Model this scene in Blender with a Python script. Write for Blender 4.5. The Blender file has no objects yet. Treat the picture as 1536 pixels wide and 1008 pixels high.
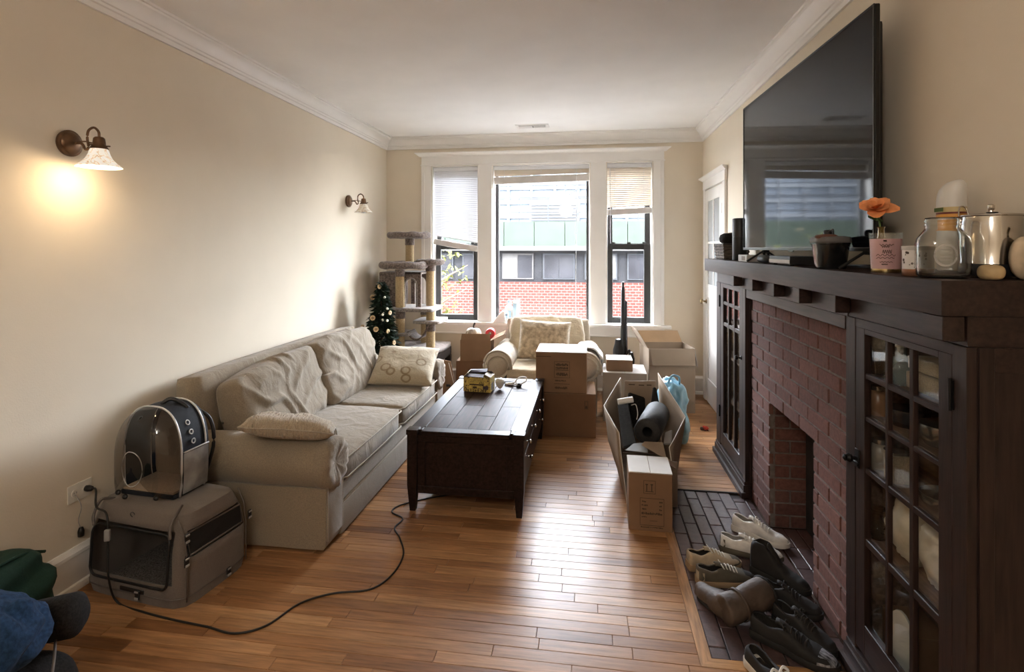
import bpy, bmesh, math, random
from mathutils import Vector, Matrix, noise
R = math.radians
PI = math.pi
rnd = random.Random(7)
scene = bpy.context.scene
C = scene.collection

# ---------------------------------------------------------------- camera
F_PX, CAM_H, YAW = 810.0, 1.5, math.atan(116.5 / 810.0)
cam_d = bpy.data.cameras.new('camera')
cam_d.sensor_width = 36.0
cam_d.lens = 36.0 * F_PX / 1536.0
cam_d.shift_y = -132.0 / 1536.0
cam_d.clip_start = 0.05
cam_d.clip_end = 300
cam = bpy.data.objects.new('camera', cam_d)
cam.location = (0, 0, CAM_H)
cam.rotation_euler = (R(90), 0, YAW)
C.objects.link(cam)
scene.camera = cam

# ---------------------------------------------------------------- world, sun, exposure
world = bpy.data.worlds.new('sky')
scene.world = world
world.use_nodes = True
wn = world.node_tree.nodes
wn.clear()
w_out = wn.new('ShaderNodeOutputWorld')
w_bg = wn.new('ShaderNodeBackground')
w_sky = wn.new('ShaderNodeTexSky')
w_sky.sky_type = 'NISHITA'
w_sky.sun_disc = False
w_sky.sun_elevation = R(48)
w_sky.sun_rotation = R(200)
w_sky.air_density = 1.0
w_sky.dust_density = 3.0
w_mix = wn.new('ShaderNodeMix')           # clear sky thinned by an even layer of high cloud
w_mix.data_type = 'RGBA'
w_mix.inputs[0].default_value = 0.93
w_mix.inputs[7].default_value = (1.0, 1.02, 1.06, 1)
w_bg.inputs[1].default_value = 19.0
world.node_tree.links.new(w_sky.outputs[0], w_mix.inputs[6])
world.node_tree.links.new(w_mix.outputs[2], w_bg.inputs[0])
world.node_tree.links.new(w_bg.outputs[0], w_out.inputs[0])

sun_d = bpy.data.lights.new('sun', 'SUN')
sun_d.energy = 1.0
sun_d.angle = R(2)
sun_d.color = (1.0, 0.95, 0.88)
sun = bpy.data.objects.new('sun', sun_d)
sun.location = (0, -10, 20)
sun.rotation_euler = Vector((-0.35, 0.75, -0.85)).to_track_quat('-Z', 'Y').to_euler()
C.objects.link(sun)

scene.view_settings.view_transform = 'Standard'
scene.view_settings.look = 'None'
scene.view_settings.gamma = 1.0
scene.view_settings.use_curve_mapping = False
scene.view_settings.exposure = 1.42
scene.cycles.use_denoising = True
scene.cycles.max_bounces = 10
scene.cycles.diffuse_bounces = 5
scene.cycles.glossy_bounces = 4
scene.cycles.transmission_bounces = 6
scene.cycles.transparent_max_bounces = 12
scene.cycles.sample_clamp_indirect = 8.0
scene.cycles.caustics_reflective = False
scene.cycles.caustics_refractive = False

# daylight guides in the three window openings (portals give off no light of their own)
for px, pw in ((-1.46, .56), (-.52, 1.08), (.413, .50)):
    pd = bpy.data.lights.new('window_portal', 'AREA')
    pd.shape = 'RECTANGLE'
    pd.size, pd.size_y = pw, 1.76
    pd.cycles.is_portal = True
    po = bpy.data.objects.new('window_portal', pd)
    po.location = (px, 5.97, 1.54)
    po.rotation_euler = (R(-90), 0, 0)
    C.objects.link(po)

# ---------------------------------------------------------------- materials
MATS = {}
def L(nt, a, b): nt.links.new(a, b)
def mat(name, col, rough=.6, metal=0, var=.08, scale=8.0, bump=0, bscale=60, stretch=(1, 1, 1), spec=.5, sheen=0, trans=0, coat=0, emis=None, estr=0, ior=1.45, alpha=1, detail=4, col2=None):
    """procedural principled material: base colour with soft noise variation and noise bump"""
    if name in MATS: return MATS[name]
    m = bpy.data.materials.new(name); m.use_nodes = True
    nt = m.node_tree; b = nt.nodes['Principled BSDF']
    tc = nt.nodes.new('ShaderNodeTexCoord')
    mp = nt.nodes.new('ShaderNodeMapping'); mp.inputs['Scale'].default_value = stretch
    L(nt, tc.outputs['Object'], mp.inputs[0])
    nz = nt.nodes.new('ShaderNodeTexNoise'); nz.inputs['Scale'].default_value = scale; nz.inputs['Detail'].default_value = detail
    L(nt, mp.outputs[0], nz.inputs[0])
    cr = nt.nodes.new('ShaderNodeValToRGB')
    c1 = tuple(max(0, x * (1 - var * 1.6)) for x in col) if col2 is None else col2
    c2 = tuple(min(1, x * (1 + var)) for x in col)
    cr.color_ramp.elements[0].position = .3; cr.color_ramp.elements[1].position = .7
    cr.color_ramp.elements[0].color = (*c1, 1); cr.color_ramp.elements[1].color = (*c2, 1)
    L(nt, nz.outputs[0], cr.inputs[0]); L(nt, cr.outputs[0], b.inputs['Base Color'])
    b.inputs['Roughness'].default_value = rough; b.inputs['Metallic'].default_value = metal
    b.inputs['Specular IOR Level'].default_value = spec; b.inputs['IOR'].default_value = ior
    b.inputs['Sheen Weight'].default_value = sheen; b.inputs['Transmission Weight'].default_value = trans
    b.inputs['Coat Weight'].default_value = coat; b.inputs['Alpha'].default_value = alpha
    if emis:
        b.inputs['Emission Color'].default_value = (*emis, 1); b.inputs['Emission Strength'].default_value = estr
    if bump:
        n2 = nt.nodes.new('ShaderNodeTexNoise'); n2.inputs['Scale'].default_value = bscale; n2.inputs['Detail'].default_value = 3
        L(nt, mp.outputs[0], n2.inputs[0])
        bp = nt.nodes.new('ShaderNodeBump'); bp.inputs['Strength'].default_value = bump; bp.inputs['Distance'].default_value = .004
        L(nt, n2.outputs[0], bp.inputs['Height']); L(nt, bp.outputs[0], b.inputs['Normal'])
    MATS[name] = m
    return m
def schlick(nt, f0):
    """fresnel reflectance that is the same from both sides of a sheet"""
    lw = nt.nodes.new('ShaderNodeLayerWeight'); lw.inputs[0].default_value = .5
    pw = nt.nodes.new('ShaderNodeMath'); pw.operation = 'POWER'; pw.inputs[1].default_value = 5
    ml = nt.nodes.new('ShaderNodeMath'); ml.operation = 'MULTIPLY_ADD'; ml.inputs[1].default_value = 1 - f0; ml.inputs[2].default_value = f0
    L(nt, lw.outputs['Facing'], pw.inputs[0]); L(nt, pw.outputs[0], ml.inputs[0])
    return ml.outputs[0]
def glass(name, col=(1, 1, 1), refl=.1, rough=.02):
    """thin clear pane: see-through with a fresnel reflection"""
    if name in MATS: return MATS[name]
    m = bpy.data.materials.new(name); m.use_nodes = True; nt = m.node_tree; nt.nodes.clear()
    o = nt.nodes.new('ShaderNodeOutputMaterial'); mx = nt.nodes.new('ShaderNodeMixShader')
    t = nt.nodes.new('ShaderNodeBsdfTransparent'); g = nt.nodes.new('ShaderNodeBsdfGlossy')
    t.inputs[0].default_value = (*col, 1); g.inputs['Roughness'].default_value = rough
    L(nt, schlick(nt, refl), mx.inputs[0]); L(nt, t.outputs[0], mx.inputs[1]); L(nt, g.outputs[0], mx.inputs[2])
    L(nt, mx.outputs[0], o.inputs[0]); MATS[name] = m
    return m
def island_mat(name, cols, rough, grain=(1, 1, 1), gscale=20, gamt=.25, bump=.1, spec=.5, coat=0):
    """wood, brick and paver material: each piece draws its own tone (object random + island random), grain on top"""
    m = bpy.data.materials.new(name); m.use_nodes = True; nt = m.node_tree; b = nt.nodes['Principled BSDF']
    oi = nt.nodes.new('ShaderNodeObjectInfo'); ge = nt.nodes.new('ShaderNodeNewGeometry')
    ad = nt.nodes.new('ShaderNodeMath'); ad.operation = 'ADD'; fr = nt.nodes.new('ShaderNodeMath'); fr.operation = 'FRACT'
    L(nt, oi.outputs['Random'], ad.inputs[0]); L(nt, ge.outputs['Random Per Island'], ad.inputs[1]); L(nt, ad.outputs[0], fr.inputs[0])
    cr = nt.nodes.new('ShaderNodeValToRGB'); els = cr.color_ramp.elements
    while len(els) < len(cols): els.new(.5)
    for i, c in enumerate(cols): els[i].position = i / (len(cols) - 1); els[i].color = (*c, 1)
    L(nt, fr.outputs[0], cr.inputs[0])
    of = nt.nodes.new('ShaderNodeVectorMath'); of.operation = 'MULTIPLY_ADD'
    of.inputs[1].default_value = grain
    L(nt, ge.outputs['Position'], of.inputs[0])
    cb = nt.nodes.new('ShaderNodeCombineXYZ'); ml = nt.nodes.new('ShaderNodeMath'); ml.operation = 'MULTIPLY'; ml.inputs[1].default_value = 37
    L(nt, fr.outputs[0], ml.inputs[0]); L(nt, ml.outputs[0], cb.inputs[0]); L(nt, ml.outputs[0], cb.inputs[2]); L(nt, cb.outputs[0], of.inputs[2])
    nz = nt.nodes.new('ShaderNodeTexNoise'); nz.inputs['Scale'].default_value = gscale; nz.inputs['Detail'].default_value = 6; nz.inputs['Roughness'].default_value = .65
    L(nt, of.outputs[0], nz.inputs[0])
    mr = nt.nodes.new('ShaderNodeMapRange'); mr.inputs[1].default_value = .3; mr.inputs[2].default_value = .7
    mr.inputs[3].default_value = 1 - gamt; mr.inputs[4].default_value = 1 + gamt * .6
    L(nt, nz.outputs[0], mr.inputs[0])
    mx = nt.nodes.new('ShaderNodeMix'); mx.data_type = 'RGBA'; mx.blend_type = 'MULTIPLY'; mx.inputs[0].default_value = 1
    L(nt, cr.outputs[0], mx.inputs[6]); L(nt, mr.outputs[0], mx.inputs[7]); L(nt, mx.outputs[2], b.inputs['Base Color'])
    bp = nt.nodes.new('ShaderNodeBump'); bp.inputs['Strength'].default_value = bump; bp.inputs['Distance'].default_value = .003
    L(nt, nz.outputs[0], bp.inputs['Height']); L(nt, bp.outputs[0], b.inputs['Normal'])
    b.inputs['Roughness'].default_value = rough; b.inputs['Specular IOR Level'].default_value = spec; b.inputs['Coat Weight'].default_value = coat
    b.inputs['Coat Roughness'].default_value = .25
    MATS[name] = m
    return m

# ---------------------------------------------------------------- mesh helpers
def nb(): return bmesh.new()
def obj(name, bm, m=None, parent=None, smooth=False, auto=None, loc=None, rot=None):
    """link a bmesh as ONE mesh object"""
    bmesh.ops.recalc_face_normals(bm, faces=bm.faces[:])
    me = bpy.data.meshes.new(name); bm.to_mesh(me); bm.free()
    if smooth:
        me.polygons.foreach_set('use_smooth', [True] * len(me.polygons))
        if auto: me.set_sharp_from_angle(angle=R(auto))
    o = bpy.data.objects.new(name, me); C.objects.link(o)
    if m is not None:
        for k in (m if isinstance(m, (list, tuple)) else [m]): me.materials.append(k)
    if parent is not None: o.parent = parent
    if loc is not None: o.location = loc
    if rot is not None: o.rotation_euler = rot
    return o
def inst(o, loc=None, rot=None, parent=None, scale=None):
    c = o.copy(); C.objects.link(c); c.parent = parent if parent is not None else o.parent
    if loc is not None: c.location = loc
    if rot is not None: c.rotation_euler = rot
    if scale is not None: c.scale = scale
    return c
def tag(o, label, cat, group=None):
    o['label'] = label; o['category'] = cat
    if group: o['group'] = group
    return o
def struct(o, label=None):
    o['kind'] = 'structure'
    if label: o['label'] = label
    return o
def thing(name, label, cat, loc=(0, 0, 0), rz=0, group=None, rot=None):
    o = bpy.data.objects.new(name, None); o.empty_display_size = .05; C.objects.link(o)
    o.location = loc; o.rotation_euler = rot if rot else (0, 0, rz)
    return tag(o, label, cat, group)
def dup(root, loc, rz, label, group=None):
    r = root.copy(); C.objects.link(r); r.location = loc; r.rotation_euler = (0, 0, rz); r['label'] = label
    if group: r['group'] = group
    for ch in list(root.children):
        c = ch.copy(); C.objects.link(c); c.parent = r
        for g in ch.children:
            d = g.copy(); C.objects.link(d); d.parent = c
    return r
def bx(bm, x0, x1, y0, y1, z0, z1, bev=0, seg=1):
    r = bmesh.ops.create_cube(bm, size=1)
    vs = r['verts']
    for v in vs:
        v.co = Vector((x0 + (v.co.x + .5) * (x1 - x0), y0 + (v.co.y + .5) * (y1 - y0), z0 + (v.co.z + .5) * (z1 - z0)))
    if bev:
        es = list({e for v in vs for e in v.link_edges})
        bmesh.ops.bevel(bm, geom=es, offset=bev, segments=seg, profile=.7, affect='EDGES', clamp_overlap=True)
    return bm
def box(name, b, m, parent=None, bev=0, seg=1, smooth=False):
    return obj(name, bx(nb(), *b, bev=bev, seg=seg), m, parent, smooth=smooth or seg > 1, auto=40)
def ring(bm, pts): return [bm.verts.new(p) for p in pts]
def skin_rings(bm, rings, close_u=True, cap0=False, cap1=False):
    """rings: lists of points; bridged one to the next"""
    rv = [ring(bm, r) for r in rings]
    n = len(rv[0])
    for a, b in zip(rv, rv[1:]):
        for i in range(n if close_u else n - 1):
            j = (i + 1) % n
            try: bm.faces.new((a[i], a[j], b[j], b[i]))
            except ValueError: pass
    if cap0: bm.faces.new(rv[0][::-1])
    if cap1: bm.faces.new(rv[-1])
    return rv
def lathe(bm, prof, seg=24, cap0=False, cap1=False, M=None, sq=None):
    """profile of (radius, z); sq = superellipse exponent for a squarer plan"""
    rings = []
    for r, z in prof:
        pts = []
        for i in range(seg):
            a = 2 * PI * i / seg
            x, y = math.cos(a), math.sin(a)
            if sq:
                k = (abs(x) ** sq + abs(y) ** sq) ** (-1 / sq); x *= k; y *= k
            p = Vector((r * x, r * y, z)); pts.append(M @ p if M else p)
        rings.append(pts)
    skin_rings(bm, rings, cap0=cap0, cap1=cap1)
    return bm
def cyl(bm, p0, p1, r0, r1=None, seg=16):
    p0, p1 = Vector(p0), Vector(p1); r1 = r0 if r1 is None else r1
    q = (p1 - p0).to_track_quat('Z', 'Y').to_matrix()
    rg = []
    for p, r in ((p0, r0), (p1, r1)):
        rg.append([p + q @ Vector((r * math.cos(2 * PI * i / seg), r * math.sin(2 * PI * i / seg), 0)) for i in range(seg)])
    skin_rings(bm, rg, cap0=True, cap1=True)
    return bm
def spline(pts, n=8):
    """Catmull-Rom through points"""
    P = [Vector(p) for p in pts]; P = [P[0] * 2 - P[1]] + P + [P[-1] * 2 - P[-2]]
    out = []
    for i in range(1, len(P) - 2):
        for k in range(n):
            t = k / n; a, b, c, d = P[i - 1:i + 3]
            out.append(.5 * ((2 * b) + (c - a) * t + (2 * a - 5 * b + 4 * c - d) * t * t + (-a + 3 * b - 3 * c + d) * t ** 3))
    out.append(P[-2]); return out
def tube(bm, pts, r, seg=8, closed=False):
    P = [Vector(p) for p in pts]; n = len(P); rings = []; up = Vector((0, 0, 1))
    for i, p in enumerate(P):
        t = (P[(i + 1) % n] - P[i - 1]) if closed else (P[min(i + 1, n - 1)] - P[max(i - 1, 0)])
        t = t.normalized() if t.length > 1e-9 else Vector((1, 0, 0))
        a = t.cross(up)
        if a.length < .05: a = t.cross(Vector((1, 0, 0)))
        a.normalize(); b = a.cross(t).normalized()
        rr = r(i / max(1, n - 1)) if callable(r) else r
        rings.append([p + (a * math.cos(2 * PI * k / seg) + b * math.sin(2 * PI * k / seg)) * rr for k in range(seg)])
    if closed: rings.append(rings[0])
    skin_rings(bm, rings, cap0=not closed, cap1=not closed)
    if closed: bmesh.ops.remove_doubles(bm, verts=bm.verts[:], dist=1e-6)
    return bm
def prism(bm, poly, h0, h1, axis='z', bev=0):
    """extrude a 2D outline along an axis: z: (x,y) ; y: (x,z) ; x: (y,z)"""
    def pt(p, h): return (p[0], p[1], h) if axis == 'z' else (p[0], h, p[1]) if axis == 'y' else (h, p[0], p[1])
    a = ring(bm, [pt(p, h0) for p in poly]); b = ring(bm, [pt(p, h1) for p in poly]); n = len(poly)
    fs = [bm.faces.new(a[::-1]), bm.faces.new(b)]
    for i in range(n): fs.append(bm.faces.new((a[i], a[(i + 1) % n], b[(i + 1) % n], b[i])))
    if bev:
        es = list({e for f in fs for e in f.edges})
        bmesh.ops.bevel(bm, geom=es, offset=bev, segments=2, profile=.7, affect='EDGES', clamp_overlap=True)
    return bm
def fbm(p, s=1.0, o=3):
    v, a = 0, 1
    for i in range(o):
        v += a * noise.noise(Vector(p) * s); s *= 2.1; a *= .5
    return v
def displace(bm, fn):
    bm.normal_update()
    d = [(v, fn(v.co, v.normal)) for v in bm.verts]
    for v, k in d: v.co += k
def cushion(bm, w, d, h, nx=20, ny=16, puff=1.0, corner=.35, edge=.35, wr=0, ws=6, seed=0, stretch=(1, 1)):
    """stuffed pad centred at the origin, z from -h/2 to h/2: two puffed sheets that meet in a side band"""
    def prof(s, t):
        e = (1 - abs(s) ** 4) * (1 - abs(t) ** 4)
        return edge + (1 - edge) * max(0, e) ** .5
    def outline(s, t):
        k = 1 - corner * .12 * (abs(s * t)) ** 3
        return s * w / 2 * k, t * d / 2 * k
    top, bot = {}, {}
    for i in range(nx + 1):
        for j in range(ny + 1):
            s, t = -1 + 2 * i / nx, -1 + 2 * j / ny
            x, y = outline(s, t); z = h / 2 * prof(s, t) * puff
            n1 = wr * fbm((x * ws * stretch[0] + seed, y * ws * stretch[1], seed), 1, 3)
            top[i, j] = bm.verts.new((x, y, z + n1)); bot[i, j] = bm.verts.new((x, y, -z + n1 * .3))
    for i in range(nx):
        for j in range(ny):
            bm.faces.new((top[i, j], top[i + 1, j], top[i + 1, j + 1], top[i, j + 1]))
            bm.faces.new((bot[i, j], bot[i, j + 1], bot[i + 1, j + 1], bot[i + 1, j]))
    loop = [(i, 0) for i in range(nx)] + [(nx, j) for j in range(ny)] + [(i, ny) for i in range(nx, 0, -1)] + [(0, j) for j in range(ny, 0, -1)]
    for a, b in zip(loop, loop[1:] + loop[:1]):
        bm.faces.new((bot[a], bot[b], top[b], top[a]))
    return bm
def xform(bm, M):
    bmesh.ops.transform(bm, matrix=M, verts=bm.verts[:]); return bm
def TR(loc, rx=0, ry=0, rz=0):
    return Matrix.Translation(loc) @ Matrix.Rotation(rz, 4, 'Z') @ Matrix.Rotation(ry, 4, 'Y') @ Matrix.Rotation(rx, 4, 'X')
def curve_text(name, body, size, m, parent, loc, rot, align='CENTER'):
    """flat printed lettering turned to a mesh"""
    cu = bpy.data.curves.new(name, 'FONT'); cu.body = body; cu.size = size; cu.align_x = align; cu.align_y = 'CENTER'; cu.extrude = .0002
    cu.resolution_u = 2
    t = bpy.data.objects.new(name, cu); C.objects.link(t)
    dg = bpy.context.evaluated_depsgraph_get(); me = bpy.data.meshes.new_from_object(t.evaluated_get(dg))
    bpy.data.objects.remove(t)
    o = bpy.data.objects.new(name, me); C.objects.link(o); me.materials.clear(); me.materials.append(m)
    o.parent = parent; o.location = loc; o.rotation_euler = rot
    return o
# ================================================================ room shell
XL, XR, YB, YF, ZC = -2.247, 1.152, 5.77, -2.2, 2.72
def wall_mat(name, col, rough=.75):
    return mat(name, col, rough=rough, var=.02, scale=3, bump=.12, bscale=160, spec=.3)
m_wall = wall_mat('beige_wall_paint', (.725, .645, .525))
m_ceil = wall_mat('ceiling_paint', (.90, .89, .87), .9)
m_trim = mat('white_trim_paint', (.83, .81, .78), rough=.35, var=.02, scale=5)
m_black = mat('black_plastic', (.012, .012, .013), rough=.35, var=.1)
m_dsash = mat('dark_sash_paint', (.022, .021, .02), rough=.4, var=.1)
m_glass = glass('window_glass', (.985, .99, .99), .02)
m_oak = island_mat('oak_boards', [(.175, .076, .030), (.315, .152, .064), (.39, .200, .088), (.44, .240, .112), (.285, .132, .053), (.37, .188, .082), (.23, .104, .042), (.41, .220, .100)], .33, grain=(1, 14, 6), gscale=5, gamt=.42, bump=.05, spec=.3)
m_gap = mat('floor_gap', (.05, .022, .01), rough=.8)

fl = struct(box('floor', (XL - .1, XR + .1, YF, YB + .1, -.05, -.0125), m_gap))
HX0, HY0, HY1 = .396, 2.012, 3.47          # hearth cut-out in the boards
SW = (HY1 - HY0) / 25
boards = []
i0 = int(math.floor((YF - HY0) / SW)) + 1; i1 = int(math.ceil((YB - HY0) / SW))
for i in range(i0, i1):
    y0 = HY0 + i * SW; y1 = min(y0 + SW, YB)
    xe = HX0 if 0 <= i < 25 else XR
    x = XL - rnd.uniform(0, .8)
    while x < xe:
        ln = rnd.uniform(.28, 1.15); x2 = min(x + ln, xe)
        if xe - x2 < .12: x2 = xe
        if x2 > XL: boards.append((max(x, XL), x2, y0, y1))
        x = x2
def add_board(bm, b, g=.0007, dz=0):
    x0, x1, y0, y1 = b
    def rc(e, z): return [(x0 + e, y0 + e, z), (x1 - e, y0 + e, z), (x1 - e, y1 - e, z), (x0 + e, y1 - e, z)]
    skin_rings(bm, [rc(g, -.0122), rc(g, -.0012 + dz), rc(g + .0012, dz)], cap1=True)
vis = sorted([b for b in boards if b[3] > 1.66], key=lambda b: b[2])
near, rest = vis[:290], vis[290:] + [b for b in boards if b[3] <= 1.66]
for b in near:
    bm = nb(); add_board(bm, b, dz=rnd.uniform(-.0004, 0)); obj('floor_plank', bm, m_oak, fl)
bm = nb()
for b in rest: add_board(bm, b, dz=rnd.uniform(-.0004, 0))
fr = obj('floor_planks', bm, m_oak, fl); fr['kind'] = 'stuff'

struct(box('wall_left', (XL - .1, XL, YF, YB + .3, -.05, ZC + .05), m_wall))
struct(box('wall_right', (XR, XR + .1, YF, YB + .3, -.05, ZC + .05), m_wall))
struct(box('wall_front', (XL - .1, XR + .1, YF - .1, YF, -.05, ZC + .05), m_wall))
struct(box('ceiling', (XL - .1, XR + .1, YF - .1, YB + .3, ZC, ZC + .08), m_ceil))
WZ0, WZ1 = .68, 2.40
OPEN = [(-1.72, -1.204), (-1.042, .003), (.177, .649)]
bm = nb()
WY1 = YB + .24
bx(bm, XL, XR, YB, WY1, -.05, WZ0); bx(bm, XL, XR, YB, WY1, WZ1, ZC)
for a, b in ((XL, OPEN[0][0]), (OPEN[0][1], OPEN[1][0]), (OPEN[1][1], OPEN[2][0]), (OPEN[2][1], XR)):
    bx(bm, a, b, YB, WY1, WZ0, WZ1)
struct(obj('wall_back', bm, m_wall))

# ---- crown moulding
CP = [(0, .128), (.014, .128), (.017, .105), (.026, .100), (.028, .088), (.036, .084), (.046, .060), (.066, .036), (.082, .026), (.084, .016), (.094, .013), (.094, 0)]
def crown(name, a, b, na, ia, ib):
    """sweep from corner a to b; na inward normal, ia/ib inward along-run offsets for the mitre"""
    bm = nb(); rings = []
    for p, i in ((a, ia), (b, ib)):
        rings.append([(p[0] + na[0] * d + i[0] * d, p[1] + na[1] * d + i[1] * d, ZC - z) for d, z in CP])
    skin_rings(bm, rings, close_u=False)
    return struct(obj(name, bm, m_trim, smooth=True, auto=25))
crown('trim_1', (XL, YF), (XL, YB), (1, 0), (0, 0), (0, -1))
crown('trim_2', (XL, YB), (XR, YB), (0, -1), (1, 0), (-1, 0))
crown('trim_3', (XR, YB), (XR, YF), (-1, 0), (0, -1), (0, 0))

# ---- baseboards with shoe moulding
BP = [(0, .185), (.008, .185), (.012, .172), (.018, .165), (.018, .150), (.013, .145), (.013, .03), (.022, .026), (.027, .016), (.028, 0)]
def baseboard(name, a, b, n):
    bm = nb()
    skin_rings(bm, [[(p[0] + n[0] * d, p[1] + n[1] * d, z) for d, z in BP] for p in (a, b)], close_u=False)
    return struct(obj(name, bm, m_trim, smooth=True, auto=25))
baseboard('baseboard_left', (XL, YF), (XL, YB), (1, 0))
baseboard('baseboard_back', (XL, YB), (XR, YB), (0, -1))
baseboard('baseboard_right', (XR, YF), (XR, 1.46), (-1, 0))

# ---- window casing: pilasters, head, cap, stool, apron
tr = struct(box('trim_4', (-1.836, .763, YB - .022, YB, WZ1 + .005, 2.505), m_trim, bev=.002))
box('casing', (-1.836, -1.726, YB - .020, YB, .70, WZ1 + .005), m_trim, tr, bev=.002)
box('casing', (-1.199, -1.047, YB - .020, YB, .70, WZ1 + .005), m_trim, tr, bev=.002)
box('casing', (.008, .172, YB - .020, YB, .70, WZ1 + .005), m_trim, tr, bev=.002)
box('casing', (.654, .763, YB - .020, YB, .70, WZ1 + .005), m_trim, tr, bev=.002)
for x0, x1 in ((-1.836, -1.80), (.727, .763)):
    box('casing_bead', (x0, x1, YB - .028, YB - .019, .70, WZ1 + .005), m_trim, tr, bev=.003)
box('fillet', (-1.845, .772, YB - .030, YB - .001, WZ1 + .002, WZ1 + .016), m_trim, tr, bev=.003)
bm = nb()
capP = [(0, 2.502), (.026, 2.502), (.030, 2.510), (.048, 2.524), (.062, 2.530), (.066, 2.536), (.066, 2.544), (0, 2.544)]
skin_rings(bm, [[(x + sx * d, YB - d, z) for d, z in capP] for x, sx in ((-1.836, -1), (.763, 1))], cap0=True, cap1=True)
obj('cap', bm, m_trim, tr, smooth=True, auto=25)
box('stool', (-1.90, .83, YB - .075, YB + .10, .668, .700), m_trim, tr, bev=.006, seg=2)
box('apron', (-1.836, .763, YB - .020, YB, .575, .668), m_trim, tr, bev=.002)
box('apron_bead', (-1.845, .772, YB - .028, YB, .567, .585), m_trim, tr, bev=.004)

# ---- windows
def pane(name, x0, x1, y, z0, z1, parent):
    return box(name, (x0, x1, y - .002, y + .002, z0, z1), m_glass, parent)
def rails(x0, x1, z0, z1, y0, y1, wl, wr, wb, wt):
    bm = nb()
    bx(bm, x0, x0 + wl, y0, y1, z0, z1, bev=.003); bx(bm, x1 - wr, x1, y0, y1, z0, z1, bev=.003)
    bx(bm, x0 + wl, x1 - wr, y0, y1, z0, z0 + wb, bev=.003); bx(bm, x0 + wl, x1 - wr, y0, y1, z1 - wt, z1, bev=.003)
    return bm
for n, (a, b) in enumerate(OPEN):
    w = struct(obj('window_%d' % (n + 1), rails(a, b, WZ0, WZ1, YB + .10, YB + .20, .012, .012, .02, .012), m_trim))
    # painted reveal strip in front of the frame
    bm = nb()
    bx(bm, a, a + .006, YB, YB + .10, .70, WZ1); bx(bm, b - .006, b, YB, YB + .10, .70, WZ1); bx(bm, a, b, YB, YB + .10, WZ1 - .006, WZ1)
    obj('reveal', bm, m_trim, w)
    if n == 1:
        obj('sash', rails(a + .012, b - .012, .70, WZ1 - .012, YB + .125, YB + .165, .034, .028, .02, .03), m_dsash, w)
        pane('pane', a + .046, b - .04, YB + .145, .72, WZ1 - .042, w)
    else:
        lo = obj('sash', rails(a + .012, b - .012, .70, 1.545, YB + .112, YB + .148, .055, .065, .06, .062), m_dsash, w)
        pane('pane', a + .067, b - .077, YB + .13, .76, 1.483, w)
        obj('sash', rails(a + .012, b - .012, 1.49, WZ1 - .012, YB + .152, YB + .186, .055, .055, .06, .05), m_dsash, w)
        pane('pane', a + .067, b - .067, YB + .169, 1.55, WZ1 - .062, w)
        for dx in (.16, .5, .84):
            lk = box('sash_lock', (a + (b - a) * dx - .02, a + (b - a) * dx + .02, YB + .10, YB + .125, 1.545, 1.565), m_dsash, w, bev=.004)

# ---- venetian blinds: every slat its own piece
def slat_mat(name, col):
    m = bpy.data.materials.new(name); m.use_nodes = True; nt = m.node_tree; nt.nodes.clear()
    o = nt.nodes.new('ShaderNodeOutputMaterial'); mx = nt.nodes.new('ShaderNodeMixShader'); mx.inputs[0].default_value = .035
    d = nt.nodes.new('ShaderNodeBsdfDiffuse'); t = nt.nodes.new('ShaderNodeBsdfTranslucent')
    nz = nt.nodes.new('ShaderNodeTexNoise'); nz.inputs[2].default_value = 9
    cr = nt.nodes.new('ShaderNodeValToRGB'); cr.color_ramp.elements[0].color = (*[c * .92 for c in col], 1); cr.color_ramp.elements[1].color = (*col, 1)
    L(nt, nz.outputs[0], cr.inputs[0]); L(nt, cr.outputs[0], d.inputs[0]); L(nt, cr.outputs[0], t.inputs[0])
    L(nt, d.outputs[0], mx.inputs[1]); L(nt, t.outputs[0], mx.inputs[2]); L(nt, mx.outputs[0], o.inputs[0])
    return m
m_slatw = slat_mat('white_slat', (.82, .83, .85)); m_slatc = slat_mat('cream_slat', (.84, .76, .66))
m_rail = mat('grey_blind_rail', (.60, .56, .52), rough=.5)
def blind(label, a, b, ztop, zl, zr, pitch, m, ang, cords, rail_h=.058):
    """slats between head rail and a bottom rail that hangs at zl on the left and zr on the right"""
    cx, w, y = (a + b) / 2, b - a - .016, YB + .055
    t = thing('window_blind', label, 'blind', (cx, y, ztop))
    box('head_rail', (-w / 2, w / 2, -.022, .022, -.038, -.001), m_slatw, t, bev=.003)
    bm = nb(); prof = [(-.0125, 0), (-.006, .0018), (0, .0024), (.006, .0018), (.0125, 0)]
    rg = []
    for sx in (-w / 2, w / 2): rg.append([(sx, p[0], p[1]) for p in prof] + [(sx, p[0], p[1] - .0008) for p in prof[::-1]])
    skin_rings(bm, rg, cap0=True, cap1=True)
    first = None
    zm = (zl + zr) / 2 - ztop; tilt = -math.atan2(zl - zr, w)
    span = -.044 - zm - .010 - abs(tilt) * w / 2 * .5
    n = max(4, int(round(span / pitch))); pitch = span / n
    for k in range(n):
        f = (k + 1) / n
        z = -.045 - k * pitch; rot = (R(ang), -tilt * max(0, (f - .45) / .55) ** 1.5, 0)
        if first is None: first = obj('slat', bm, m, t, loc=(0, 0, z), rot=rot)
        else: inst(first, (0, 0, z), rot)
    br = bx(nb(), -w / 2, w / 2, -.014, .014, -rail_h, .004, bev=.004)
    obj('bottom_rail', br, m_rail, t, loc=(0, 0, zm), rot=(0, -tilt, 0))
    for c in cords:
        cb = nb(); cyl(cb, (c, -.016, -.03), (c, -.018, zm + tilt * c - .02), .0011, seg=6); cyl(cb, (c, .016, -.03), (c, .018, zm), .0011, seg=6)
        obj('ladder_cord', cb, m_slatw, t)
    return t
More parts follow.
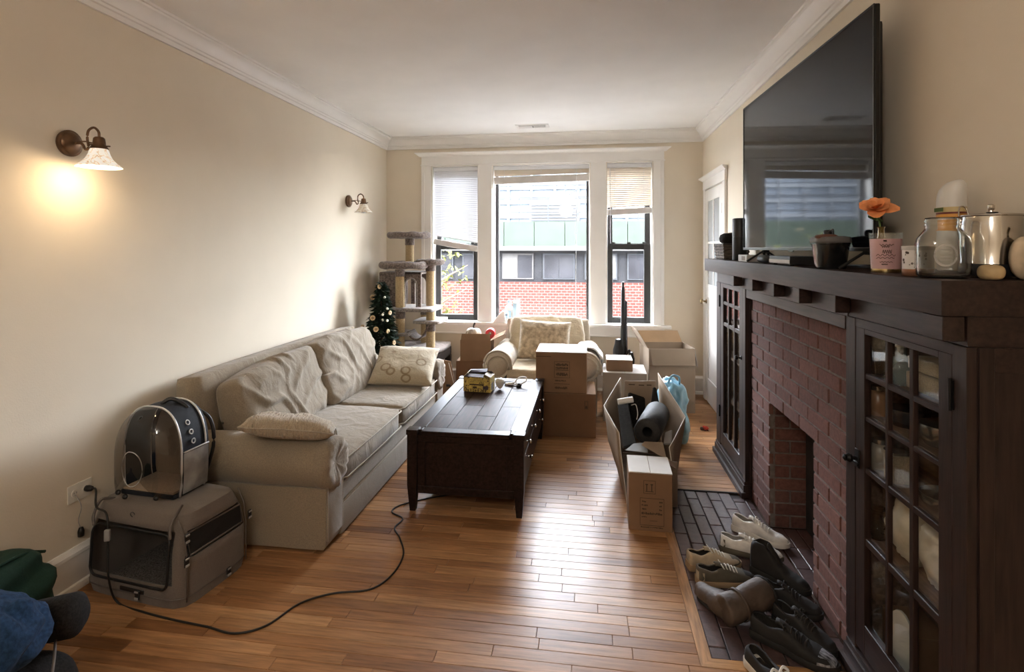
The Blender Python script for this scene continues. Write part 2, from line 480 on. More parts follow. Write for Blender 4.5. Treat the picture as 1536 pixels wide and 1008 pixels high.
b1 = blind('white venetian blind lowered halfway with its bottom rail hanging crooked', *OPEN[0], WZ1 - .012, 1.60, 1.515, .0205, m_slatw, 66, (-.16, .16))
b2 = blind('venetian blind pulled almost fully up over the wide middle window', *OPEN[1], WZ1 - .012, 2.268, 2.290, .0068, m_slatc, 50, (-.40, -.33, 0, .36, .43), .072)
b3 = blind('cream venetian blind lowered a third with a grey bottom rail', *OPEN[2], WZ1 - .012, 1.905, 1.925, .0205, m_slatc, 62, (-.15, .15))
bm = nb(); cyl(bm, (.38, -.03, -.03), (.372, -.03, -1.62), .0022, seg=6); cyl(bm, (.372, -.03, -1.62), (.372, -.03, -1.66), .005, .004, seg=8)
obj('pull_cord', bm, m_slatw, b2)
bm = nb(); cyl(bm, (-.20, -.03, -.03), (-.195, -.03, -.84), .003, seg=6); obj('tilt_wand', bm, m_slatw, b3)

# ---- ceiling vent
t = thing('ceiling_vent', 'white metal ceiling vent with two louvre banks near the window wall', 'vent', (-.567, 5.37, ZC))
box('frame', (-.165, .165, -.078, .078, -.006, -.0005), m_trim, t, bev=.002)
m_ventd = mat('vent_shadow_metal', (.30, .29, .28), rough=.6)
box('duct_opening', (-.135, .135, -.05, .05, -.0072, -.006), m_ventd, t)
first = None
for k in range(18):
    if k == 9: continue
    o = box('louvre', (-.0012, .0012, -.05, .05, -.006, .006), m_trim, t) if first is None else inst(first)
    first = first or o
    o.location = (-.13 + .0153 * k, 0, -.0115); o.rotation_euler = (0, R(48 if k < 9 else -48), 0)

# ---- right-hand door and casing
d = struct(box('door_1', (XR - .012, XR - .0005, 4.87, 5.545, 0.012, 2.06), m_trim))
for y0, y1 in ((4.776, 4.866), (5.55, 5.64)):
    box('casing', (XR - .024, XR - .0005, y0, y1, 0, 2.075), m_trim, d, bev=.003)
box('head', (XR - .026, XR - .0005, 4.766, 5.65, 2.075, 2.165), m_trim, d, bev=.003)
bm = nb(); cp = [(0, 2.165), (.028, 2.165), (.032, 2.172), (.055, 2.188), (.058, 2.20), (0, 2.20)]
skin_rings(bm, [[(XR - a_ - .0005, y + s * a_, z) for a_, z in cp] for y, s in ((4.766, -1), (5.65, 1))], cap0=True, cap1=True)
obj('cap', bm, m_trim, d)
# stiles, rails and muntins standing proud of the leaf
def dbar(y0, y1, z0, z1, nm='rail'): box(nm, (XR - .022, XR - .0115, y0, y1, z0, z1), m_trim, d, bev=.002)
dbar(4.87, 4.97, .012, 2.06, 'stile'); dbar(5.445, 5.545, .012, 2.06, 'stile')
dbar(4.97, 5.445, 1.95, 2.06); dbar(4.97, 5.445, 1.02, 1.15); dbar(4.97, 5.445, .012, .24)
dbar(5.195, 5.22, 1.15, 1.95, 'muntin'); dbar(4.97, 5.195, 1.54, 1.56, 'muntin'); dbar(5.22, 5.445, 1.54, 1.56, 'muntin')
m_dpane = mat('door_pane_glass', (.42, .45, .47), rough=.08, var=.05)
for y0, y1 in ((4.97, 5.195), (5.22, 5.445)):
    for z0, z1 in ((1.15, 1.54), (1.56, 1.95)):
        box('pane', (XR - .0145, XR - .0125, y0, y1, z0, z1), m_dpane, d)
box('panel', (XR - .018, XR - .0115, 5.02, 5.395, .29, .97), m_trim, d, bev=.004)
kb = nb(); lathe(kb, [(.002, 0), (.022, 0), (.024, .004), (.010, .008), (.009, .03), (.024, .036), (.027, .046), (.022, .056), (.004, .06)], 16, M=TR((XR - .022, 5.495, .98), ry=R(-90)))
obj('door_knob', kb, mat('aged_brass', (.30, .22, .12), rough=.35, metal=1), d, smooth=True)
for z in (.3, 1.05, 1.8):
    box('hinge', (XR - .028, XR - .022, 4.858, 4.876, z, z + .09), m_trim, d, bev=.002)
# ================================================================ across the street
GY = 22.0
def zv(v, y=GY, x=-1.0): return 1.5 + (372 - v) / 810.0 * (-x * math.sin(YAW) + y * math.cos(YAW))
def brick_mat(name, c1, c2, cm, s):
    m = bpy.data.materials.new(name); m.use_nodes = True; nt = m.node_tree; b = nt.nodes['Principled BSDF']
    tc = nt.nodes.new('ShaderNodeTexCoord'); mp = nt.nodes.new('ShaderNodeMapping'); mp.inputs['Rotation'].default_value = (R(90), 0, 0)
    br = nt.nodes.new('ShaderNodeTexBrick'); br.inputs['Color1'].default_value = (*c1, 1); br.inputs['Color2'].default_value = (*c2, 1); br.inputs['Mortar'].default_value = (*cm, 1)
    br.inputs['Scale'].default_value = s; br.inputs['Mortar Size'].default_value = .03
    L(nt, tc.outputs['Object'], mp.inputs[0]); L(nt, mp.outputs[0], br.inputs[0]); L(nt, br.outputs[0], b.inputs['Base Color']); b.inputs['Roughness'].default_value = .85
    return m
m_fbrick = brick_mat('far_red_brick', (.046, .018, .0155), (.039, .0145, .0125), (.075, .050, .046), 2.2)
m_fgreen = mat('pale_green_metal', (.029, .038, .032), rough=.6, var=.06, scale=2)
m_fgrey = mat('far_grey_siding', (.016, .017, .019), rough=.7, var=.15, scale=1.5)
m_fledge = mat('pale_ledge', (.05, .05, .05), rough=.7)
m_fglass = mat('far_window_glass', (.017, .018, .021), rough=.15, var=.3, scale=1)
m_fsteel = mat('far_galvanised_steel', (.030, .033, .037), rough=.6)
m_street = mat('street_asphalt', (.08,.08,.082), rough=.9)
zb, zd, zl, zg = zv(424), zv(376), zv(369), zv(332)
bl = thing('brick_building', 'low red brick building with a green metal fascia across the street', 'building', (0, GY, -4.2))
def bb(nm, x0, x1, y0, y1, z0, z1, m, par=None, bev=0): return box(nm, (x0, x1, y0, y1, z0 + 4.2, z1 + 4.2), m, par or bl, bev=bev)
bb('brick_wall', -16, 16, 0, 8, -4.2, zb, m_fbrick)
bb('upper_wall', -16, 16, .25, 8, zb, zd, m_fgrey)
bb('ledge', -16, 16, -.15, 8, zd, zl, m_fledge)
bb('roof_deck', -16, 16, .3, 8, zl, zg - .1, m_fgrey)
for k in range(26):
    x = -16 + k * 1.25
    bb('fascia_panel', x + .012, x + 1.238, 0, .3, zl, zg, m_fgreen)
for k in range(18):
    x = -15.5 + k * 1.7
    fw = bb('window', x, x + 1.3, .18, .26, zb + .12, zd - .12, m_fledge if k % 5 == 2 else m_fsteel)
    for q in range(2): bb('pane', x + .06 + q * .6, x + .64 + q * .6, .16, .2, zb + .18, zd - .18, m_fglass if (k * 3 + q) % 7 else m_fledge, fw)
# roof plant
rl = thing('roof_railing', 'thin steel pipe railing along the roof across the street', 'railing', (0, GY + 1, zg - .1))
for k in range(22):
    bm = nb(); cyl(bm, (-13 + k * 1.25, 0, 0), (-13 + k * 1.25, 0, 1.15), .03, seg=6); obj('post', bm, m_fsteel, rl)
for z in (.55, 1.12):
    bm = nb(); cyl(bm, (-13, 0, z), (13.5, 0, z), .025, seg=6); obj('rail', bm, m_fsteel, rl)
def roof_unit(label, x, y, w, dp, h, drum=False):
    t = thing('roof_unit', label, 'roof unit', (x, y, zg - .1))
    if drum:
        bm = nb(); lathe(bm, [(.01, .25), (w / 2, .25), (w / 2, h - .1), (w / 2 - .06, h), (.01, h)], 20); obj('drum', bm, m_fledge, t, smooth=True, auto=30)
        for k in range(4): box('leg', (.6 * w * math.cos(k * PI / 2 + .7) * .6 - .04, .6 * w * math.cos(k * PI / 2 + .7) * .6 + .04, .36 * w * math.sin(k * PI / 2 + .7) - .04, .36 * w * math.sin(k * PI / 2 + .7) + .04, 0, .26), m_fsteel, t)
    else:
        box('casing', (-w / 2, w / 2, -dp / 2, dp / 2, .1, h), m_fledge, t, bev=.03)
        for k in range(6): box('louvre', (-w / 2 + .1, w / 2 - .1, -dp / 2 - .03, -dp / 2, .25 + k * (h - .4) / 6, .25 + k * (h - .4) / 6 + .06), m_fsteel, t)
        box('base', (-w / 2 - .05, w / 2 + .05, -dp / 2 - .05, dp / 2 + .05, 0, .1), m_fsteel, t)
roof_unit('large white roof cabinet with louvres behind the green fascia', -1.6, GY + 3.5, 2.3, 1.5, 1.25)
roof_unit('round pale roof fan housing beside the white roof cabinet', .4, GY + 3.2, 1.1, 1, 1.0, True)
ft = thing('roof_frame', 'open steel ladder frame standing on the roof across the street', 'frame', (-6.2, GY + 2.5, zg - .1))
for x in (-.6, -.2, .25, .65):
    bm = nb(); cyl(bm, (x, 0, 0), (x, 0, 1.65), .035, seg=6); obj('post', bm, m_fsteel, ft)
for z in (.8, 1.62):
    bm = nb(); cyl(bm, (-.7, 0, z), (.75, 0, z), .035, seg=6); obj('rail', bm, m_fsteel, ft)
tw = thing('roof_mast', 'lattice steel mast rising behind the roof across the street', 'mast', (-.9, GY + 6, zg - .1))
for sx in (-.35, .35):
    bm = nb(); cyl(bm, (sx, 0, 0), (sx, 0, 4.4), .05, seg=6); obj('post', bm, m_fsteel, tw)
for k in range(9):
    bm = nb(); cyl(bm, (-.35 if k % 2 else .35, 0, .3 + k * .45), (.35 if k % 2 else -.35, 0, .3 + (k + 1) * .45), .03, seg=6); obj('brace', bm, m_fsteel, tw)
for k in range(4):
    wz = zg + .75 + k * .42
    bm = nb(); tube(bm, [(-18 + q * 3.6, GY - 3 + .0 * q, wz - .05 + .05 * ((q - 5) / 5) ** 2) for q in range(11)], .018, 5)
    tag(obj('overhead_wire', bm, m_fsteel), 'thin overhead wire strung along the street', 'wire', 'overhead street wires')
bg = thing('tower_block', 'wide pale glass office block rising behind the low roofs', 'building', (-9, 60, -4.2))
m_haze = mat('pale_concrete', (.072, .080, .090), rough=.8, var=.06, spec=0); m_haze2 = mat('far_pale_blue_glazing', (.052, .062, .076), rough=.6, var=.12, scale=.25, spec=0)
box('wall', (-26, 26, 0, 10, 0, 24), m_haze2, bg)
for r_ in range(15): box('floor_band', (-26.1, 26.1, -.25, 0, 1.0 + r_ * 1.6, 1.32 + r_ * 1.6), m_haze, bg)
for k in range(21): box('pier', (-26 + k * 2.6 - .12, -26 + k * 2.6 + .12, -.32, 0, 0, 24), m_haze, bg)
struct(box('street_slab', (-60, 60, WY1 + .05, 90, -4.4, -4.2), m_street), 'grey asphalt street below the window')  # ground slab of the street outside, no part of the trim
# street tree seen through the left window
tt = thing('street_tree', 'yellow-green leafy street tree outside the crooked-blind window', 'tree', (-4.75, 15.0, -4.2))
m_bark = mat('tree_bark', (.13, .09, .06), rough=.9, bump=.4, bscale=20)
m_leaf = mat('spring_leaf', (.09, .098, .03), rough=.6, var=.35, scale=3)
bm = nb(); tube(bm, spline([(0, 0, 0), (.05, .02, 2), (-.05, 0, 3.4), (0, .1, 5.2)], 6), lambda f: .14 * (1 - f) + .02, 8); obj('trunk', bm, m_bark, tt, smooth=True)
lr = random.Random(3)
for k in range(9):
    a = lr.uniform(0, 2 * PI); z = lr.uniform(2.8, 4.6)
    bm = nb(); tube(bm, spline([(0, 0, z), (.6 * math.cos(a), .6 * math.sin(a), z + .5), (1.3 * math.cos(a), 1.3 * math.sin(a), z + .9)], 4), lambda f: .05 * (1 - f) + .008, 6); obj('branch', bm, m_bark, tt)
bm = nb()
for k in range(1500):
    while 1:
        p = Vector((lr.uniform(-1, 1), lr.uniform(-1, 1), lr.uniform(-1, 1)))
        if p.length < 1: break
    c = Vector((p.x * 1.35, p.y * 1.2, 4.55 + p.z * 1.6))
    if fbm(c, 1.3, 2) < -.12: continue
    q = Matrix.Rotation(lr.uniform(0, 6.28), 3, 'Z') @ Matrix.Rotation(lr.uniform(-1.2, 1.2), 3, 'X')
    s = lr.uniform(.06, .11)
    bm.faces.new([bm.verts.new(c + q @ Vector(v) * s) for v in ((0, -1, 0), (.55, -.2, .15), (.4, .5, .1), (0, 1, 0), (-.4, .5, .1), (-.55, -.2, .15))])
o = obj('foliage', bm, m_leaf, tt); o['kind'] = 'stuff'

for k_ in list(MATS):
    if k_.startswith(('far_', 'pale_green', 'pale_ledge', 'street_', 'pale_concrete', 'spring')): MATS[k_].node_tree.nodes['Principled BSDF'].inputs['Specular IOR Level'].default_value = .0 if k_ != 'far_window_glass' else .12
m_fbrick.node_tree.nodes['Principled BSDF'].inputs['Specular IOR Level'].default_value = 0
# unseen mass of our own building, added to shade the facade opposite
m_own = mat('own_building_brick', (.12, .075, .06), rough=.9)
bm = nb()
bx(bm, XL - 9, XR + 9, WY1 - .12, WY1, ZC + .1, 9.5); bx(bm, XL - 9, XL - .12, WY1 - .12, WY1, -4.2, ZC + .1); bx(bm, XR + .12, XR + 9, WY1 - .12, WY1, -4.2, ZC + .1); bx(bm, XL - .12, XR + .12, WY1 - .12, WY1, -4.2, -.06)
struct(obj('wall_outside', bm, m_own))
# ================================================================ fireplace wall
def wood_mat(name, col, rough, grain, amt=.5, bump=.15, coat=0):
    m = mat(name, col, rough=rough, var=amt, scale=14, stretch=grain, bump=bump, bscale=40, coat=coat, spec=.38)
    return m
m_esp = wood_mat('dark_stained_oak', (.026, .0135, .0105), .45, (6, .5, 6), .35, .08)
m_espv = wood_mat('dark_stained_oak_upright', (.024, .0125, .010), .45, (6, 6, .5), .35, .08)
m_brick = island_mat('fireplace_brick', [(.125, .052, .040), (.10, .046, .038), (.155, .068, .052), (.115, .056, .046), (.14, .056, .043)], .8, gscale=55, gamt=.35, bump=.5, spec=.3)
m_mortar = mat('brick_mortar', (.15, .125, .11), rough=.95, var=.2, scale=40, bump=.4, bscale=120)
m_paver = island_mat('hearth_paver', [(.085, .050, .046), (.062, .040, .040), (.11, .06, .05), (.075, .05, .05), (.095, .048, .04)], .36, gscale=45, gamt=.4, bump=.35, spec=.5)
m_pjoint = mat('dark_joint', (.018, .014, .013), rough=.9)
m_ironb = mat('blackened_iron', (.012, .011, .011), rough=.4, metal=.6, var=.2)
m_soot = mat('firebox_soot', (.02, .014, .012), rough=.9, var=.4, scale=12)
FX, BXF = .925, .955                       # cabinet face, brick face
NY0, NY1, BY0, BY1, CY0, CY1 = 1.487, 2.107, 2.131, 3.391, 3.415, 4.15

# ---- hearth: wooden border, joint bed, pavers
h = thing('hearth', 'flush brick paver hearth with a pale oak border in front of the fireplace', 'hearth', (0, 0, 0))
m_oakb = wood_mat('oak_border', (.40, .21, .085), .35, (6, .6, 6), .25)
bw = .045
bm = nb(); prism(bm, [(HX0, HY0), (HX0 + bw, HY0 + bw), (HX0 + bw, HY1 - .012), (HX0, HY1 - .012)], -.012, .001); obj('border', bm, m_oakb, h)
m_oakb2 = wood_mat('oak_border_cross', (.40, .21, .085), .35, (.6, 6, 6), .25)
bm = nb(); prism(bm, [(HX0, HY0), (FX - .03, HY0), (FX - .03, HY0 + bw), (HX0 + bw, HY0 + bw)], -.012, .001); obj('border', bm, m_oakb2, h)
bm = nb(); bx(bm, HX0, FX - .03, HY1 - .012, HY1, -.012, .004); obj('border', bm, m_pjoint, h)
HXa, HXb, HYa, HYb = HX0 + bw, BXF - .004, HY0 + bw, HY1 - .012
box('joint_bed', (HXa, FX - .03, HYa, HYb, -.0125, -.006), m_pjoint, h)
box('joint_bed', (FX - .03, HXb, 2.132, 3.39, -.0125, -.006), m_pjoint, h)
PW, PL, J = .0672, .2045, .005
pv = None
def paver(x0, x1, y0, y1, par=None):
    if x1 > FX - .03 and par is None: y0, y1 = max(y0, 2.132), min(y1, 3.39)
    w, l = x1 - x0 - J, y1 - y0 - J
    if w < .012 or l < .012: return
    bm = nb(); bx(bm, -w / 2, w / 2, -l / 2, l / 2, -.006, 0, bev=.0025)
    obj('paver', bm, m_paver, par or h, loc=((x0 + x1) / 2, (y0 + y1) / 2, rnd.uniform(-.001, .0012)), rot=(rnd.uniform(-.006, .006), rnd.uniform(-.01, .01), rnd.uniform(-.006, .006)))
k = 0; x = HXa
while x < HXb - .01:
    x1 = min(x + PW, HXb); y = HYb + (0 if k % 2 else PL * .5) - (rnd.uniform(0, .02))
    y0 = HYb
    ys = [HYb]; yy = HYb - (PL if k % 2 else PL * .5) + rnd.uniform(-.015, .015)
    while yy > HYa + .02: ys.append(yy); yy -= PL
    ys.append(HYa)
    for a, b in zip(ys[1:], ys): paver(x, x1, a, b)
    x = x1; k += 1
# ---- brick face with opening
fp = thing('brick_fireplace', 'red brick fireplace face with a dark square firebox opening', 'fireplace', (0, 0, 0))
OY0, OY1, OZ = 2.498, 3.067, .68
bm = nb(); mz = 1.2
bx(bm, BXF + .006, XR - .004, BY0, OY0 - .006, .0, mz); bx(bm, BXF + .006, XR - .004, OY1 + .006, BY1, .0, mz); bx(bm, BXF + .006, XR - .004, OY0 - .006, OY1 + .006, OZ + .006, mz)
obj('mortar_bed', bm, m_mortar, fp)
box('firebox_back', (XR - .012, XR - .004, OY0 - .004, OY1 + .004, 0, OZ + .004), m_soot, fp)
CH, BL, BJ = .0667, .2085, .009
shared = {}
def brick(y0, y1, z0, z1):
    w, hh = y1 - y0 - BJ, z1 - z0 - BJ
    if w < .012 or hh < .012: return
    key = (round(w, 3), round(hh, 3), rnd.randrange(3))
    loc = (BXF + .012 + rnd.uniform(-.0016, .0016), (y0 + y1) / 2, (z0 + z1) / 2); rot = (rnd.uniform(-.008, .008), rnd.uniform(-.01, .01), rnd.uniform(-.006, .006))
    if key in shared: inst(shared[key], loc, rot); return
    bm = nb(); bx(bm, -.012, .012, -w / 2, w / 2, -hh / 2, hh / 2, bev=.003)
    displace(bm, lambda p, n: Vector((0, rnd.uniform(-.0009, .0009), rnd.uniform(-.0009, .0009))))
    shared[key] = obj('brick', bm, m_brick, fp, loc=loc, rot=rot)
for r_ in range(18):
    z0, z1 = r_ * CH, (r_ + 1) * CH
    y = BY0 - (0 if r_ % 2 else BL / 2)
    while y < BY1:
        a, b = max(y, BY0), min(y + BL, BY1)
        segs = [(a, b)]
        if z0 < OZ - .02:
            segs = []
            if a < OY0: segs.append((a, min(b, OY0)))
            if b > OY1: segs.append((max(a, OY1), b))
        for s in segs: brick(*s, z0, z1)
        y += BL
# firebox floor
for k in range(3):
    for q in range(3):
        y0, y1 = 2.50 + q * .19, 2.50 + (q + 1) * .19; x0 = BXF + .002 + k * .066
        if y1 <= 3.08: paver(x0, min(x0 + .066, 1.148), y0, min(y1, 3.067), fp)

# far jamb, near jamb and head lining of the firebox
for yj, sg in ((OY1, 1), (OY0, -1)):
    for r_ in range(10):
        x0 = BXF + .026
        for q, (a, b) in enumerate(((x0, x0 + .165),) if r_ % 2 else ((x0, x0 + .08), (x0 + .08, x0 + .165))):
            w, hh = b - a - BJ, CH - BJ
            key = ('j', round(w, 3))
            loc = ((a + b) / 2, yj + sg * .010 + rnd.uniform(-.0015, .0015), (r_ + .5) * CH)
            if key in shared: inst(shared[key], loc)
            else:
                bm = nb(); bx(bm, -w / 2, w / 2, -.010, .010, -hh / 2, hh / 2, bev=.003); shared[key] = obj('brick', bm, m_brick, fp, loc=loc)
box('iron_frame', (XR - .022, XR - .012, OY0 + .012, OY0 + .04, .004, OZ - .01), m_ironb, fp)
box('iron_lintel', (BXF + .03, XR - .02, OY0, OY1, OZ - .008, OZ - .001), m_ironb, fp)

# ---- frieze board, corbels, mantel shelf
ms = thing('mantel_shelf', 'thick dark oak mantel shelf carried on square corbels above brick and cabinets', 'mantel', (0, 0, 0))
MX, MZ0, MZ1 = .868, 1.330, 1.419
box('shelf', (MX, XR - .003, NY0 - .002, 4.29, MZ0, MZ1), m_esp, ms, bev=.004, seg=2)
box('frieze', (FX, XR - .003, BY0, BY1, 1.203, MZ0 - .077), m_esp, fp, bev=.002)
box('frieze_top', (FX, XR - .003, NY1 + .003, CY0 - .003, MZ0 - .0768, MZ0 - .0005), m_esp, ms)
box('cleat', (FX + .004, XR - .003, NY0 + .002, NY1 + .003, MZ0 - .075, MZ0 - .0005), m_esp, ms)
box('cleat', (FX + .004, XR - .003, CY0 - .003, CY1, MZ0 - .075, MZ0 - .0005), m_esp, ms)
for y0, y1 in ((1.490, 1.575), (2.087, 2.160), (2.425, 2.50), (2.742, 2.815), (3.086, 3.16), (3.471, 3.545)):
    box('corbel', (MX + .006, FX - .0005, y0, y1, MZ0 - .063, MZ0 - .0005), m_esp, ms, bev=.002)

# ---- glazed display cabinets
m_cabin = wood_mat('cabinet_inside_oak', (.19, .12, .083), .55, (6, .6, 6), .3)
m_cglass = glass('cabinet_glass', (.95, .96, .95), .025)
def cabinet(label, y0, y1, zrows, ycols, hinge_near, knob_y, knob_z, stile0, stile1, zb, zt, post0, post1):
    t = thing('display_cabinet', label, 'cabinet', (0, 0, 0), group=None)
    x0, x1, zc = FX, XR - .004, MZ0 - .077
    th = .02
    # carcass
    bm = nb()
    bx(bm, x0 + .02, x1, y0, y0 + th, .0, zc); bx(bm, x0 + .02, x1, y1 - th, y1, .0, zc)
    bx(bm, x1 - .01, x1, y0 + th, y1 - th, .0, zc); bx(bm, x0 + .03, x1 - .01, y0 + th, y1 - th, .08, .10)
    bx(bm, x0 + .03, x1 - .01, y0 + th, y1 - th, zc - .02, zc)
    obj('carcass', bm, m_cabin, t)
    # face posts and rails
    box('post', (x0, x0 + .024, y0 - .002, post0, 0, zc), m_espv, t, bev=.0015)
    box('post', (x0, x0 + .024, post1, y1 + .002, 0, zc), m_espv, t, bev=.0015)
    box('face_rail', (x0 + .002, x0 + .024, post0, post1, zc - .028, zc), m_esp, t)
    box('plinth', (x0 - .012, x0 + .03, y0 - .010, y1 + .010, 0, .075), m_esp, t, bev=.004, seg=2)
    box('plinth_moulding', (x0 - .026, x0, y0 - .022, y1 + .022, 0, .035), m_esp, t, bev=.006, seg=2)
    box('plinth_bead', (x0 - .006, x0 + .02, y0 - .004, y1 + .004, .075, .095), m_esp, t, bev=.004, seg=2)
    # visible side skin with stiles
    box('side_panel', (x0 + .0242, x1, y0 - .0015, y0 + .001, 0, zc), m_espv, t)
    box('side_stile', (x0 + .026, x0 + .06, y0 - .006, y0 - .001, .075, zc), m_espv, t, bev=.001)
    box('side_rail', (x0 + .06, x1, y0 - .006, y0 - .001, zc - .06, zc), m_esp, t, bev=.001)
    # door
    dx0, dx1 = x0 + .001, x0 + .023
    a, b = post0 + .003, post1 - .003
    dr = box('door', (dx0, dx1, a, stile0, zb, zt), m_espv, t, bev=.0015)
    box('stile', (dx0, dx1, stile1, b, zb, zt), m_espv, dr, bev=.0015)
    box('rail', (dx0, dx1, stile0, stile1, zrows[-1][1] if 0 else zrows[0][1], zt), m_esp, dr, bev=.0015)
    box('rail', (dx0, dx1, stile0, stile1, zb, zrows[-1][0]), m_esp, dr, bev=.0015)
    for (r0, r1) in zip(zrows, zrows[1:]):
        box('muntin', (dx0 + .003, dx1 - .004, stile0, stile1, r1[1], r0[0]), m_esp, dr, bev=.002)
    for (c0, c1) in zip(ycols, ycols[1:]):
        box('muntin', (dx0 + .002, dx1 - .004, c0[1], c1[0], zrows[-1][0], zrows[0][1]), m_espv, dr, bev=.002)
    for (z0, z1) in zrows:
        for (c0, c1) in ycols:
            box('pane', (dx1 - .009, dx1 - .006, c0 - .002, c1 + .002, z0 - .002, z1 + .002), m_cglass, dr)
    hy = a - .004 if hinge_near else b + .004
    for hz in (1.085, .30):
        hb = nb(); bx(hb, x0 - .003, x0 + .001, hy - .008, hy + .006, hz, hz + .075); cyl(hb, (x0 - .005, hy, hz - .004), (x0 - .005, hy, hz + .079), .0045, seg=10); obj('hinge', hb, m_ironb, dr)
    kb = nb(); lathe(kb, [(.001, 0), (.014, 0), (.014, .003), (.006, .006), (.0055, .018), (.013, .022), (.016, .030), (.012, .038), (.001, .040)], 14, M=TR((x0 + .001, knob_y, knob_z), ry=R(-90)))
    obj('knob', kb, m_ironb, dr, smooth=True, auto=40)
    return t, dr
rows_n = [(1.073, 1.206), (.927, 1.055), (.753, .912), (.511, .733), (.215, .486)]
cols_n = [(1.597, 1.715), (1.735, 1.850), (1.865, 1.991)]
cn, dn = cabinet('dark oak display cabinet with fifteen small glass panes full of dishes', NY0, NY1, rows_n, cols_n, True, 2.035, .768, 1.597, 1.991, .11, 1.225, 1.540, 2.054)
bm = nb()
lathe(bm, [(.001, .034), (.01, .036), (.012, .044), (.001, .05)], 10, M=TR((FX, 2.035, .768), ry=R(-90)))
bx(bm, FX - .004, FX + .001, 2.020, 2.050, .735, .80, bev=.002); bx(bm, FX - .010, FX - .004, 2.015, 2.055, .745, .757, bev=.002)
obj('latch', bm, m_ironb, dn, smooth=True, auto=40)
box('filler', (FX + .004, XR - .004, NY1 + .0022, BY0 - .0005, .096, MZ0 - .0775), m_espv, cn)
rows_f = [(1.127, 1.232), (.981, 1.106), (.205, .957)]
cols_f = [(3.586, 3.633), (3.665, 3.775), (3.819, 3.957)]
cols_f = [(3.545, 3.665), (3.690, 3.810), (3.835, 3.957)]
cf, df = cabinet('dark oak display cabinet beside the white door with tall glass panes', CY0, CY1, rows_f, cols_f, False, 3.50, .823, 3.545, 3.957, .11, 1.25, 3.470, 4.04)
box('filler', (FX + .032, XR - .004, BY1 + .0005, CY0 - .0022, .096, MZ0 - .0775), m_espv, cf)
# ================================================================ wall sconces, outlet, assumed ceiling lamp
m_bronze = mat('oil_rubbed_bronze', (.16, .095, .055), rough=.38, metal=.85, var=.25, scale=20)
def alabaster(name, lit):
    m = bpy.data.materials.new(name); m.use_nodes = True; nt = m.node_tree; b = nt.nodes['Principled BSDF']
    nz = nt.nodes.new('ShaderNodeTexNoise'); nz.inputs['Scale'].default_value = 14; nz.inputs['Detail'].default_value = 6; nz.inputs['Distortion'].default_value = 1.6
    tc = nt.nodes.new('ShaderNodeTexCoord'); L(nt, tc.outputs['Object'], nz.inputs[0])
    cr = nt.nodes.new('ShaderNodeValToRGB'); e = cr.color_ramp.elements
    e[0].position = .47; e[0].color = (.95, .90, .80, 1); e[1].position = .53; e[1].color = (.92, .87, .77, 1)
    k = e.new(.5); k.color = (.62, .42, .22, 1)
    L(nt, nz.outputs[0], cr.inputs[0]); L(nt, cr.outputs[0], b.inputs['Base Color']); b.inputs['Roughness'].default_value = .35
    if lit:
        L(nt, cr.outputs[0], b.inputs['Emission Color']); b.inputs['Emission Strength'].default_value = .2
    return m
m_shade_on = alabaster('lit_alabaster_glass', True); m_shade_off = alabaster('unlit_alabaster_glass', False)
m_bulb_on = mat('lit_bulb', (1, .95, .85), emis=(1, .86, .62), estr=4); m_bulb_off = mat('frosted_bulb', (.85, .83, .8), rough=.3)
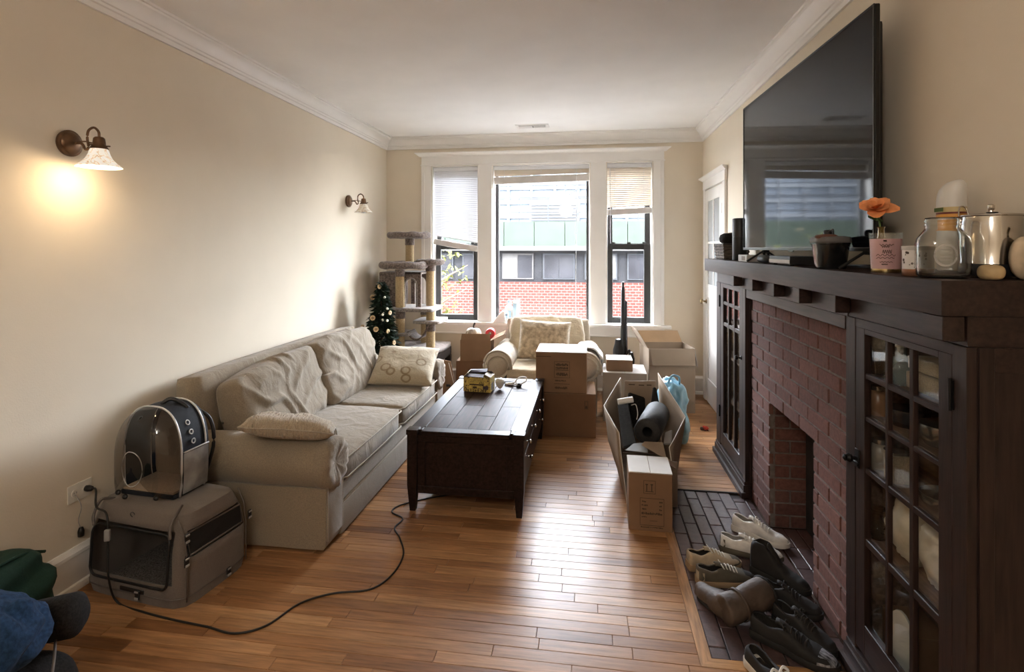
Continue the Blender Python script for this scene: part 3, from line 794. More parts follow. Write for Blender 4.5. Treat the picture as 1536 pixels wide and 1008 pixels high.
def sconce(label, y, z, lit, s=1.0):
    """local: wall plane x=0, +x into the room"""
    t = thing('wall_sconce', label, 'wall lamp', (XL, y, z), group='bronze wall sconces')
    t.scale = (s, s, s)
    bm = nb(); lathe(bm, [(.001, 0), (.058, 0), (.060, .006), (.060, .016), (.054, .020), (.050, .021), (.045, .028), (.028, .035), (.012, .038), (.001, .039)], 32, M=TR((.0005, 0, 0), ry=R(90)))
    obj('backplate', bm, m_bronze, t, smooth=True, auto=35)
    bm = nb(); tube(bm, spline([(.036, 0, 0), (.075, 0, -.004), (.092, 0, -.030), (.108, 0, -.020), (.102, 0, .02), (.108, 0, .055), (.136, 0, .068), (.160, 0, .048), (.163, 0, .02)], 6), .0055, 10); obj('arm', bm, m_bronze, t, smooth=True)
    bm = nb(); tube(bm, spline([(.040, .0, .004), (.09, 0, .006), (.118, 0, .0), (.140, 0, -.004)], 5), .0032, 8); lathe(bm, [(.001, -.008), (.007, -.005), (.008, 0), (.007, .005), (.001, .008)], 10, M=TR((.043, 0, 0))); obj('scroll', bm, m_bronze, t, smooth=True)
    sx, sz = .163, .024
    bm = nb(); lathe(bm, [(.001, .0), (.016, .0), (.022, -.006), (.024, -.02), (.026, -.036), (.034, -.048), (.036, -.054), (.033, -.055)], 24, M=TR((sx, 0, sz))); obj('socket_cup', bm, m_bronze, t, smooth=True, auto=40)
    prof = [(.031, -.050), (.036, -.060), (.042, -.080), (.052, -.100), (.068, -.118), (.082, -.130), (.090, -.138)]
    bm = nb(); lathe(bm, prof + [(r - .003, zz + .0015) for r, zz in prof[::-1]], 32, M=TR((sx, 0, sz))); obj('shade', bm, m_shade_on if lit else m_shade_off, t, smooth=True)
    bm = nb(); lathe(bm, [(.001, -.048), (.012, -.05), (.014, -.075), (.026, -.105), (.029, -.122), (.022, -.138), (.001, -.146)], 18, M=TR((sx, 0, sz))); obj('bulb', bm, m_bulb_on if lit else m_bulb_off, t, smooth=True)
    for a in range(3):
        bm = nb(); an = a * 2.1 + .4; cyl(bm, (sx + .024 * math.cos(an), .024 * math.sin(an), sz - .04), (sx + .044 * math.cos(an), .044 * math.sin(an), sz - .04), .003, seg=8); obj('thumbscrew', bm, m_bronze, t)
    if lit:
        ld = bpy.data.lights.new('sconce_light', 'POINT'); ld.energy = 1.15; ld.color = (1.0, .74, .44); ld.shadow_soft_size = .03
        lo = bpy.data.objects.new('sconce_light', ld); C.objects.link(lo); lo.parent = t; lo.location = (sx, 0, sz - .16)
    return t
sconce('lit bronze wall sconce with a glowing alabaster bell shade', 2.05, 1.955, True, .95)
sconce('unlit bronze wall sconce with a grey-white bell shade near the window corner', 4.80, 1.94, False, .95)

# outlet with plate
m_ivory = mat('ivory_plastic', (.72, .69, .62), rough=.35, var=.03)
t = thing('wall_outlet', 'white double wall outlet with a black plug in it', 'outlet', (XL, 2.103, .421))
box('plate', (.0005, .006, -.057, .057, -.038, .038), m_ivory, t, bev=.003, seg=2)
for sy in (-.026, .026):
    bm = nb(); lathe(bm, [(.001, 0), (.017, 0), (.0165, .002), (.001, .002)], 20, M=TR((.006, sy, 0), ry=R(90))); rc_ = obj('receptacle', bm, m_ivory, t)
    for q in (-.006, .006): box('slot', (.0078, .0086, sy + q - .001, sy + q + .001, -.002, .006), m_black, rc_)
    bm = nb(); cyl(bm, (.0078, sy, -.008), (.0086, sy, -.008), .0025, seg=8); obj('slot', bm, m_black, rc_)

# assumed ceiling lamp, out of view, added as fill light at the camera end
t = thing('assumed_ceiling_lamp', 'assumed round frosted glass ceiling lamp, added unseen over the open floor as fill light', 'ceiling lamp', (-.55, -.9, ZC))
bm = nb(); lathe(bm, [(.001, -.001), (.16, -.001), (.16, -.03), (.15, -.035), (.001, -.035)], 32); obj('canopy', bm, m_bronze, t, smooth=True, auto=35)
bm = nb(); lathe(bm, [(.150, -.036), (.165, -.05), (.16, -.085), (.12, -.125), (.06, -.145), (.001, -.15)], 32)
obj('diffuser', bm, mat('lit_frosted_glass', (.9, .88, .84), rough=.5, emis=(1, .90, .76), estr=6), t, smooth=True)
ld = bpy.data.lights.new('assumed_lamp_fill_light', 'POINT'); ld.energy = 20; ld.color = (1.0, .93, .84); ld.shadow_soft_size = .16
lo = bpy.data.objects.new('assumed_lamp_fill_light', ld); C.objects.link(lo); lo.parent = t; lo.location = (0, 0, -.34)
# ================================================================ sofa, pillows, coffee table
SY, CYW = math.sin(YAW), math.cos(YAW)
def pix_dir(u, v):
    a, b = (u - 768) / F_PX, (372 - v) / F_PX
    return Vector((CYW * a - SY, SY * a + CYW, b))
def at_y(u, v, y): d = pix_dir(u, v); return Vector((0, 0, CAM_H)) + d * (y / d.y)
def at_x(u, v, x): d = pix_dir(u, v); return Vector((0, 0, CAM_H)) + d * (x / d.x)
def at_z(u, v, z): d = pix_dir(u, v); return Vector((0, 0, CAM_H)) + d * ((z - CAM_H) / d.z)

def fabric(name, col, var=.12, scale=220, bump=.35, wr=0.0, wscale=9, wst=(1, 1, 1), rough=.9):
    """woven cloth: fine weave + soft creases in the bump"""
    if name in MATS: return MATS[name]
    m = mat(name, col, rough=rough, var=var, scale=scale, sheen=.25 if max(col) > .15 else .02, spec=.2, detail=2); nt = m.node_tree; b = nt.nodes['Principled BSDF']
    tc = nt.nodes.new('ShaderNodeTexCoord')
    w = nt.nodes.new('ShaderNodeTexNoise'); w.inputs['Scale'].default_value = 420; L(nt, tc.outputs['Object'], w.inputs[0])
    mp = nt.nodes.new('ShaderNodeMapping'); mp.inputs['Scale'].default_value = wst; L(nt, tc.outputs['Object'], mp.inputs[0])
    c = nt.nodes.new('ShaderNodeTexNoise'); c.inputs['Scale'].default_value = wscale; c.inputs['Detail'].default_value = 3; c.inputs['Distortion'].default_value = .8; L(nt, mp.outputs[0], c.inputs[0])
    b1 = nt.nodes.new('ShaderNodeBump'); b1.inputs['Strength'].default_value = bump; b1.inputs['Distance'].default_value = .002; L(nt, w.outputs[0], b1.inputs['Height'])
    b2 = nt.nodes.new('ShaderNodeBump'); b2.inputs['Strength'].default_value = wr; b2.inputs['Distance'].default_value = .03; L(nt, c.outputs[0], b2.inputs['Height'])
    L(nt, b1.outputs[0], b2.inputs['Normal']); L(nt, b2.outputs[0], b.inputs['Normal'])
    # large soft patches
    return m
SOFC = (.262, .213, .155)
m_sofa = fabric('sofa_chenille', SOFC, wr=.25, wscale=5)
m_sofac = fabric('sofa_chenille_creased', SOFC, wr=.55, wscale=9, wst=(1, 1.0, .55))
m_pipe = fabric('sofa_piping', (.38, .33, .26), wr=0)

def arm_profile(cy, cz, r, yo, yi, z0=.015, lip=.022):
    """rolled arm outline in (y,z): outer side up, round the roll, down the inner side; outer side is -y"""
    pts = [(yo, z0), (yo, .12), (yo, cz - r * .78)]
    for k in range(15):
        a = R(232 - k * (232 + 35) / 14)
        pts.append((cy + r * math.cos(a), cz + r * math.sin(a)))
    pts += [(yi, cz - r * .9), (yi, .12), (yi, z0)]
    return pts
def rolled_arm(name, par, m, prof, x0, x1, sgn=1, wr=.004, seed=0):
    bm = nb(); n = 12; rings = []
    cy = sum(p[0] for p in prof) / len(prof); cz = sum(p[1] for p in prof) / len(prof)
    for k in range(n + 1):
        f = k / n; x = x0 + (x1 - x0) * f; s = 1.0
        if k == n: s = .94; 
        if k == n - 1: s = .992; x = x1 - .012
        rings.append([(x, sgn * (cy + (p[0] - cy) * s + wr * fbm((x * 5, p[0] * 6 + seed, p[1] * 6))), max(.012, cz + (p[1] - cz) * s + wr * fbm((x * 6 + 9, p[0] * 6, p[1] * 5 + seed)))) for p in prof])
    skin_rings(bm, rings, cap0=True, cap1=True)
    return obj(name, bm, m, par, smooth=True, auto=50)
def arm_face(par, m, mp, prof, x, sgn, inset=.86):
    cy = sum(p[0] for p in prof) / len(prof); cz = sum(p[1] for p in prof) / len(prof)
    q = [(cy + (p[0] - cy) * inset, max(.03, cz + (p[1] - cz) * (inset + .02))) for p in prof]
    bm = nb(); prism(bm, [(sgn * a, b) for a, b in q], x - .012, x + .008, 'x', bev=.006); f = obj('arm_front', bm, m, par, smooth=True, auto=50)
    bm = nb(); tube(bm, [(x + .004, sgn * a, b) for a, b in q], .006, 6, closed=False); obj('piping', bm, mp, f, smooth=True)

sf = thing('sofa', 'long beige rolled-arm sofa with two seat cushions against the wall with the sconces', 'sofa', (-1.735, 3.545, 0))
bm = nb(); bx(bm, -.44, .462, -.90, .90, .014, .168, bev=.012, seg=2)
displace(bm, lambda p, n: n * .003 * fbm(p * 4)); obj('base', bm, m_sofa, sf, smooth=True, auto=40)
bm = nb(); bx(bm, -.44, .448, -.895, .895, .172, .262, bev=.018, seg=3); obj('deck', bm, m_sofa, sf, smooth=True, auto=40)
bm = nb(); tube(bm, [(.452, -.89, .17), (.452, .89, .17)], .006, 6); obj('piping', bm, m_pipe, sf, smooth=True)
AP = arm_profile(-.965, .415, .125, -1.058, -.872)
rolled_arm('arm', sf, m_sofa, AP, -.44, .455, 1, seed=1); arm_face(sf, m_sofa, m_pipe, AP, .455, 1)
rolled_arm('arm', sf, m_sofa, AP, -.44, .455, -1, seed=5); arm_face(sf, m_sofa, m_pipe, AP, .455, -1)
# gathered scroll end of each arm
for sg in (1, -1):
    bm = nb(); lathe(bm, [(.001, 0), (.03, .004), (.085, .018), (.122, .012), (.131, -.02), (.126, -.06)], 40, M=TR((.462, sg * -.965, .415), ry=R(90)))
    for v in bm.verts:
        a = math.atan2(v.co.z - .415, v.co.y + sg * .965); rr = math.hypot(v.co.z - .415, v.co.y + sg * .965)
        v.co.x += .006 * math.sin(a * 13 + 2 * math.sin(a * 3)) * min(1, rr / .1)
    obj('scroll', bm, m_sofac, sf, smooth=True)
# back frame, rounded
bm = nb(); cushion(bm, 1.98, .60, .20, 48, 14, corner=.3, edge=.62, wr=.006, ws=5, seed=3, stretch=(.6, 1.4)); xform(bm, TR((-.345, 0, .52), ry=R(84), rz=0) @ Matrix.Rotation(R(90), 4, 'Z'))
obj('back', bm, m_sofac, sf, smooth=True)
# seat cushions with piping
def seat(y0, y1, seed):
    w, d, h_ = .735, y1 - y0, .165
    bm = nb(); cushion(bm, w, d, h_, 26, 30, corner=.5, edge=.72, wr=.007, ws=4, seed=seed)
    o = obj('seat_cushion', bm, m_sofac, sf, smooth=True, loc=(.105, (y0 + y1) / 2, .348), rot=(0, R(1.0), 0))
    for zz in (.052, -.052):
        k = .985
        pts = [(-w / 2 * k, -d / 2 * k, zz), (w / 2 * k - .02, -d / 2 * k, zz), (w / 2 * k + .002, -d / 2 * k + .02, zz), (w / 2 * k + .004, 0, zz), (w / 2 * k + .002, d / 2 * k - .02, zz), (w / 2 * k - .02, d / 2 * k, zz), (-w / 2 * k, d / 2 * k, zz)]
        bm = nb(); tube(bm, pts, .005, 6); obj('piping', bm, m_pipe, o, smooth=True)
seat(-.865, .002, 11); seat(.012, .865, 23)
# plump, creased back cushions
def crease(p, s, amp):
    """long folds fanning from the top corners"""
    a = fbm((p.y * 3.1 + s, p.z * 1.2, s * .7), 1, 2)
    f1 = math.sin((p.y * 38 + p.z * 30 + 5 * a + s))
    f2 = math.sin((p.y * 30 - p.z * 42 + 6 * a + 2 * s))
    k = max(0, fbm((p.y * 2.5 + s * 2, p.z * 3, 1)) + .25)
    return amp * (max(0, f1) ** 2 * k + max(0, f2) ** 2 * max(0, .55 - k))
def backcush(yc, wid, hgt, zc, seed, roll, xo=-.13):
    bm = nb(); cushion(bm, hgt, wid, .23, 44, 56, corner=.7, edge=.42, wr=.006, ws=4, seed=seed)
    # local: x = height, y = width, z = thickness -> stand it up, lean back
    bmesh.ops.rotate(bm, verts=bm.verts[:], cent=(0, 0, 0), matrix=Matrix.Rotation(R(-90), 3, 'Y'))
    for v in bm.verts: v.co.z *= -1; v.co.x *= -1
    displace(bm, lambda p, n: n * crease(p, seed, .026 * (1 if p.x > -.02 else .4)) + Vector((.03 * max(0, -p.z / hgt * 2), 0, -.02 * (p.y / wid * 2) ** 2 * (1 if p.z > 0 else 0))))
    o = obj('back_cushion', bm, m_sofac, sf, smooth=True, loc=(xo, yc, zc), rot=(R(roll), R(-13), 0))
    ring_ = []
    for k in range(36):
        a = 2 * PI * k / 36; c_, s_ = math.cos(a), math.sin(a); q = (abs(c_) ** 6 + abs(s_) ** 6) ** (-1 / 6)
        ring_.append((.055, s_ * q * wid / 2 * .93, c_ * q * hgt / 2 * .93))
    bm = nb(); tube(bm, ring_, .005, 6, closed=True); obj('piping', bm, m_pipe, o, smooth=True)
backcush(-.465, .88, .45, .60, 3, 3.0, -.165); backcush(.365, .92, .49, .615, 8, -2.0)

# throw pillows
def paisley(name, base, fig):
    m = fabric(name, base, wr=.3, wscale=14); nt = m.node_tree; b = nt.nodes['Principled BSDF']
    tc = nt.nodes.new('ShaderNodeTexCoord'); v = nt.nodes.new('ShaderNodeTexVoronoi'); v.inputs['Scale'].default_value = 7.5; L(nt, tc.outputs['Object'], v.inputs[0])
    cr = nt.nodes.new('ShaderNodeValToRGB'); e = cr.color_ramp.elements; e[0].position = .20; e[0].color = (0, 0, 0, 1); e[1].position = .25; e[1].color = (1, 1, 1, 1)
    k = e.new(.30); k.color = (1, 1, 1, 1); k = e.new(.34); k.color = (0, 0, 0, 1)
    L(nt, v.outputs['Distance'], cr.inputs[0])
    mx = nt.nodes.new('ShaderNodeMix'); mx.data_type = 'RGBA'; mx.inputs[7].default_value = (*fig, 1); src = b.inputs['Base Color'].links[0].from_socket
    L(nt, cr.outputs[0], mx.inputs[0]); L(nt, src, mx.inputs[6]); L(nt, mx.outputs[2], b.inputs['Base Color'])
    return m
m_pais = paisley('paisley_cloth', (.44, .37, .26), (.25, .185, .11)); m_stripe = fabric('crinkled_striped_cloth', (.42, .345, .255), wr=.9, wscale=22, wst=(3.2, .5, 1))
def pillow(name, label, m, w, h_, th, loc, rot, seed, wr=.006, drape=0):
    t = thing(name, label, 'pillow', loc, rot=rot)
    bm = nb(); cushion(bm, w, h_, th, 26, 26, corner=-.45, edge=.10, wr=wr, ws=9, seed=seed)
    for v in bm.verts: v.co.z -= drape * max(0, v.co.y + .02) ** 2
    obj('cover', bm, m, t, smooth=True)
    pts = []
    for k in range(44):
        s = -1 + 2 * (k % 11) / 11
        a, b = ((s, -1), (1, s), (-s, 1), (-1, -s))[k // 11]
        q = 1 + .45 * .12 * abs(a * b) ** 3; pts.append((a * w / 2 * q, b * h_ / 2 * q, wr * .65 * fbm((a * w / 2 * q * 9 + seed, b * h_ / 2 * q * 9, seed))))
    pts = [(p[0], p[1], p[2] - drape * max(0, p[1] + .02) ** 2) for p in pts]
    bm = nb(); tube(bm, pts, .004, 6, closed=True); obj('piping', bm, m_pipe, t, smooth=True)
    return t
pillow('throw_pillow', 'flat beige crinkled throw pillow draped over the sofa arm beside the pet kennel', m_stripe, .42, .34, .115, (-1.515, 2.598, .588), (R(-9), R(8), R(19)), 4, .010, 2.6)
pillow('throw_pillow', 'beige swirl-patterned throw pillow propped on the sofa by the Christmas tree', m_pais, .47, .43, .14, (-1.475, 4.185, .552), (R(27), R(2), R(8)), 9)

# ---- coffee table
m_tab = wood_mat('espresso_table_wood', (.020, .011, .009), .34, (6, .5, 6), .35, .06)
m_tab.node_tree.nodes['Principled BSDF'].inputs['Specular IOR Level'].default_value = .2
m_tabtop = wood_mat('espresso_table_top', (.040, .022, .018), .38, (6, .5, 6), .35, .06)
m_tabtop.node_tree.nodes['Principled BSDF'].inputs['Specular IOR Level'].default_value = .07
m_nickel = mat('brushed_nickel', (.55, .53, .50), rough=.25, metal=1)
ct = thing('coffee_table', 'dark espresso coffee table with drawers and steel knobs in front of the sofa', 'table', (-.695, 3.615, 0))
hx, hy = .335, .655
for sx in (-1, 1):
    for sy in (-1, 1):
        x, y = sx * (hx - .028), sy * (hy - .028)
        bm = nb(); skin_rings(bm, [[(x + a * r_, y + b * r_, z) for a, b in ((-1, -1), (1, -1), (1, 1), (-1, 1))] for r_, z in ((.016, .0), (.028, .15), (.028, .435))], cap0=True, cap1=True); lg = obj('leg', bm, m_tab, ct)
        box('cap', (x - .033, x + .033, y - .033, y + .033, .436, .466), m_tab, lg, bev=.004, seg=2)
box('end_panel', (-.28, .28, -.630, -.618, .14, .435), m_tab, ct)
box('end_panel', (-.28, .28, .618, .630, .14, .435), m_tab, ct)
for sy in (-1, 1):
    for z0, z1, nm in ((.10, .142, 'end_rail'), (.395, .434, 'end_rail')):
        box(nm, (-.28, .28, *sorted((sy * .640, sy * .616)), z0, z1), m_tab, ct, bev=.003)
    for sx in (-1, 1): box('end_stile', (*sorted((sx * .28, sx * .235)), *sorted((sy * .638, sy * .616)), .142, .395), m_tab, ct, bev=.002)
box('side_panel', (-.322, -.310, -.6, .6, .12, .435), m_tab, ct)
box('bottom', (-.31, .31, -.62, .62, .10, .115), m_tab, ct)
bm = nb(); bx(bm, .285, .318, -.6, .6, .10, .125); bx(bm, .285, .318, -.6, .6, .405, .434); bx(bm, .285, .316, -.6, .6, .298, .308); bx(bm, .285, .316, -.006, .006, .308, .405)
obj('drawer_frame', bm, m_tab, ct)
def drawer(y0, y1, z0, z1, ky, kz):
    dr = box('drawer', (.300, .324, y0, y1, z0, z1), m_tab, ct, bev=.003)
    for y in ky:
        bm = nb(); lathe(bm, [(.001, 0), (.008, 0), (.005, .004), (.0045, .014), (.010, .020), (.0115, .026), (.008, .031), (.001, .033)], 14, M=TR((.324, y, kz), ry=R(90))); obj('knob', bm, m_nickel, dr, smooth=True)
drawer(-.595, -.008, .311, .403, (-.44, -.16), .357); drawer(.008, .595, .311, .403, (.16, .44), .357)
drawer(-.595, .595, .128, .296, (-.36, .36), .235)
# top: frame and inlaid boards
tf = nb(); bx(tf, -.335, -.255, -.625, .625, .436, .460, bev=.003); bx(tf, .255, .335, -.625, .625, .436, .460, bev=.003); bx(tf, -.255, .255, -.650, -.575, .436, .459, bev=.003); bx(tf, -.255, .255, .575, .650, .436, .459, bev=.003)
obj('top_frame', tf, m_tab, ct)
box('bead', (-.258, -.248, -.575, .575, .440, .462), m_nickel if 0 else m_tab, ct, bev=.002); box('bead', (.248, .258, -.575, .575, .440, .462), m_tab, ct, bev=.002)
cw = .496 / 4
for k in range(4):
    ys = [-.573] + [(-.573 + (.46 if k % 2 else .25)) + .40 * q for q in range(3)] + [.573]
    ys = sorted(y for y in ys if y <= .573)
    if ys[-1] - ys[-2] < .08: ys.pop(-2)
    for a, b in zip(ys, ys[1:]):
        box('top_board', (-.248 + k * cw + .0012, -.248 + (k + 1) * cw - .0012, a + .0012, b - .0012, .440, .4575), m_tabtop, ct, bev=.0015)
# ================================================================ pet carriers, bags and cord on the left
m_grey = fabric('grey_taupe_nylon', (.155, .128, .108), var=.08, wr=.15, wscale=7, rough=.7)
m_mesh = mat('black_mesh', (.010, .009, .009), rough=.8, var=.5, scale=500)
m_carpet = mat('grey_carpet_pad', (.15, .135, .12), rough=1, var=.5, scale=180, bump=.6, bscale=240)
m_gpipe = mat('grey_binding', (.12, .10, .088), rough=.6)
m_buckle = mat('grey_buckle', (.32, .31, .30), rough=.4)

# ---- soft kennel. local: front = -y, width x
KR = R(-8)
kn = thing('pet_kennel', 'grey soft-sided pet kennel with black mesh windows on the floor by the sofa', 'pet carrier', (-1.908, 2.228, 0), KR)
kw, kd, kh = .278, .198, .378
def kins(z): return max(0.0, .062 * max(0, (z / kh - .55) / .45) ** 1.6)
def kring(z):
    f = z / kh; ins = .0 if f < .55 else .062 * ((f - .55) / .45) ** 1.6
    if f < .12: ins = .012 * (1 - f / .12)
    pts = []
    for k in range(40):
        a = 2 * PI * k / 40 + PI / 40; c_, s_ = math.cos(a), math.sin(a); q = (abs(c_) ** 7 + abs(s_) ** 7) ** (-1 / 7)
        pts.append((c_ * q * (kw - ins * .45), s_ * q * (kd - ins), z))
    return pts
zs = [.0, .012, .05, .10, .16, .20, .24, .28, .31, .335, .352, .364, .372]
# shell with the door opening and the side window left out, so that one sees inside
bm = nb(); rv = [ring(bm, kring(z)) for z in zs]
def hole(a, b):
    cx_ = sum((v.co for v in a), Vector()) / 2; z = (a[0].co.z + b[0].co.z) / 2
    m_ = (a[0].co + a[1].co) / 2
    if m_.y < -kd + .09 and abs(m_.x) < .205 and .09 < z < .30: return True
    if m_.x > kw - .08 and -.155 < m_.y < .15 and .205 < z < .31: return True
    return False
for A, B in zip(rv, rv[1:]):
    for i in range(40):
        j = (i + 1) % 40
        if not hole((A[i], A[j]), (B[i], B[j])): bm.faces.new((A[i], A[j], B[j], B[i]))
# top sheet sagging under the backpack
tp = rv[-1]; ctr = bm.verts.new((0, 0, kh + .001))
mid = [bm.verts.new((v.co.x * .6, v.co.y * .6, kh)) for v in tp]
for i in range(40):
    j = (i + 1) % 40; bm.faces.new((tp[i], tp[j], mid[j], mid[i])); bm.faces.new((mid[i], mid[j], ctr))
bm.faces.new(rv[0][::-1])
sh = obj('shell', bm, m_grey, kn, smooth=True, auto=60)
md = sh.modifiers.new('thick', 'SOLIDIFY'); md.thickness = .006; md.offset = -1
box('floor_pad', (-.22, .22, -.165, .17, .010, .035), m_carpet, kn, bev=.01, seg=2)
# mesh door frame + bindings
def rrect(w, hgt, cx, cz, y, r_=.03, n=6):
    pts = []
    for q, (sx, sz) in enumerate(((1, 1), (-1, 1), (-1, -1), (1, -1))):
        for k in range(n + 1):
            a = q * PI / 2 + k * PI / 2 / n
            pts.append((cx + sx * (w / 2 - r_) + r_ * math.cos(a), y, cz + sz * (hgt / 2 - r_) + r_ * math.sin(a)))
    return pts
bm = nb(); tube(bm, [(p[0], p[1] + kins(p[2]), p[2]) for p in rrect(.425, .215, 0, .192, -kd - .002, .035)], .0055, 6, closed=True); obj('door_binding', bm, m_black, kn, smooth=True)
m_meshsee = mat('see_through_black_mesh', (.012, .011, .010), rough=.9, alpha=.18)
bm = nb(); f = [bm.verts.new((p[0], p[1] + kins(p[2]), p[2])) for p in rrect(.42, .21, 0, .192, -kd - .0005, .035)]; bm.faces.new(f); obj('mesh_door', bm, m_meshsee, kn)
bm = nb(); pts = [(kw - .001, -.15, .215), (kw - .004, .14, .215), (kw - .018, .14, .295), (kw - .022, -.145, .30)]
f = [bm.verts.new(p) for p in pts]; bm.faces.new(f); o = obj('mesh_window', bm, m_mesh, kn)
bm = nb(); tube(bm, [(p[0] + .002, p[1], p[2]) for p in pts], .004, 6, closed=True); obj('window_binding', bm, m_gpipe, kn, smooth=True)
for z in (.04, .175):
    bm = nb(); tube(bm, [Vector(p) * 1.004 + Vector((0, 0, .001)) for p in kring(z)], .0028, 6, closed=True)
    if z < .1: obj('seam', bm, m_gpipe, kn, smooth=True)
    else: bm.free()
for (x, y) in ((kw - .012, -.165), (kw - .012, .16)):
    bm = nb(); tube(bm, [(kw - .0 + .002, y, .03), (kw + .002, y, .2), (kw - .012, y, .30), (kw - .045, y, .362)], .0028, 6); obj('seam', bm, m_gpipe, kn, smooth=True)
def strap_clip(x, y, z, rz, nm='buckle'):
    b_ = nb(); bx(b_, -.012, .012, -.007, .0, -.02, .02, bev=.003); o_ = obj(nm, b_, m_black, kn, loc=(x, y, z), rot=(0, 0, rz))
    b_ = nb(); bx(b_, -.010, .010, -.011, -.006, -.018, -.008, bev=.002); bx(b_, -.010, .010, -.011, -.006, .010, .018, bev=.002); obj('buckle_bar', b_, m_buckle, o_)
strap_clip(kw + .004, -.172, .20, R(90)); strap_clip(kw + .003, .178, .235, R(90)); strap_clip(kw - .012, -.155, .287, R(90)); strap_clip(.06, -kd - .004, .045, 0)
strap_clip(kw + .004, .05, .035, R(90))
bm = nb(); bx(bm, -.04, .09, -kd - .006, -kd + .0, .048, .066, bev=.002); obj('door_strap', bm, m_black, kn)
bm = nb(); tube(bm, spline([(-.20, -.10, .372), (-.215, -.15, .385), (-.205, -.19, .34), (-.19, -.2, .30)], 6), .006, 6); obj('corner_handle', bm, m_gpipe, kn, smooth=True)
bm = nb(); tube(bm, spline([(.16, -.08, .376), (.20, -.14, .378), (.215, -.185, .345), (.23, -.2, .30)], 6), .006, 6); obj('corner_handle', bm, m_gpipe, kn, smooth=True)
for k in range(3):
    bm = nb(); tube(bm, [(-.02 + .012 * math.cos(a / 6 * PI), -kd + .036, .352 + .010 * math.sin(a / 6 * PI)) for a in range(10)], .0016, 5) if k == 0 else None
    if k == 0: obj('logo_mark', bm, m_black, kn, smooth=True)
    else: bm.free()

# ---- bubble backpack on the kennel. local: front = -y
m_bub = bpy.data.materials.new('smoked_bubble'); m_bub.use_nodes = True; nt = m_bub.node_tree; nt.nodes.clear()
o_ = nt.nodes.new('ShaderNodeOutputMaterial'); mx = nt.nodes.new('ShaderNodeMixShader'); t_ = nt.nodes.new('ShaderNodeBsdfTransparent'); t_.inputs[0].default_value = (.66, .63, .60, 1)
g_ = nt.nodes.new('ShaderNodeBsdfGlossy'); g_.inputs['Roughness'].default_value = .06; L(nt, schlick(nt, .07), mx.inputs[0]); L(nt, t_.outputs[0], mx.inputs[1]); L(nt, g_.outputs[0], mx.inputs[2]); L(nt, mx.outputs[0], o_.inputs[0])
m_silver = mat('silver_vinyl', (.33, .325, .32), rough=.32, metal=.25, var=.25, scale=12, bump=.3, bscale=14)
m_silpipe = mat('silver_piping', (.60, .60, .60), rough=.3, metal=.4)
m_navy = fabric('navy_black_cloth', (.018, .020, .026), var=.2, rough=.7)
m_tanpad = fabric('tan_pad', (.36, .27, .19), wr=.2)
bp_ = thing('bubble_backpack', 'clear bubble pet backpack with silver side pocket standing on the grey kennel', 'pet backpack', (-1.965, 2.215, .3815), R(-5)); bp_.scale = (1, .86, .89)
BW, BH, BD = .155, .445, .20
def arch(s, y, zlo=.0, n=28):
    """arch outline in xz scaled by s about (0, .17)"""
    pts = []
    for k in range(n + 1):
        a = PI * k / n
        x = BW * (abs(math.cos(a)) ** .75) * (1 if math.cos(a) > 0 else -1); z = .20 + (BH - .20) * math.sin(a) ** .9 if k not in (0, n) else .20
        pts.append((x, z))
    pts = [(BW * .93, 0.0), (BW * .99, .06), (BW, .13)] + pts + [(-BW, .13), (-BW * .99, .06), (-BW * .93, 0.0)]
    return [(x * s, y, max(zlo, .17 + (z - .17) * s)) for x, z in pts]
# body shell (side band) from front rim to back
bm = nb(); skin_rings(bm, [arch(1, -.02), arch(1.015, .05), arch(1.0, .14), arch(.95, .175)], close_u=False)
A0 = arch(.95, .175); f = [bm.verts.new(p) for p in A0]; bm.faces.new(f)
body = obj('body', bm, [m_navy], bp_, smooth=True, auto=50)
bm = nb(); f = [bm.verts.new((p[0] * .97, .150, p[2] * .985 + .004)) for p in arch(.93, .15)]; bm.faces.new(f); obj('lining', bm, fabric('grey_tan_lining', (.22, .185, .15), wr=.2), bp_)
box('base', (-.146, .146, -.055, .17, .0005, .022), m_navy, bp_, bev=.008, seg=2)
box('pad', (-.138, .138, -.05, .16, .022, .034), m_tanpad, bp_, bev=.006, seg=2)
# side pockets and panels
for sg in (1, -1):
    bm = nb(); r0, r1 = [], []
    n = 7
    rings = []
    for k in range(n):
        z = .012 + .205 * k / (n - 1); b_ = .016 * math.sin(PI * (k + .6) / n)
        rings.append([(sg * (BW * (1 if z > .1 else .95 + z * .5) + .008 + b_ * math.sin(PI * q / 6)), -.012 + .165 * q / 6, z) for q in range(7)])
    skin_rings(bm, rings, close_u=False); obj('side_pocket', bm, m_silver, bp_, smooth=True)
    bm = nb(); tube(bm, [(sg * (BW + .010), -.012 + .165 * q / 6, .218 + .006) for q in range(7)], .004, 6); obj('pocket_piping', bm, m_silpipe, bp_, smooth=True)
    for k in range(3):
        z = .262 + .047 * k; xx = BW * max(0, 1 - ((z - .20) / (BH - .20)) ** 2) ** .42 + .007
        tl = R(90 - 34 * ((z - .20) / .2) ** 1.4)
        bm = nb(); lathe(bm, [(.009, .0), (.013, .0), (.0145, .003), (.0125, .005), (.009, .003)], 16, M=TR((sg * xx, .055 - k * .004, z), ry=sg * tl)); obj('eyelet', bm, m_silpipe, bp_, smooth=True)
for y in (-.02, .14):
    bm = nb(); tube(bm, [(p[0] * 1.015, p[1], p[2]) for p in arch(1.01, y)], .005, 6); obj('rim_piping', bm, m_silpipe, bp_, smooth=True)
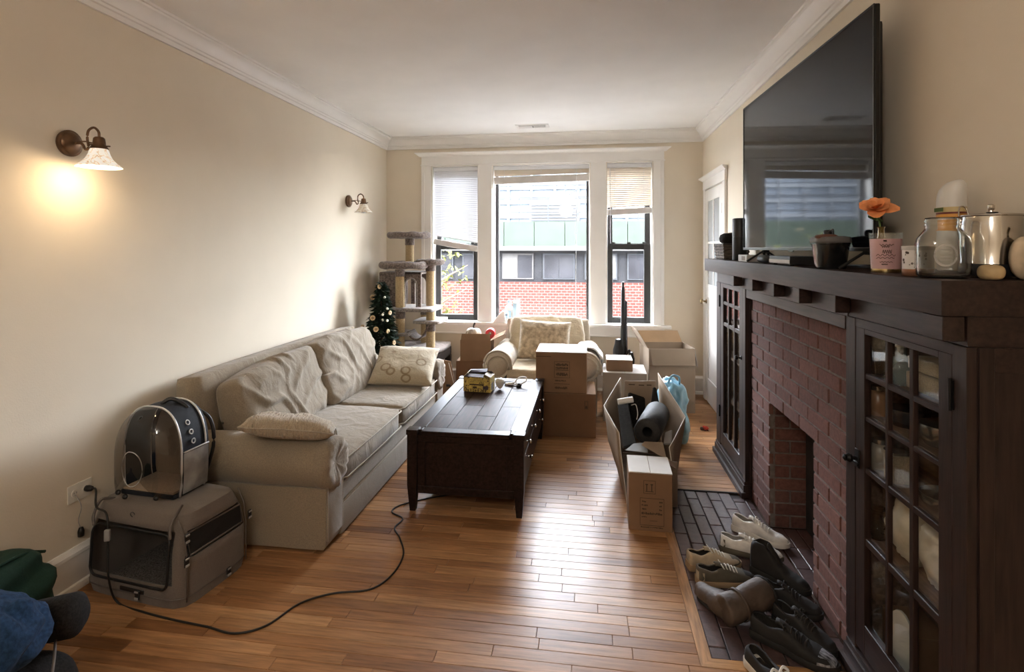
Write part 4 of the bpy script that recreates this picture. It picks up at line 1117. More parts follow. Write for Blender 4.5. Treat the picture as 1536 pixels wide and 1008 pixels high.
# bubble dome
bm = nb(); rings = []
for k in range(9):
    a = k / 8 * PI / 2
    rings.append(arch(max(.04, math.cos(a) ** .55), -.022 - .125 * math.sin(a), .012))
skin_rings(bm, rings, close_u=False)
obj('bubble', bm, m_bub, bp_, smooth=True)
bm = nb(); tube(bm, [(.068 * math.cos(2 * PI * k / 28) * .8, -.150 + .010 * abs(math.cos(2 * PI * k / 28)), .175 + .085 * math.sin(2 * PI * k / 28)) for k in range(28)], .0022, 6, closed=True); obj('window_ring', bm, m_silpipe, bp_, smooth=True)
for x in (-.115, -.045, .10):
    bm = nb(); lathe(bm, [(.001, .008), (.010, .006), (.013, .0), (.013, -.004)], 14, M=TR((x, -.075 - .065 * (1 - (x / .15) ** 2), .030), rx=R(75))); obj('snap_button', bm, m_black, bp_, smooth=True)
bm = nb(); tube(bm, spline([(.0, .03, BH), (.03, .06, BH + .022), (.07, .09, BH - .008), (.09, .10, BH - .032)], 6), .011, 8); obj('handle', bm, m_black, bp_, smooth=True)
bm = nb(); tube(bm, spline([(.08, .16, .40), (.13, .205, .33), (.145, .215, .2), (.12, .2, .06)], 6), .009, 8); obj('shoulder_strap', bm, m_black, bp_, smooth=True)
box('fabric_tag', (.105, .120, .045, .085, .362, .366), m_tanpad, bp_)

# ---- bags on the floor, bottom-left
def blob(bm, w, d, h_, n=24, m_=16, sq=3.0, amp=.02, s=6, seed=0, flat=.15):
    rings = []
    for k in range(m_ + 1):
        f = k / m_; ph = -PI / 2 + PI * f
        r_ = max(.01, math.cos(ph)) ** .55; z = h_ / 2 * (1 + math.copysign(abs(math.sin(ph)) ** .8, math.sin(ph)))
        pts = []
        for i in range(n):
            a = 2 * PI * i / n; c_, s_ = math.cos(a), math.sin(a); q = (abs(c_) ** sq + abs(s_) ** sq) ** (-1 / sq)
            p = Vector((c_ * q * w / 2 * r_, s_ * q * d / 2 * r_, z)); dd = amp * fbm(p * s + Vector((seed, seed, seed)), 1, 3)
            nrm = Vector((c_, s_, .6 * math.sin(ph))).normalized(); p += nrm * dd; p.z = max(0.0005, p.z); pts.append(p)
        rings.append(pts)
    skin_rings(bm, rings, cap0=True, cap1=True)
    return bm
m_green = fabric('dark_green_canvas', (.012, .036, .024), var=.15, wr=.3, wscale=7, rough=.75)
m_blue = fabric('blue_fleece', (.017, .045, .105), var=.25, scale=90, wr=.4, wscale=6)
m_lblue = fabric('pale_blue_cloth', (.26, .36, .46), wr=.3)
m_blkf = fabric('black_felt', (.014, .012, .011), var=.4, scale=150, wr=.3, wscale=8)
gb = thing('green_bag', 'dark green canvas bag folded against the baseboard', 'bag', (-2.077, 1.60, 0), R(4))
bm = nb(); blob(bm, .26, .33, .40, 44, 30, 5, .014, 7, 2)
displace(bm, lambda p, n: n * .012 * math.sin(p.z * 55 + 3 * fbm(p * 4))); obj('bag_body', bm, m_green, gb, smooth=True)
bm = nb(); tube(bm, spline([(.02, -.15, .36), (.06, -.08, .402), (.07, .06, .402), (.06, .155, .36)], 6), .006, 6); obj('seam', bm, m_green, gb, smooth=True)
kb_ = thing('black_bag', 'black felt duffel bag lying on the floor', 'bag', (-1.73, 1.31, 0), R(6))
bm = nb(); blob(bm, .40, .36, .285, 40, 24, 4, .016, 7, 7); obj('bag_body', bm, m_blkf, kb_, smooth=True)
bm = nb(); lathe(bm, [(.0005, -.10), (.045, -.097), (.062, -.08), (.064, .08), (.045, .097), (.0005, .1)], 24, M=TR((.055, .165, .325), ry=R(80), rz=R(6))); obj('bag_roll', bm, m_blkf, kb_, smooth=True)
bm = nb(); tube(bm, spline([(.12, .12, .298), (.185, .04, .275), (.215, -.02, .19), (.222, -.06, .09)], 6), .004, 6); obj('cord_handle', bm, m_gpipe, kb_, smooth=True)
bb_ = thing('blue_bag', 'blue fleece bag with a pale blue panel on top of the black bag', 'bag', (-1.73, 1.265, .297), R(8))
bm = nb(); blob(bm, .36, .28, .21, 56, 30, 3, .022, 8, 12); displace(bm, lambda p, n: n * .010 * math.sin(p.x * 38 + p.y * 26 + 7 * fbm(p * 5)) * (1 if p.z > .05 else .3)); obj('bag_body', bm, m_blue, bb_, smooth=True)
bm = nb(); blob(bm, .16, .20, .05, 24, 10, 3, .006, 9, 4); xform(bm, TR((.03, -.075, .165), ry=R(18))); obj('pale_panel', bm, m_lblue, bb_, smooth=True)
bm = nb(); tube(bm, spline([(.0, .145, .14), (.13, .12, .12), (.178, .0, .085), (.17, -.12, .06)], 6), .004, 6); obj('piping', bm, m_blkf, bb_, smooth=True)
box('webbing_strap', (.178, .184, -.085, -.062, .0, .085), m_lblue, bb_)

# ---- extension cord: plug, flat cable over the kennel front, in-line switch, run over the boards
m_cord = mat('black_cord_rubber', (.010, .009, .008), rough=.45)
ec = thing('extension_cord', 'black extension cord running from the wall outlet across the boards', 'cord', (0, 0, 0))
bm = nb(); lathe(bm, [(.001, 0), (.013, 0), (.014, .012), (.011, .028), (.006, .034), (.001, .035)], 14, M=TR((XL + .0085, 2.129, .421), ry=R(90))); obj('plug', bm, m_cord, ec, smooth=True)
fl_pts = [at_z(u, v, .004) for u, v in ((215, 918), (262, 930), (310, 940), (352, 950), (400, 938), (450, 905), (500, 890), (555, 884), (588, 862), (605, 832), (600, 808), (592, 792), (604, 778), (588, 768), (600, 758), (640, 748), (700, 738))]
cp = [Vector((XL + .035, 2.129, .421)), Vector((XL + .075, 2.112, .425)), Vector((XL + .115, 2.075, .37)), at_y(160, 772, 2.035), at_y(162, 820, 2.015), at_y(163, 868, 1.995), at_z(176, 903, .006)] + fl_pts
bm = nb(); tube(bm, spline(cp, 8), .0042, 8); obj('cable', bm, m_cord, ec, smooth=True)
p = at_y(161, 803, 2.012)
bm = nb(); bx(bm, -.011, .011, -.008, .008, -.024, .024, bev=.006, seg=2); obj('inline_switch', bm, m_buckle, ec, smooth=True, loc=p, rot=(0, 0, R(20)))
ad = thing('hanging_adapter', 'small black adapter dangling by a thin wire below the outlet', 'adapter', (0, 0, 0))
bm = nb(); tube(bm, spline([(XL + .0075, 2.079, .415), (XL + .03, 2.085, .36), (XL + .014, 2.085, .30), (XL + .016, 2.095, .262)], 6), .0016, 6); obj('wire', bm, m_buckle, ad, smooth=True)
bm = nb(); lathe(bm, [(.001, 0), (.008, -.002), (.013, -.018), (.012, -.04), (.001, -.042)], 12, M=TR((XL + .018, 2.095, .265))); obj('adapter_head', bm, m_cord, ad, smooth=True)
# ================================================================ armchair, cat tree, small tree, boxes by the window
m_chair = fabric('armchair_cream_cloth', (.50, .435, .345), wr=.35, wscale=6); m_chairc = fabric('armchair_cushion_cloth', (.50, .42, .30), wr=.6, wscale=9, wst=(.6, 1, 1))
m_fur = fabric('plush_beige', (.45, .36, .25), var=.25, scale=30, wr=.35, wscale=16)
# local: front = -y
ac = thing('armchair', 'cream rolled-arm armchair facing the room under the window', 'armchair', (-.425, 5.17, 0))
bm = nb(); bx(bm, -.40, .40, -.36, .40, .014, .25, bev=.02, seg=2); obj('base', bm, m_chair, ac, smooth=True, auto=40)
bm = nb(); cushion(bm, .66, .66, .17, 24, 24, corner=.5, edge=.7, wr=.006, ws=5, seed=31); obj('seat_cushion', bm, m_chairc, ac, smooth=True, loc=(0, -.07, .345))
CPf = arm_profile(-.395, .445, .125, -.49, -.335)
def chair_arm(sg, seed):
    bm = nb(); n = 12; rings = []
    cxx = sum(p[0] for p in CPf) / len(CPf); cz = sum(p[1] for p in CPf) / len(CPf)
    for k in range(n + 1):
        f = k / n; y = .38 - f * .76; s = 1 if k < n - 1 else (.99 if k == n - 1 else .92)
        if k == n - 1: y = -.365
        rings.append([(sg * (cxx + (p[0] - cxx) * s + .004 * fbm((y * 5, p[0] * 6 + seed, p[1] * 6))), y, max(.012, cz + (p[1] - cz) * s + .05 * f * 0 + .004 * fbm((y * 6 + 9, p[0] * 6, p[1] * 5 + seed)))) for p in CPf])
    skin_rings(bm, rings, cap0=True, cap1=True); a = obj('arm', bm, m_chair, ac, smooth=True, auto=50)
    for r_, yy, cc in ((.128, -.372, .445), (.098, -.384, .435)):
        bm = nb(); tube(bm, [(sg * (-.395 + r_ * math.cos(R(205 - q * 13)) * -1 * -1), yy, cc + r_ * math.sin(R(205 - q * 13))) for q in range(18)], .010, 8); obj('roll_piping', bm, m_chair, a, smooth=True)
    bm = nb(); lathe(bm, [(.001, .016), (.06, .012), (.094, .0), (.10, -.02)], 24, M=TR((sg * -.395, -.378, .435), rx=R(90))); obj('arm_front', bm, m_chair, a, smooth=True)
chair_arm(1, 2); chair_arm(-1, 7)
bm = nb(); cushion(bm, .86, .52, .17, 30, 18, corner=.4, edge=.6, wr=.006, ws=5, seed=41); xform(bm, TR((0, .385, .52), rx=R(84))); obj('back', bm, m_chair, ac, smooth=True)
bm = nb(); cushion(bm, .74, .44, .20, 40, 30, corner=.8, edge=.4, wr=.012, ws=6, seed=44)
displace(bm, lambda p, n: n * .010 * max(0, math.sin(p.x * 26 + p.y * 30 + 4 * fbm(p * 4))) ** 2); xform(bm, TR((0, .235, .60), rx=R(72))); obj('back_cushion', bm, m_chairc, ac, smooth=True)
bm = nb(); bx(bm, -.33, .30, .40, .47, .735, .772, bev=.015, seg=3); displace(bm, lambda p, n: n * .008 * fbm(p * 9)); obj('back_top_roll', bm, m_chairc, ac, smooth=True)
pillow('plush_pillow', 'large plush beige pillow standing on the armchair seat', m_fur, .47, .36, .15, (-.43, 5.16, .616), (R(72), R(3), R(2)), 14, .008)
# folded towel over the right arm
m_towel = fabric('pale_striped_towel', (.62, .60, .58), wr=.4, wscale=12)
bm = nb(); rings = []
for k in range(15):
    a = R(163 - k * 12.3); r_ = .142 + .006 * math.sin(k * 1.7)
    rings.append([(.395 - r_ * math.cos(a) * -1 * -1 + 0 if 0 else .395 + r_ * math.cos(PI - a) * -1, -.24 + .29 * q / 8 + .01 * fbm((k * .5, q * .6, 3)), .452 + r_ * math.sin(a) + .006 * fbm((k * .8, q * .9, 1))) for q in range(9)])
skin_rings(bm, rings, close_u=False)
tw_ = obj('folded_towel', bm, m_towel, None, smooth=True, loc=(-.425, 5.17, 0)); md = tw_.modifiers.new('thick', 'SOLIDIFY'); md.thickness = .012; md.offset = 1
tag(tw_, 'pale folded towel draped over the arm of the armchair', 'towel')

# ---- cat tree
m_plush = fabric('taupe_plush', (.185, .145, .125), var=.35, scale=60, bump=.6, wr=.25, wscale=18)
m_plushl = fabric('light_taupe_plush', (.33, .29, .265), var=.25, scale=60, bump=.6, wr=.2, wscale=18)
m_rope = mat('sisal_rope', (.52, .39, .22), rough=.95, var=.3, scale=60, stretch=(1, 1, 9), bump=.5, bscale=40)
m_dkfurn = wood_mat('dark_stool_wood', (.035, .028, .025), .5, (3, 3, 3), .3)
cat_t = thing('cat_tree', 'tall taupe plush cat tree with rope posts, perches and hammock in the corner', 'cat tree', (-1.83, 5.415, 0))
def post(x, y, z0, z1, r_=.043, sleeve=True):
    bm = nb(); n = max(6, int((z1 - z0) / .008)); lathe(bm, [(r_ + (.0022 if k % 2 else 0), z0 + (z1 - z0) * k / n) for k in range(n + 1)], 18, M=TR((x, y, 0))); p_ = obj('post', bm, m_rope, cat_t, smooth=True)
    if sleeve:
        bm = nb(); lathe(bm, [(r_ + .004, z1 - .07), (r_ + .006, z1 - .068), (r_ + .006, z1)], 18, M=TR((x, y, 0))); obj('plush_sleeve', bm, m_plush, p_, smooth=True)
def bed(name, x, y, z, rx, ry, rim=.032, m=None):
    bm = nb(); tube(bm, [(x + rx * math.cos(2 * PI * k / 36), y + ry * math.sin(2 * PI * k / 36), z + .004 * math.sin(k * 1.3)) for k in range(36)], lambda f: rim * (1 + .06 * math.sin(f * 40)), 12, closed=True)
    b_ = obj(name, bm, m or m_plush, cat_t, smooth=True)
    bm = nb(); lathe(bm, [(.001, z - .012), (.9, z - .010), (1.0, z - .014), (1.0, z - .034), (.001, z - .034)], 32); 
    for v in bm.verts: v.co.x = x + v.co.x * rx; v.co.y = y + v.co.y * ry
    obj('bed_base', bm, m or m_plush, b_, smooth=True, auto=40)
def plat(x0, x1, y0, y1, z, th=.035, m=None, nm='platform'):
    bm = nb(); cushion(bm, x1 - x0, y1 - y0, th, 18, 14, corner=.8, edge=.75, wr=.002, ws=12, seed=x0 * 9)
    return obj(nm, bm, m or m_plushl, cat_t, smooth=True, loc=((x0 + x1) / 2, (y0 + y1) / 2, z - th / 2))
post(-.045, .06, 1.35, 1.60); bed('top_perch', -.055, .06, 1.635, .20, .17)
bed('bed', -.06, -.09, 1.325, .22, .18, .036); bed('side_perch', .185, .04, 1.355, .125, .13, .028)
post(.185, .04, .90, 1.33)
# condo: box with an arched doorway
z0, z1 = .905, 1.255
bm = nb(); bx(bm, -.30, -.10, -.16, .16, z0, z1, bev=.02, seg=3); cd = obj('condo', bm, m_plush, cat_t, smooth=True, auto=50)
bm = nb(); pts_o = [(-.06, z0)] + [(-.06 + .0, z1 - .0)] + [(.15, z1), (.15, z0)]
ar = [(.045 + .062 * math.cos(R(a)), 1.12 + .075 * math.sin(R(a))) for a in range(0, 181, 15)]
outl = [(.15, z0), (.15, z1), (-.06, z1), (-.06, z0), (-.017, z0)] + [(x, z) for x, z in ar[::-1]] + [(.107, z0)]
prism(bm, outl, -.17, -.145, 'y'); obj('arched_front', bm, m_plush, cd)
bm = nb(); prism(bm, outl, .145, .165, 'y'); obj('arched_back', bm, m_plush, cd)
bm = nb(); bx(bm, -.10, .155, -.17, .165, z1 - .022, z1 + .002, bev=.006); obj('condo_roof', bm, m_plush, cd)
bm = nb(); tube(bm, [(x, -.174, z) for x, z in [(.107, z0)] + ar + [(-.017, z0)]], .009, 6); obj('arch_trim', bm, m_plushl, cd, smooth=True)
post(-.055, -.21, .905, 1.285); 
plat(-.20, .30, -.26, .20, .90, .04)
post(-.05, -.21, .655, .865); post(.10, .13, .50, .865); post(.245, -.15, .775, .865, sleeve=False); post(.245, -.15, .50, .735)
plat(-.20, .06, -.28, .0, .655, .035); plat(.07, .36, -.24, .16, .775, .035)
post(-.05, -.21, .50, .62, sleeve=False)
# hammock
bm = nb(); rings = []
for k in range(13):
    f = k / 12; x = .03 + .21 * f; z = .665 + .09 * f - .115 * math.sin(PI * f) ** .8
    rings.append([(x, -.22 + .22 * q / 6, z) for q in range(7)])
skin_rings(bm, rings, close_u=False); hm = obj('hammock', bm, m_plush, cat_t, smooth=True); md = hm.modifiers.new('t', 'SOLIDIFY'); md.thickness = .014
# lower deck on dark legs
plat(-.30, .38, -.30, .26, .50, .04, m_plush, 'lower_platform')
bm = nb(); bx(bm, -.28, .36, -.285, .245, .36, .455, bev=.02, seg=2); obj('lower_box', bm, m_dkfurn, cat_t)
for x in (-.25, .33):
    for y in (-.25, .21): box('leg', (x - .03, x + .03, y - .03, y + .03, 0, .362), m_dkfurn, cat_t, bev=.003)
box('base_plate', (-.30, .38, -.30, .26, 0, .02), m_plush, cat_t, bev=.006)

# ---- small artificial Christmas tree
xt = thing('christmas_tree', 'small dark green artificial Christmas tree with round wooden ornaments', 'christmas tree', (-1.947, 4.880, 0))
m_fir = mat('dark_fir_green', (.010, .026, .014), rough=.75, var=.5, scale=20); m_fir2 = mat('dull_fir_green', (.03, .055, .025), rough=.7, var=.4, scale=20)
m_slice = mat('pale_wood_slice', (.66, .48, .27), rough=.7, var=.2, scale=30); m_core = mat('wood_slice_core', (.30, .20, .11), rough=.8); m_pearl = mat('white_ornament', (.80, .76, .68), rough=.35)
bm = nb(); cyl(bm, (0, 0, 0), (0, 0, 1.15), .018, .006, seg=8); obj('trunk', bm, m_bark, xt)
bm = nb(); lathe(bm, [(.001, 0), (.13, 0), (.12, .03), (.03, .05), (.001, .05)], 20); obj('stand', bm, m_dkfurn, xt, smooth=True, auto=40)
tr_ = random.Random(12); bm = nb()
for k in range(2300):
    f = tr_.random() ** .8; z = .20 + .96 * (1 - f) if 0 else 1.17 - .95 * f; rad = (.035 + .215 * min(f, .70)) * tr_.uniform(.35, 1.0); a = tr_.uniform(0, 2 * PI)
    c = Vector((rad * math.cos(a), rad * math.sin(a), z)); out = Vector((math.cos(a), math.sin(a), tr_.uniform(-.5, .25))).normalized()
    s = tr_.uniform(.024, .044); side = out.cross(Vector((0, 0, 1))).normalized(); upv = side.cross(out)
    rl = Matrix.Rotation(tr_.uniform(-.9, .9), 3, out)
    side, upv = rl @ side, rl @ upv
    vs = [bm.verts.new(c + p) for p in (out * -s, side * s * .5 + upv * s * .12, out * s * 1.15, side * -s * .5 + upv * s * .12)]
    fc = bm.faces.new(vs); fc.material_index = 1 if tr_.random() < .16 else 0
fo = obj('foliage', bm, [m_fir, m_fir2], xt); fo['kind'] = 'stuff'
bm = nb(); lathe(bm, [(.001, -.005), (.024, -.005), (.025, 0), (.024, .005), (.001, .005)], 18); s0 = obj('wood_slice', bm, m_slice, xt, smooth=True, auto=40)
bm = nb(); lathe(bm, [(.001, .0062), (.0125, .0062), (.0125, .004)], 14); c0 = obj('core', bm, m_core, s0)
bm = nb(); lathe(bm, [(.001, .013), (.008, .010), (.012, 0), (.009, -.009), (.001, -.013)], 12); e0 = obj('ball', bm, m_pearl, xt, smooth=True)
def on_tree(u, v, big):
    f = None
    best = None
    for yy in [4.60 + .01 * q for q in range(30)]:
        p = at_y(u, v, yy) - Vector((-1.947, 4.880, 0)); f = (1.17 - p.z) / .95
        if f > 0 and math.hypot(p.x, p.y) <= .03 + .20 * f + .02: best = p; break
    if best is None: best = at_y(u, v, 4.86) - Vector((-1.947, 4.880, 0))
    return best
fs = fe = True
for u, v, big in ((559, 446, 1), (559, 477, 1), (564, 494, 1), (582, 497, 2), (591, 514, 2), (544, 490, 2), (552, 498, 2), (574, 480, 0), (581, 481, 0), (574, 472, 0), (581, 463, 0), (577, 446, 0), (585, 469, 2), (569, 430, 2)):
    p = on_tree(u, v, big); d = Vector((.42, -.9, .1)).normalized(); q = d.to_track_quat('Z', 'Y').to_euler()
    if big:
        o = s0 if fs else inst(s0); cc = c0 if fs else inst(c0, parent=o); fs = False
        o.location = p; o.rotation_euler = q
        if big == 2: o.rotation_euler = (q[0], q[1] + .9, q[2] + .8); o.scale = (.85, .85, 1.2)
    else:
        o = e0 if fe else inst(e0); fe = False; o.location = p; o.rotation_euler = (rnd.uniform(-1, 1), rnd.uniform(-1, 1), 0)

# ---- cardboard
def card(name, col, col_edge=None): return mat(name, col, rough=.85, var=.06, scale=6, stretch=(1, 1, 1), bump=.08, bscale=60, spec=.2)
m_card = card('brown_cardboard', (.235, .142, .084)); m_cardd = card('dark_brown_cardboard', (.175, .097, .055)); m_cardl = card('pale_cardboard', (.30, .235, .175)); m_cardw = card('white_and_lit_cardboard', (.62, .59, .55)); m_ink = mat('print_ink', (.055, .035, .022), rough=.8)  # browns darkened for shaded box fronts; white also paints the lit top flaps
m_tape = mat('packing_tape', (.42, .30, .18), rough=.25)
def prints(par, face_y, items):
    """flat print: outline frames and text bars on the -y face; (x0,x1,z0,z1,'frame'|'bar')"""
    for x0, x1, z0, z1, kd_ in items:
        b_ = nb(); y0, y1 = face_y - .0006, face_y + .0002
        if kd_ == 'frame':
            w = .0022
            for q in ((x0, x1, z0, z0 + w), (x0, x1, z1 - w, z1), (x0, x0 + w, z0, z1), (x1 - w, x1, z0, z1)): bx(b_, q[0], q[1], y0, y1, q[2], q[3])
        elif kd_ == 'text':
            rr = random.Random(int(x0 * 1000) + int(z0 * 777)); x = x0
            while x < x1 - .003:
                wl = rr.uniform(.004, .009); bx(b_, x, min(x + wl * .8, x1), y0, y1, z0 + (z1 - z0) * rr.choice((0, 0, .3)), z1 - (z1 - z0) * rr.choice((0, .3))); x += wl
        else: bx(b_, x0, x1, y0, y1, z0, z1)
        obj('print', b_, m_ink, par)
def carton(label, loc, rz, w, d, h_, m, mt=None, seam=True, tape=False, group=None):
    t = thing('cardboard_box', label, 'box', loc, rz, group)
    bm = nb(); bx(bm, -w / 2, w / 2, -d / 2, d / 2, 0, h_ - .006, bev=.003); obj('body', bm, m, t)
    for sx in (-1, 1):
        b_ = nb(); bx(b_, *sorted((sx * w / 2, sx * .0012)), -d / 2, d / 2, h_ - .0055, h_, bev=.0012); obj('flap', b_, mt or m, t)  # mt: lighter top flaps, the light on them is in the colour
    if tape: box('tape', (-.024, .024, -d / 2 - .0004, d / 2 + .0004, h_, h_ + .0005), m_tape, t)
    return t
t = carton('large plain brown box at the bottom of the two-box stack', (-.20, 4.51, 0), R(1), .49, .41, .345, m_cardd, m_card)
prints(t, -.205, [(.155, .185, .225, .29, 'frame'), (.160, .180, .255, .285, 'frame'), (.160, .180, .23, .25, 'bar')])
t = carton('brown box with a printed square label on top of the box stack', (-.225, 4.50, .3455), R(0), .405, .37, .325, m_card, m_cardw, tape=True)
prints(t, -.185, [(-.055, .068, .12, .25, 'frame'), (-.045, .058, .215, .235, 'text'), (-.045, .058, .18, .184, 'bar'), (-.045, .058, .19, .205, 'text'), (-.04, .055, .135, .16, 'text'), (-.20, -.08, .285, .289, 'bar'), (-.05, .04, .092, .102, 'text'), (-.055, .068, .07, .073, 'bar'), (-.05, .05, .03, .05, 'text')])
t = carton('pale grey box on the floor beside the tall stick vacuum', (.302, 4.92, 0), R(-1), .37, .36, .425, m_cardl, m_cardw)
t = carton('small brown box lying on top of the pale grey box', (.258, 4.90, .4255), R(0), .225, .22, .10, m_card, m_cardw)
# brown cartons behind the coffee table, by the cat tree
t = carton('dark brown box at the bottom beside the cat tree', (-1.13, 5.33, 0), R(3), .34, .36, .40, m_cardd, m_card)
t = thing('open_box', 'brown open box holding a red roll beside the cat tree', 'box', (-1.11, 5.30, .4015), R(4))
def open_body(t, w, d, h_, m, mi=None, th=.005):
    for nm, b_ in (('side', (-w / 2, w / 2, -d / 2, -d / 2 + th, 0, h_)), ('side', (-w / 2, w / 2, d / 2 - th, d / 2, 0, h_)), ('side', (-w / 2, -w / 2 + th, -d / 2 + th, d / 2 - th, 0, h_)), ('side', (w / 2 - th, w / 2, -d / 2 + th, d / 2 - th, 0, h_)), ('bottom', (-w / 2 + th, w / 2 - th, -d / 2 + th, d / 2 - th, 0, th))):
        box(nm, b_, m, t)
open_body(t, .30, .30, .20, m_card)
def flap(t, p0, p1, vec, m, th=.004):
    """flap hinged on the edge p0-p1, reaching out by vec"""
    p0, p1, vec = Vector(p0), Vector(p1), Vector(vec); n = (p1 - p0).cross(vec).normalized() * th; ins = (p1 - p0) * .02
    a = [p0 + ins, p1 - ins, p1 - ins * 2 + vec, p0 + ins * 2 + vec]; bm = nb()
    A = ring(bm, a); B = ring(bm, [q + n for q in a]); bm.faces.new(A[::-1]); bm.faces.new(B)
    for i in range(4): bm.faces.new((A[i], A[(i + 1) % 4], B[(i + 1) % 4], B[i]))
    return obj('flap', bm, m, t)
flap(t, (.15, -.15, .20), (.15, .15, .20), (.12, .02, .055), m_card); flap(t, (-.15, -.15, .2), (.15, -.15, .2), (0, .02, .06), m_card)
rr_ = thing('red_roll', 'bright red roll of ribbon sticking out of the brown open box', 'roll', (-.990, 5.36, .6425), rot=(R(90), 0, R(4))); rr_.scale = (.9, .9, .9)
bm = nb(); lathe(bm, [(.02, -.05), (.05, -.05), (.054, -.045), (.054, .045), (.05, .05), (.02, .05), (.02, -.05)], 24); obj('ribbon', bm, mat('red_ribbon', (.62, .045, .06), rough=.45), rr_, smooth=True, auto=40)
bm = nb(); lathe(bm, [(.014, -.052), (.0195, -.052), (.0195, .052), (.014, .052), (.014, -.052)], 16); obj('core', bm, m_card, rr_)
pk = thing('glass_pumpkin', 'striped clear glass pumpkin standing in the brown open box', 'pumpkin', (-1.155, 5.315, .4075)); pk.scale = (.88, .88, 1.45)
m_pumpk = mat('striped_pearl_glass', (.52, .44, .36), rough=.12, var=.35, scale=9, stretch=(3, 3, .4), metal=.3)
bm = nb(); rings = []
for k in range(13):
    ph = -PI / 2 + PI * k / 12; rings.append([(.095 * max(.12, math.cos(ph)) ** .42 * (1 + .07 * abs(math.sin(5 * a_ * PI / 40))) * math.cos(a_ * 2 * PI / 80), .095 * max(.12, math.cos(ph)) ** .42 * (1 + .07 * abs(math.sin(5 * a_ * PI / 40))) * math.sin(a_ * 2 * PI / 80), .10 + .10 * math.sin(ph)) for a_ in range(80)])
skin_rings(bm, rings, cap0=True, cap1=True); obj('shell', bm, m_pumpk, pk, smooth=True)
bm = nb(); tube(bm, spline([(0, 0, .19), (.0, .01, .215), (.015, .015, .235)], 4), .009, 8); obj('stem', bm, m_dkfurn, pk, smooth=True)
for k in range(5):
    a_ = k * 2 * PI / 5 - 1.0; bm = nb(); tube(bm, [(.1 * max(.15, math.cos(ph)) ** .42 * math.cos(a_), .1 * max(.15, math.cos(ph)) ** .42 * math.sin(a_), .10 + .102 * math.sin(ph)) for ph in [-.9 + .25 * q for q in range(9)]], .003, 6); obj('stripe', bm, m_pearl, pk, smooth=True)
# leaning flattened carton between sofa and table
lc = thing('flattened_box', 'flattened brown carton leaning between the sofa arm and the cat tree', 'box', (-1.32, 4.80, 0))
bm = nb(); prism(bm, [(-.16, .0), (.16, .0), (.055, .46), (-.06, .48)], -.004, .004, 'y'); obj('sheet', bm, m_card, lc, rot=(R(-4), 0, 0))
bm = nb(); tube(bm, [(.16, -.004, .004), (.055, -.036, .46)], .004, 6); obj('white_edge', bm, m_cardw, lc)
box('tape_patch', (.03, .07, -.028, -.022, .24, .262), m_black, lc)

# ---- tall open carton by the window
tb = thing('tall_open_box', 'tall open carton with raised flaps under the window with the cream blind', 'box', (.715, 5.235, 0), R(8))
W_, D_, H_ = .42, .36, .585
open_body(tb, W_, D_, H_, m_cardl)
m_cardin = card('carton_inside', (.44, .30, .18))
flap(tb, (-W_ / 2, -D_ / 2, H_), (W_ / 2, -D_ / 2, H_), (.01, -.035, -.145), m_cardl)
flap(tb, (-W_ / 2, D_ / 2, H_), (-W_ / 2, -D_ / 2, H_), (-.10, 0, .17), m_cardl)
flap(tb, (W_ / 2, D_ / 2, H_), (-W_ / 2, D_ / 2, H_), (-.02, .05, .105), m_cardin)
flap(tb, (W_ / 2, -D_ / 2, H_), (W_ / 2, D_ / 2, H_), (.03, 0, -.17), m_cardw)
bm = nb(); tube(bm, [(-W_ / 2, -D_ / 2 - .004, H_ - .15), (W_ / 2, -D_ / 2 - .004, H_ - .15)], .002, 5); obj('flap_seam', bm, m_card, tb)
# small black box by the baseboard
t = thing('black_bin', 'small black box standing on the floor against the window wall', 'bin', (.985, 5.66, 0))
bm = nb(); bx(bm, -.045, .045, -.06, .06, 0, .17, bev=.006, seg=2); obj('body', bm, m_black, t, smooth=True, auto=40)
for k in range(4): box('rib', (-.046, .046, -.063, -.059, .03 + k * .035, .04 + k * .035), m_dsash, t)
# ---- stick vacuum
m_chrome = mat('dark_chrome', (.09, .09, .10), rough=.25, metal=.7)
sv = thing('stick_vacuum', 'tall black stick vacuum standing upright behind the pale grey box', 'vacuum', (.325, 5.42, 0))
bm = nb(); tube(bm, [(0, 0, .10), (0, 0, 1.09)], lambda f: .030 if f < .25 else .027 - .008 * f, 14); obj('wand', bm, m_black, sv, smooth=True, auto=50)
bm = nb(); lathe(bm, [(.001, 1.06), (.016, 1.06), (.017, 1.11), (.010, 1.12), (.013, 1.14), (.012, 1.165), (.001, 1.17)], 14); obj('tip', bm, m_black, sv, smooth=True, auto=50)
bm = nb(); tube(bm, [(.034, -.006, .36), (.030, -.006, .98)], .010, 8); obj('side_rail', bm, m_chrome, sv, smooth=True)
bm = nb(); lathe(bm, [(.001, .30), (.05, .31), (.056, .34), (.052, .50), (.035, .56), (.03, .60), (.001, .61)], 20, M=TR((-.045, .0, 0))); obj('dust_bin', bm, m_black, sv, smooth=True, auto=50)
bm = nb(); lathe(bm, [(.001, .28), (.032, .29), (.036, .42), (.026, .45), (.02, .48), (.001, .485)], 16, M=TR((.075, -.02, 0))); obj('motor', bm, m_black, sv, smooth=True, auto=50)
bm = nb(); tube(bm, spline([(.075, -.02, .44), (.06, -.02, .50), (.04, -.01, .46)], 5), .008, 8); obj('handle', bm, m_black, sv, smooth=True)
box('floor_head', (-.12, .12, -.06, .06, 0, .05), m_black, sv, bev=.012, seg=2); bm = nb(); cyl(bm, (0, 0, .04), (0, 0, .12), .022, seg=12); obj('neck', bm, m_chrome, sv)

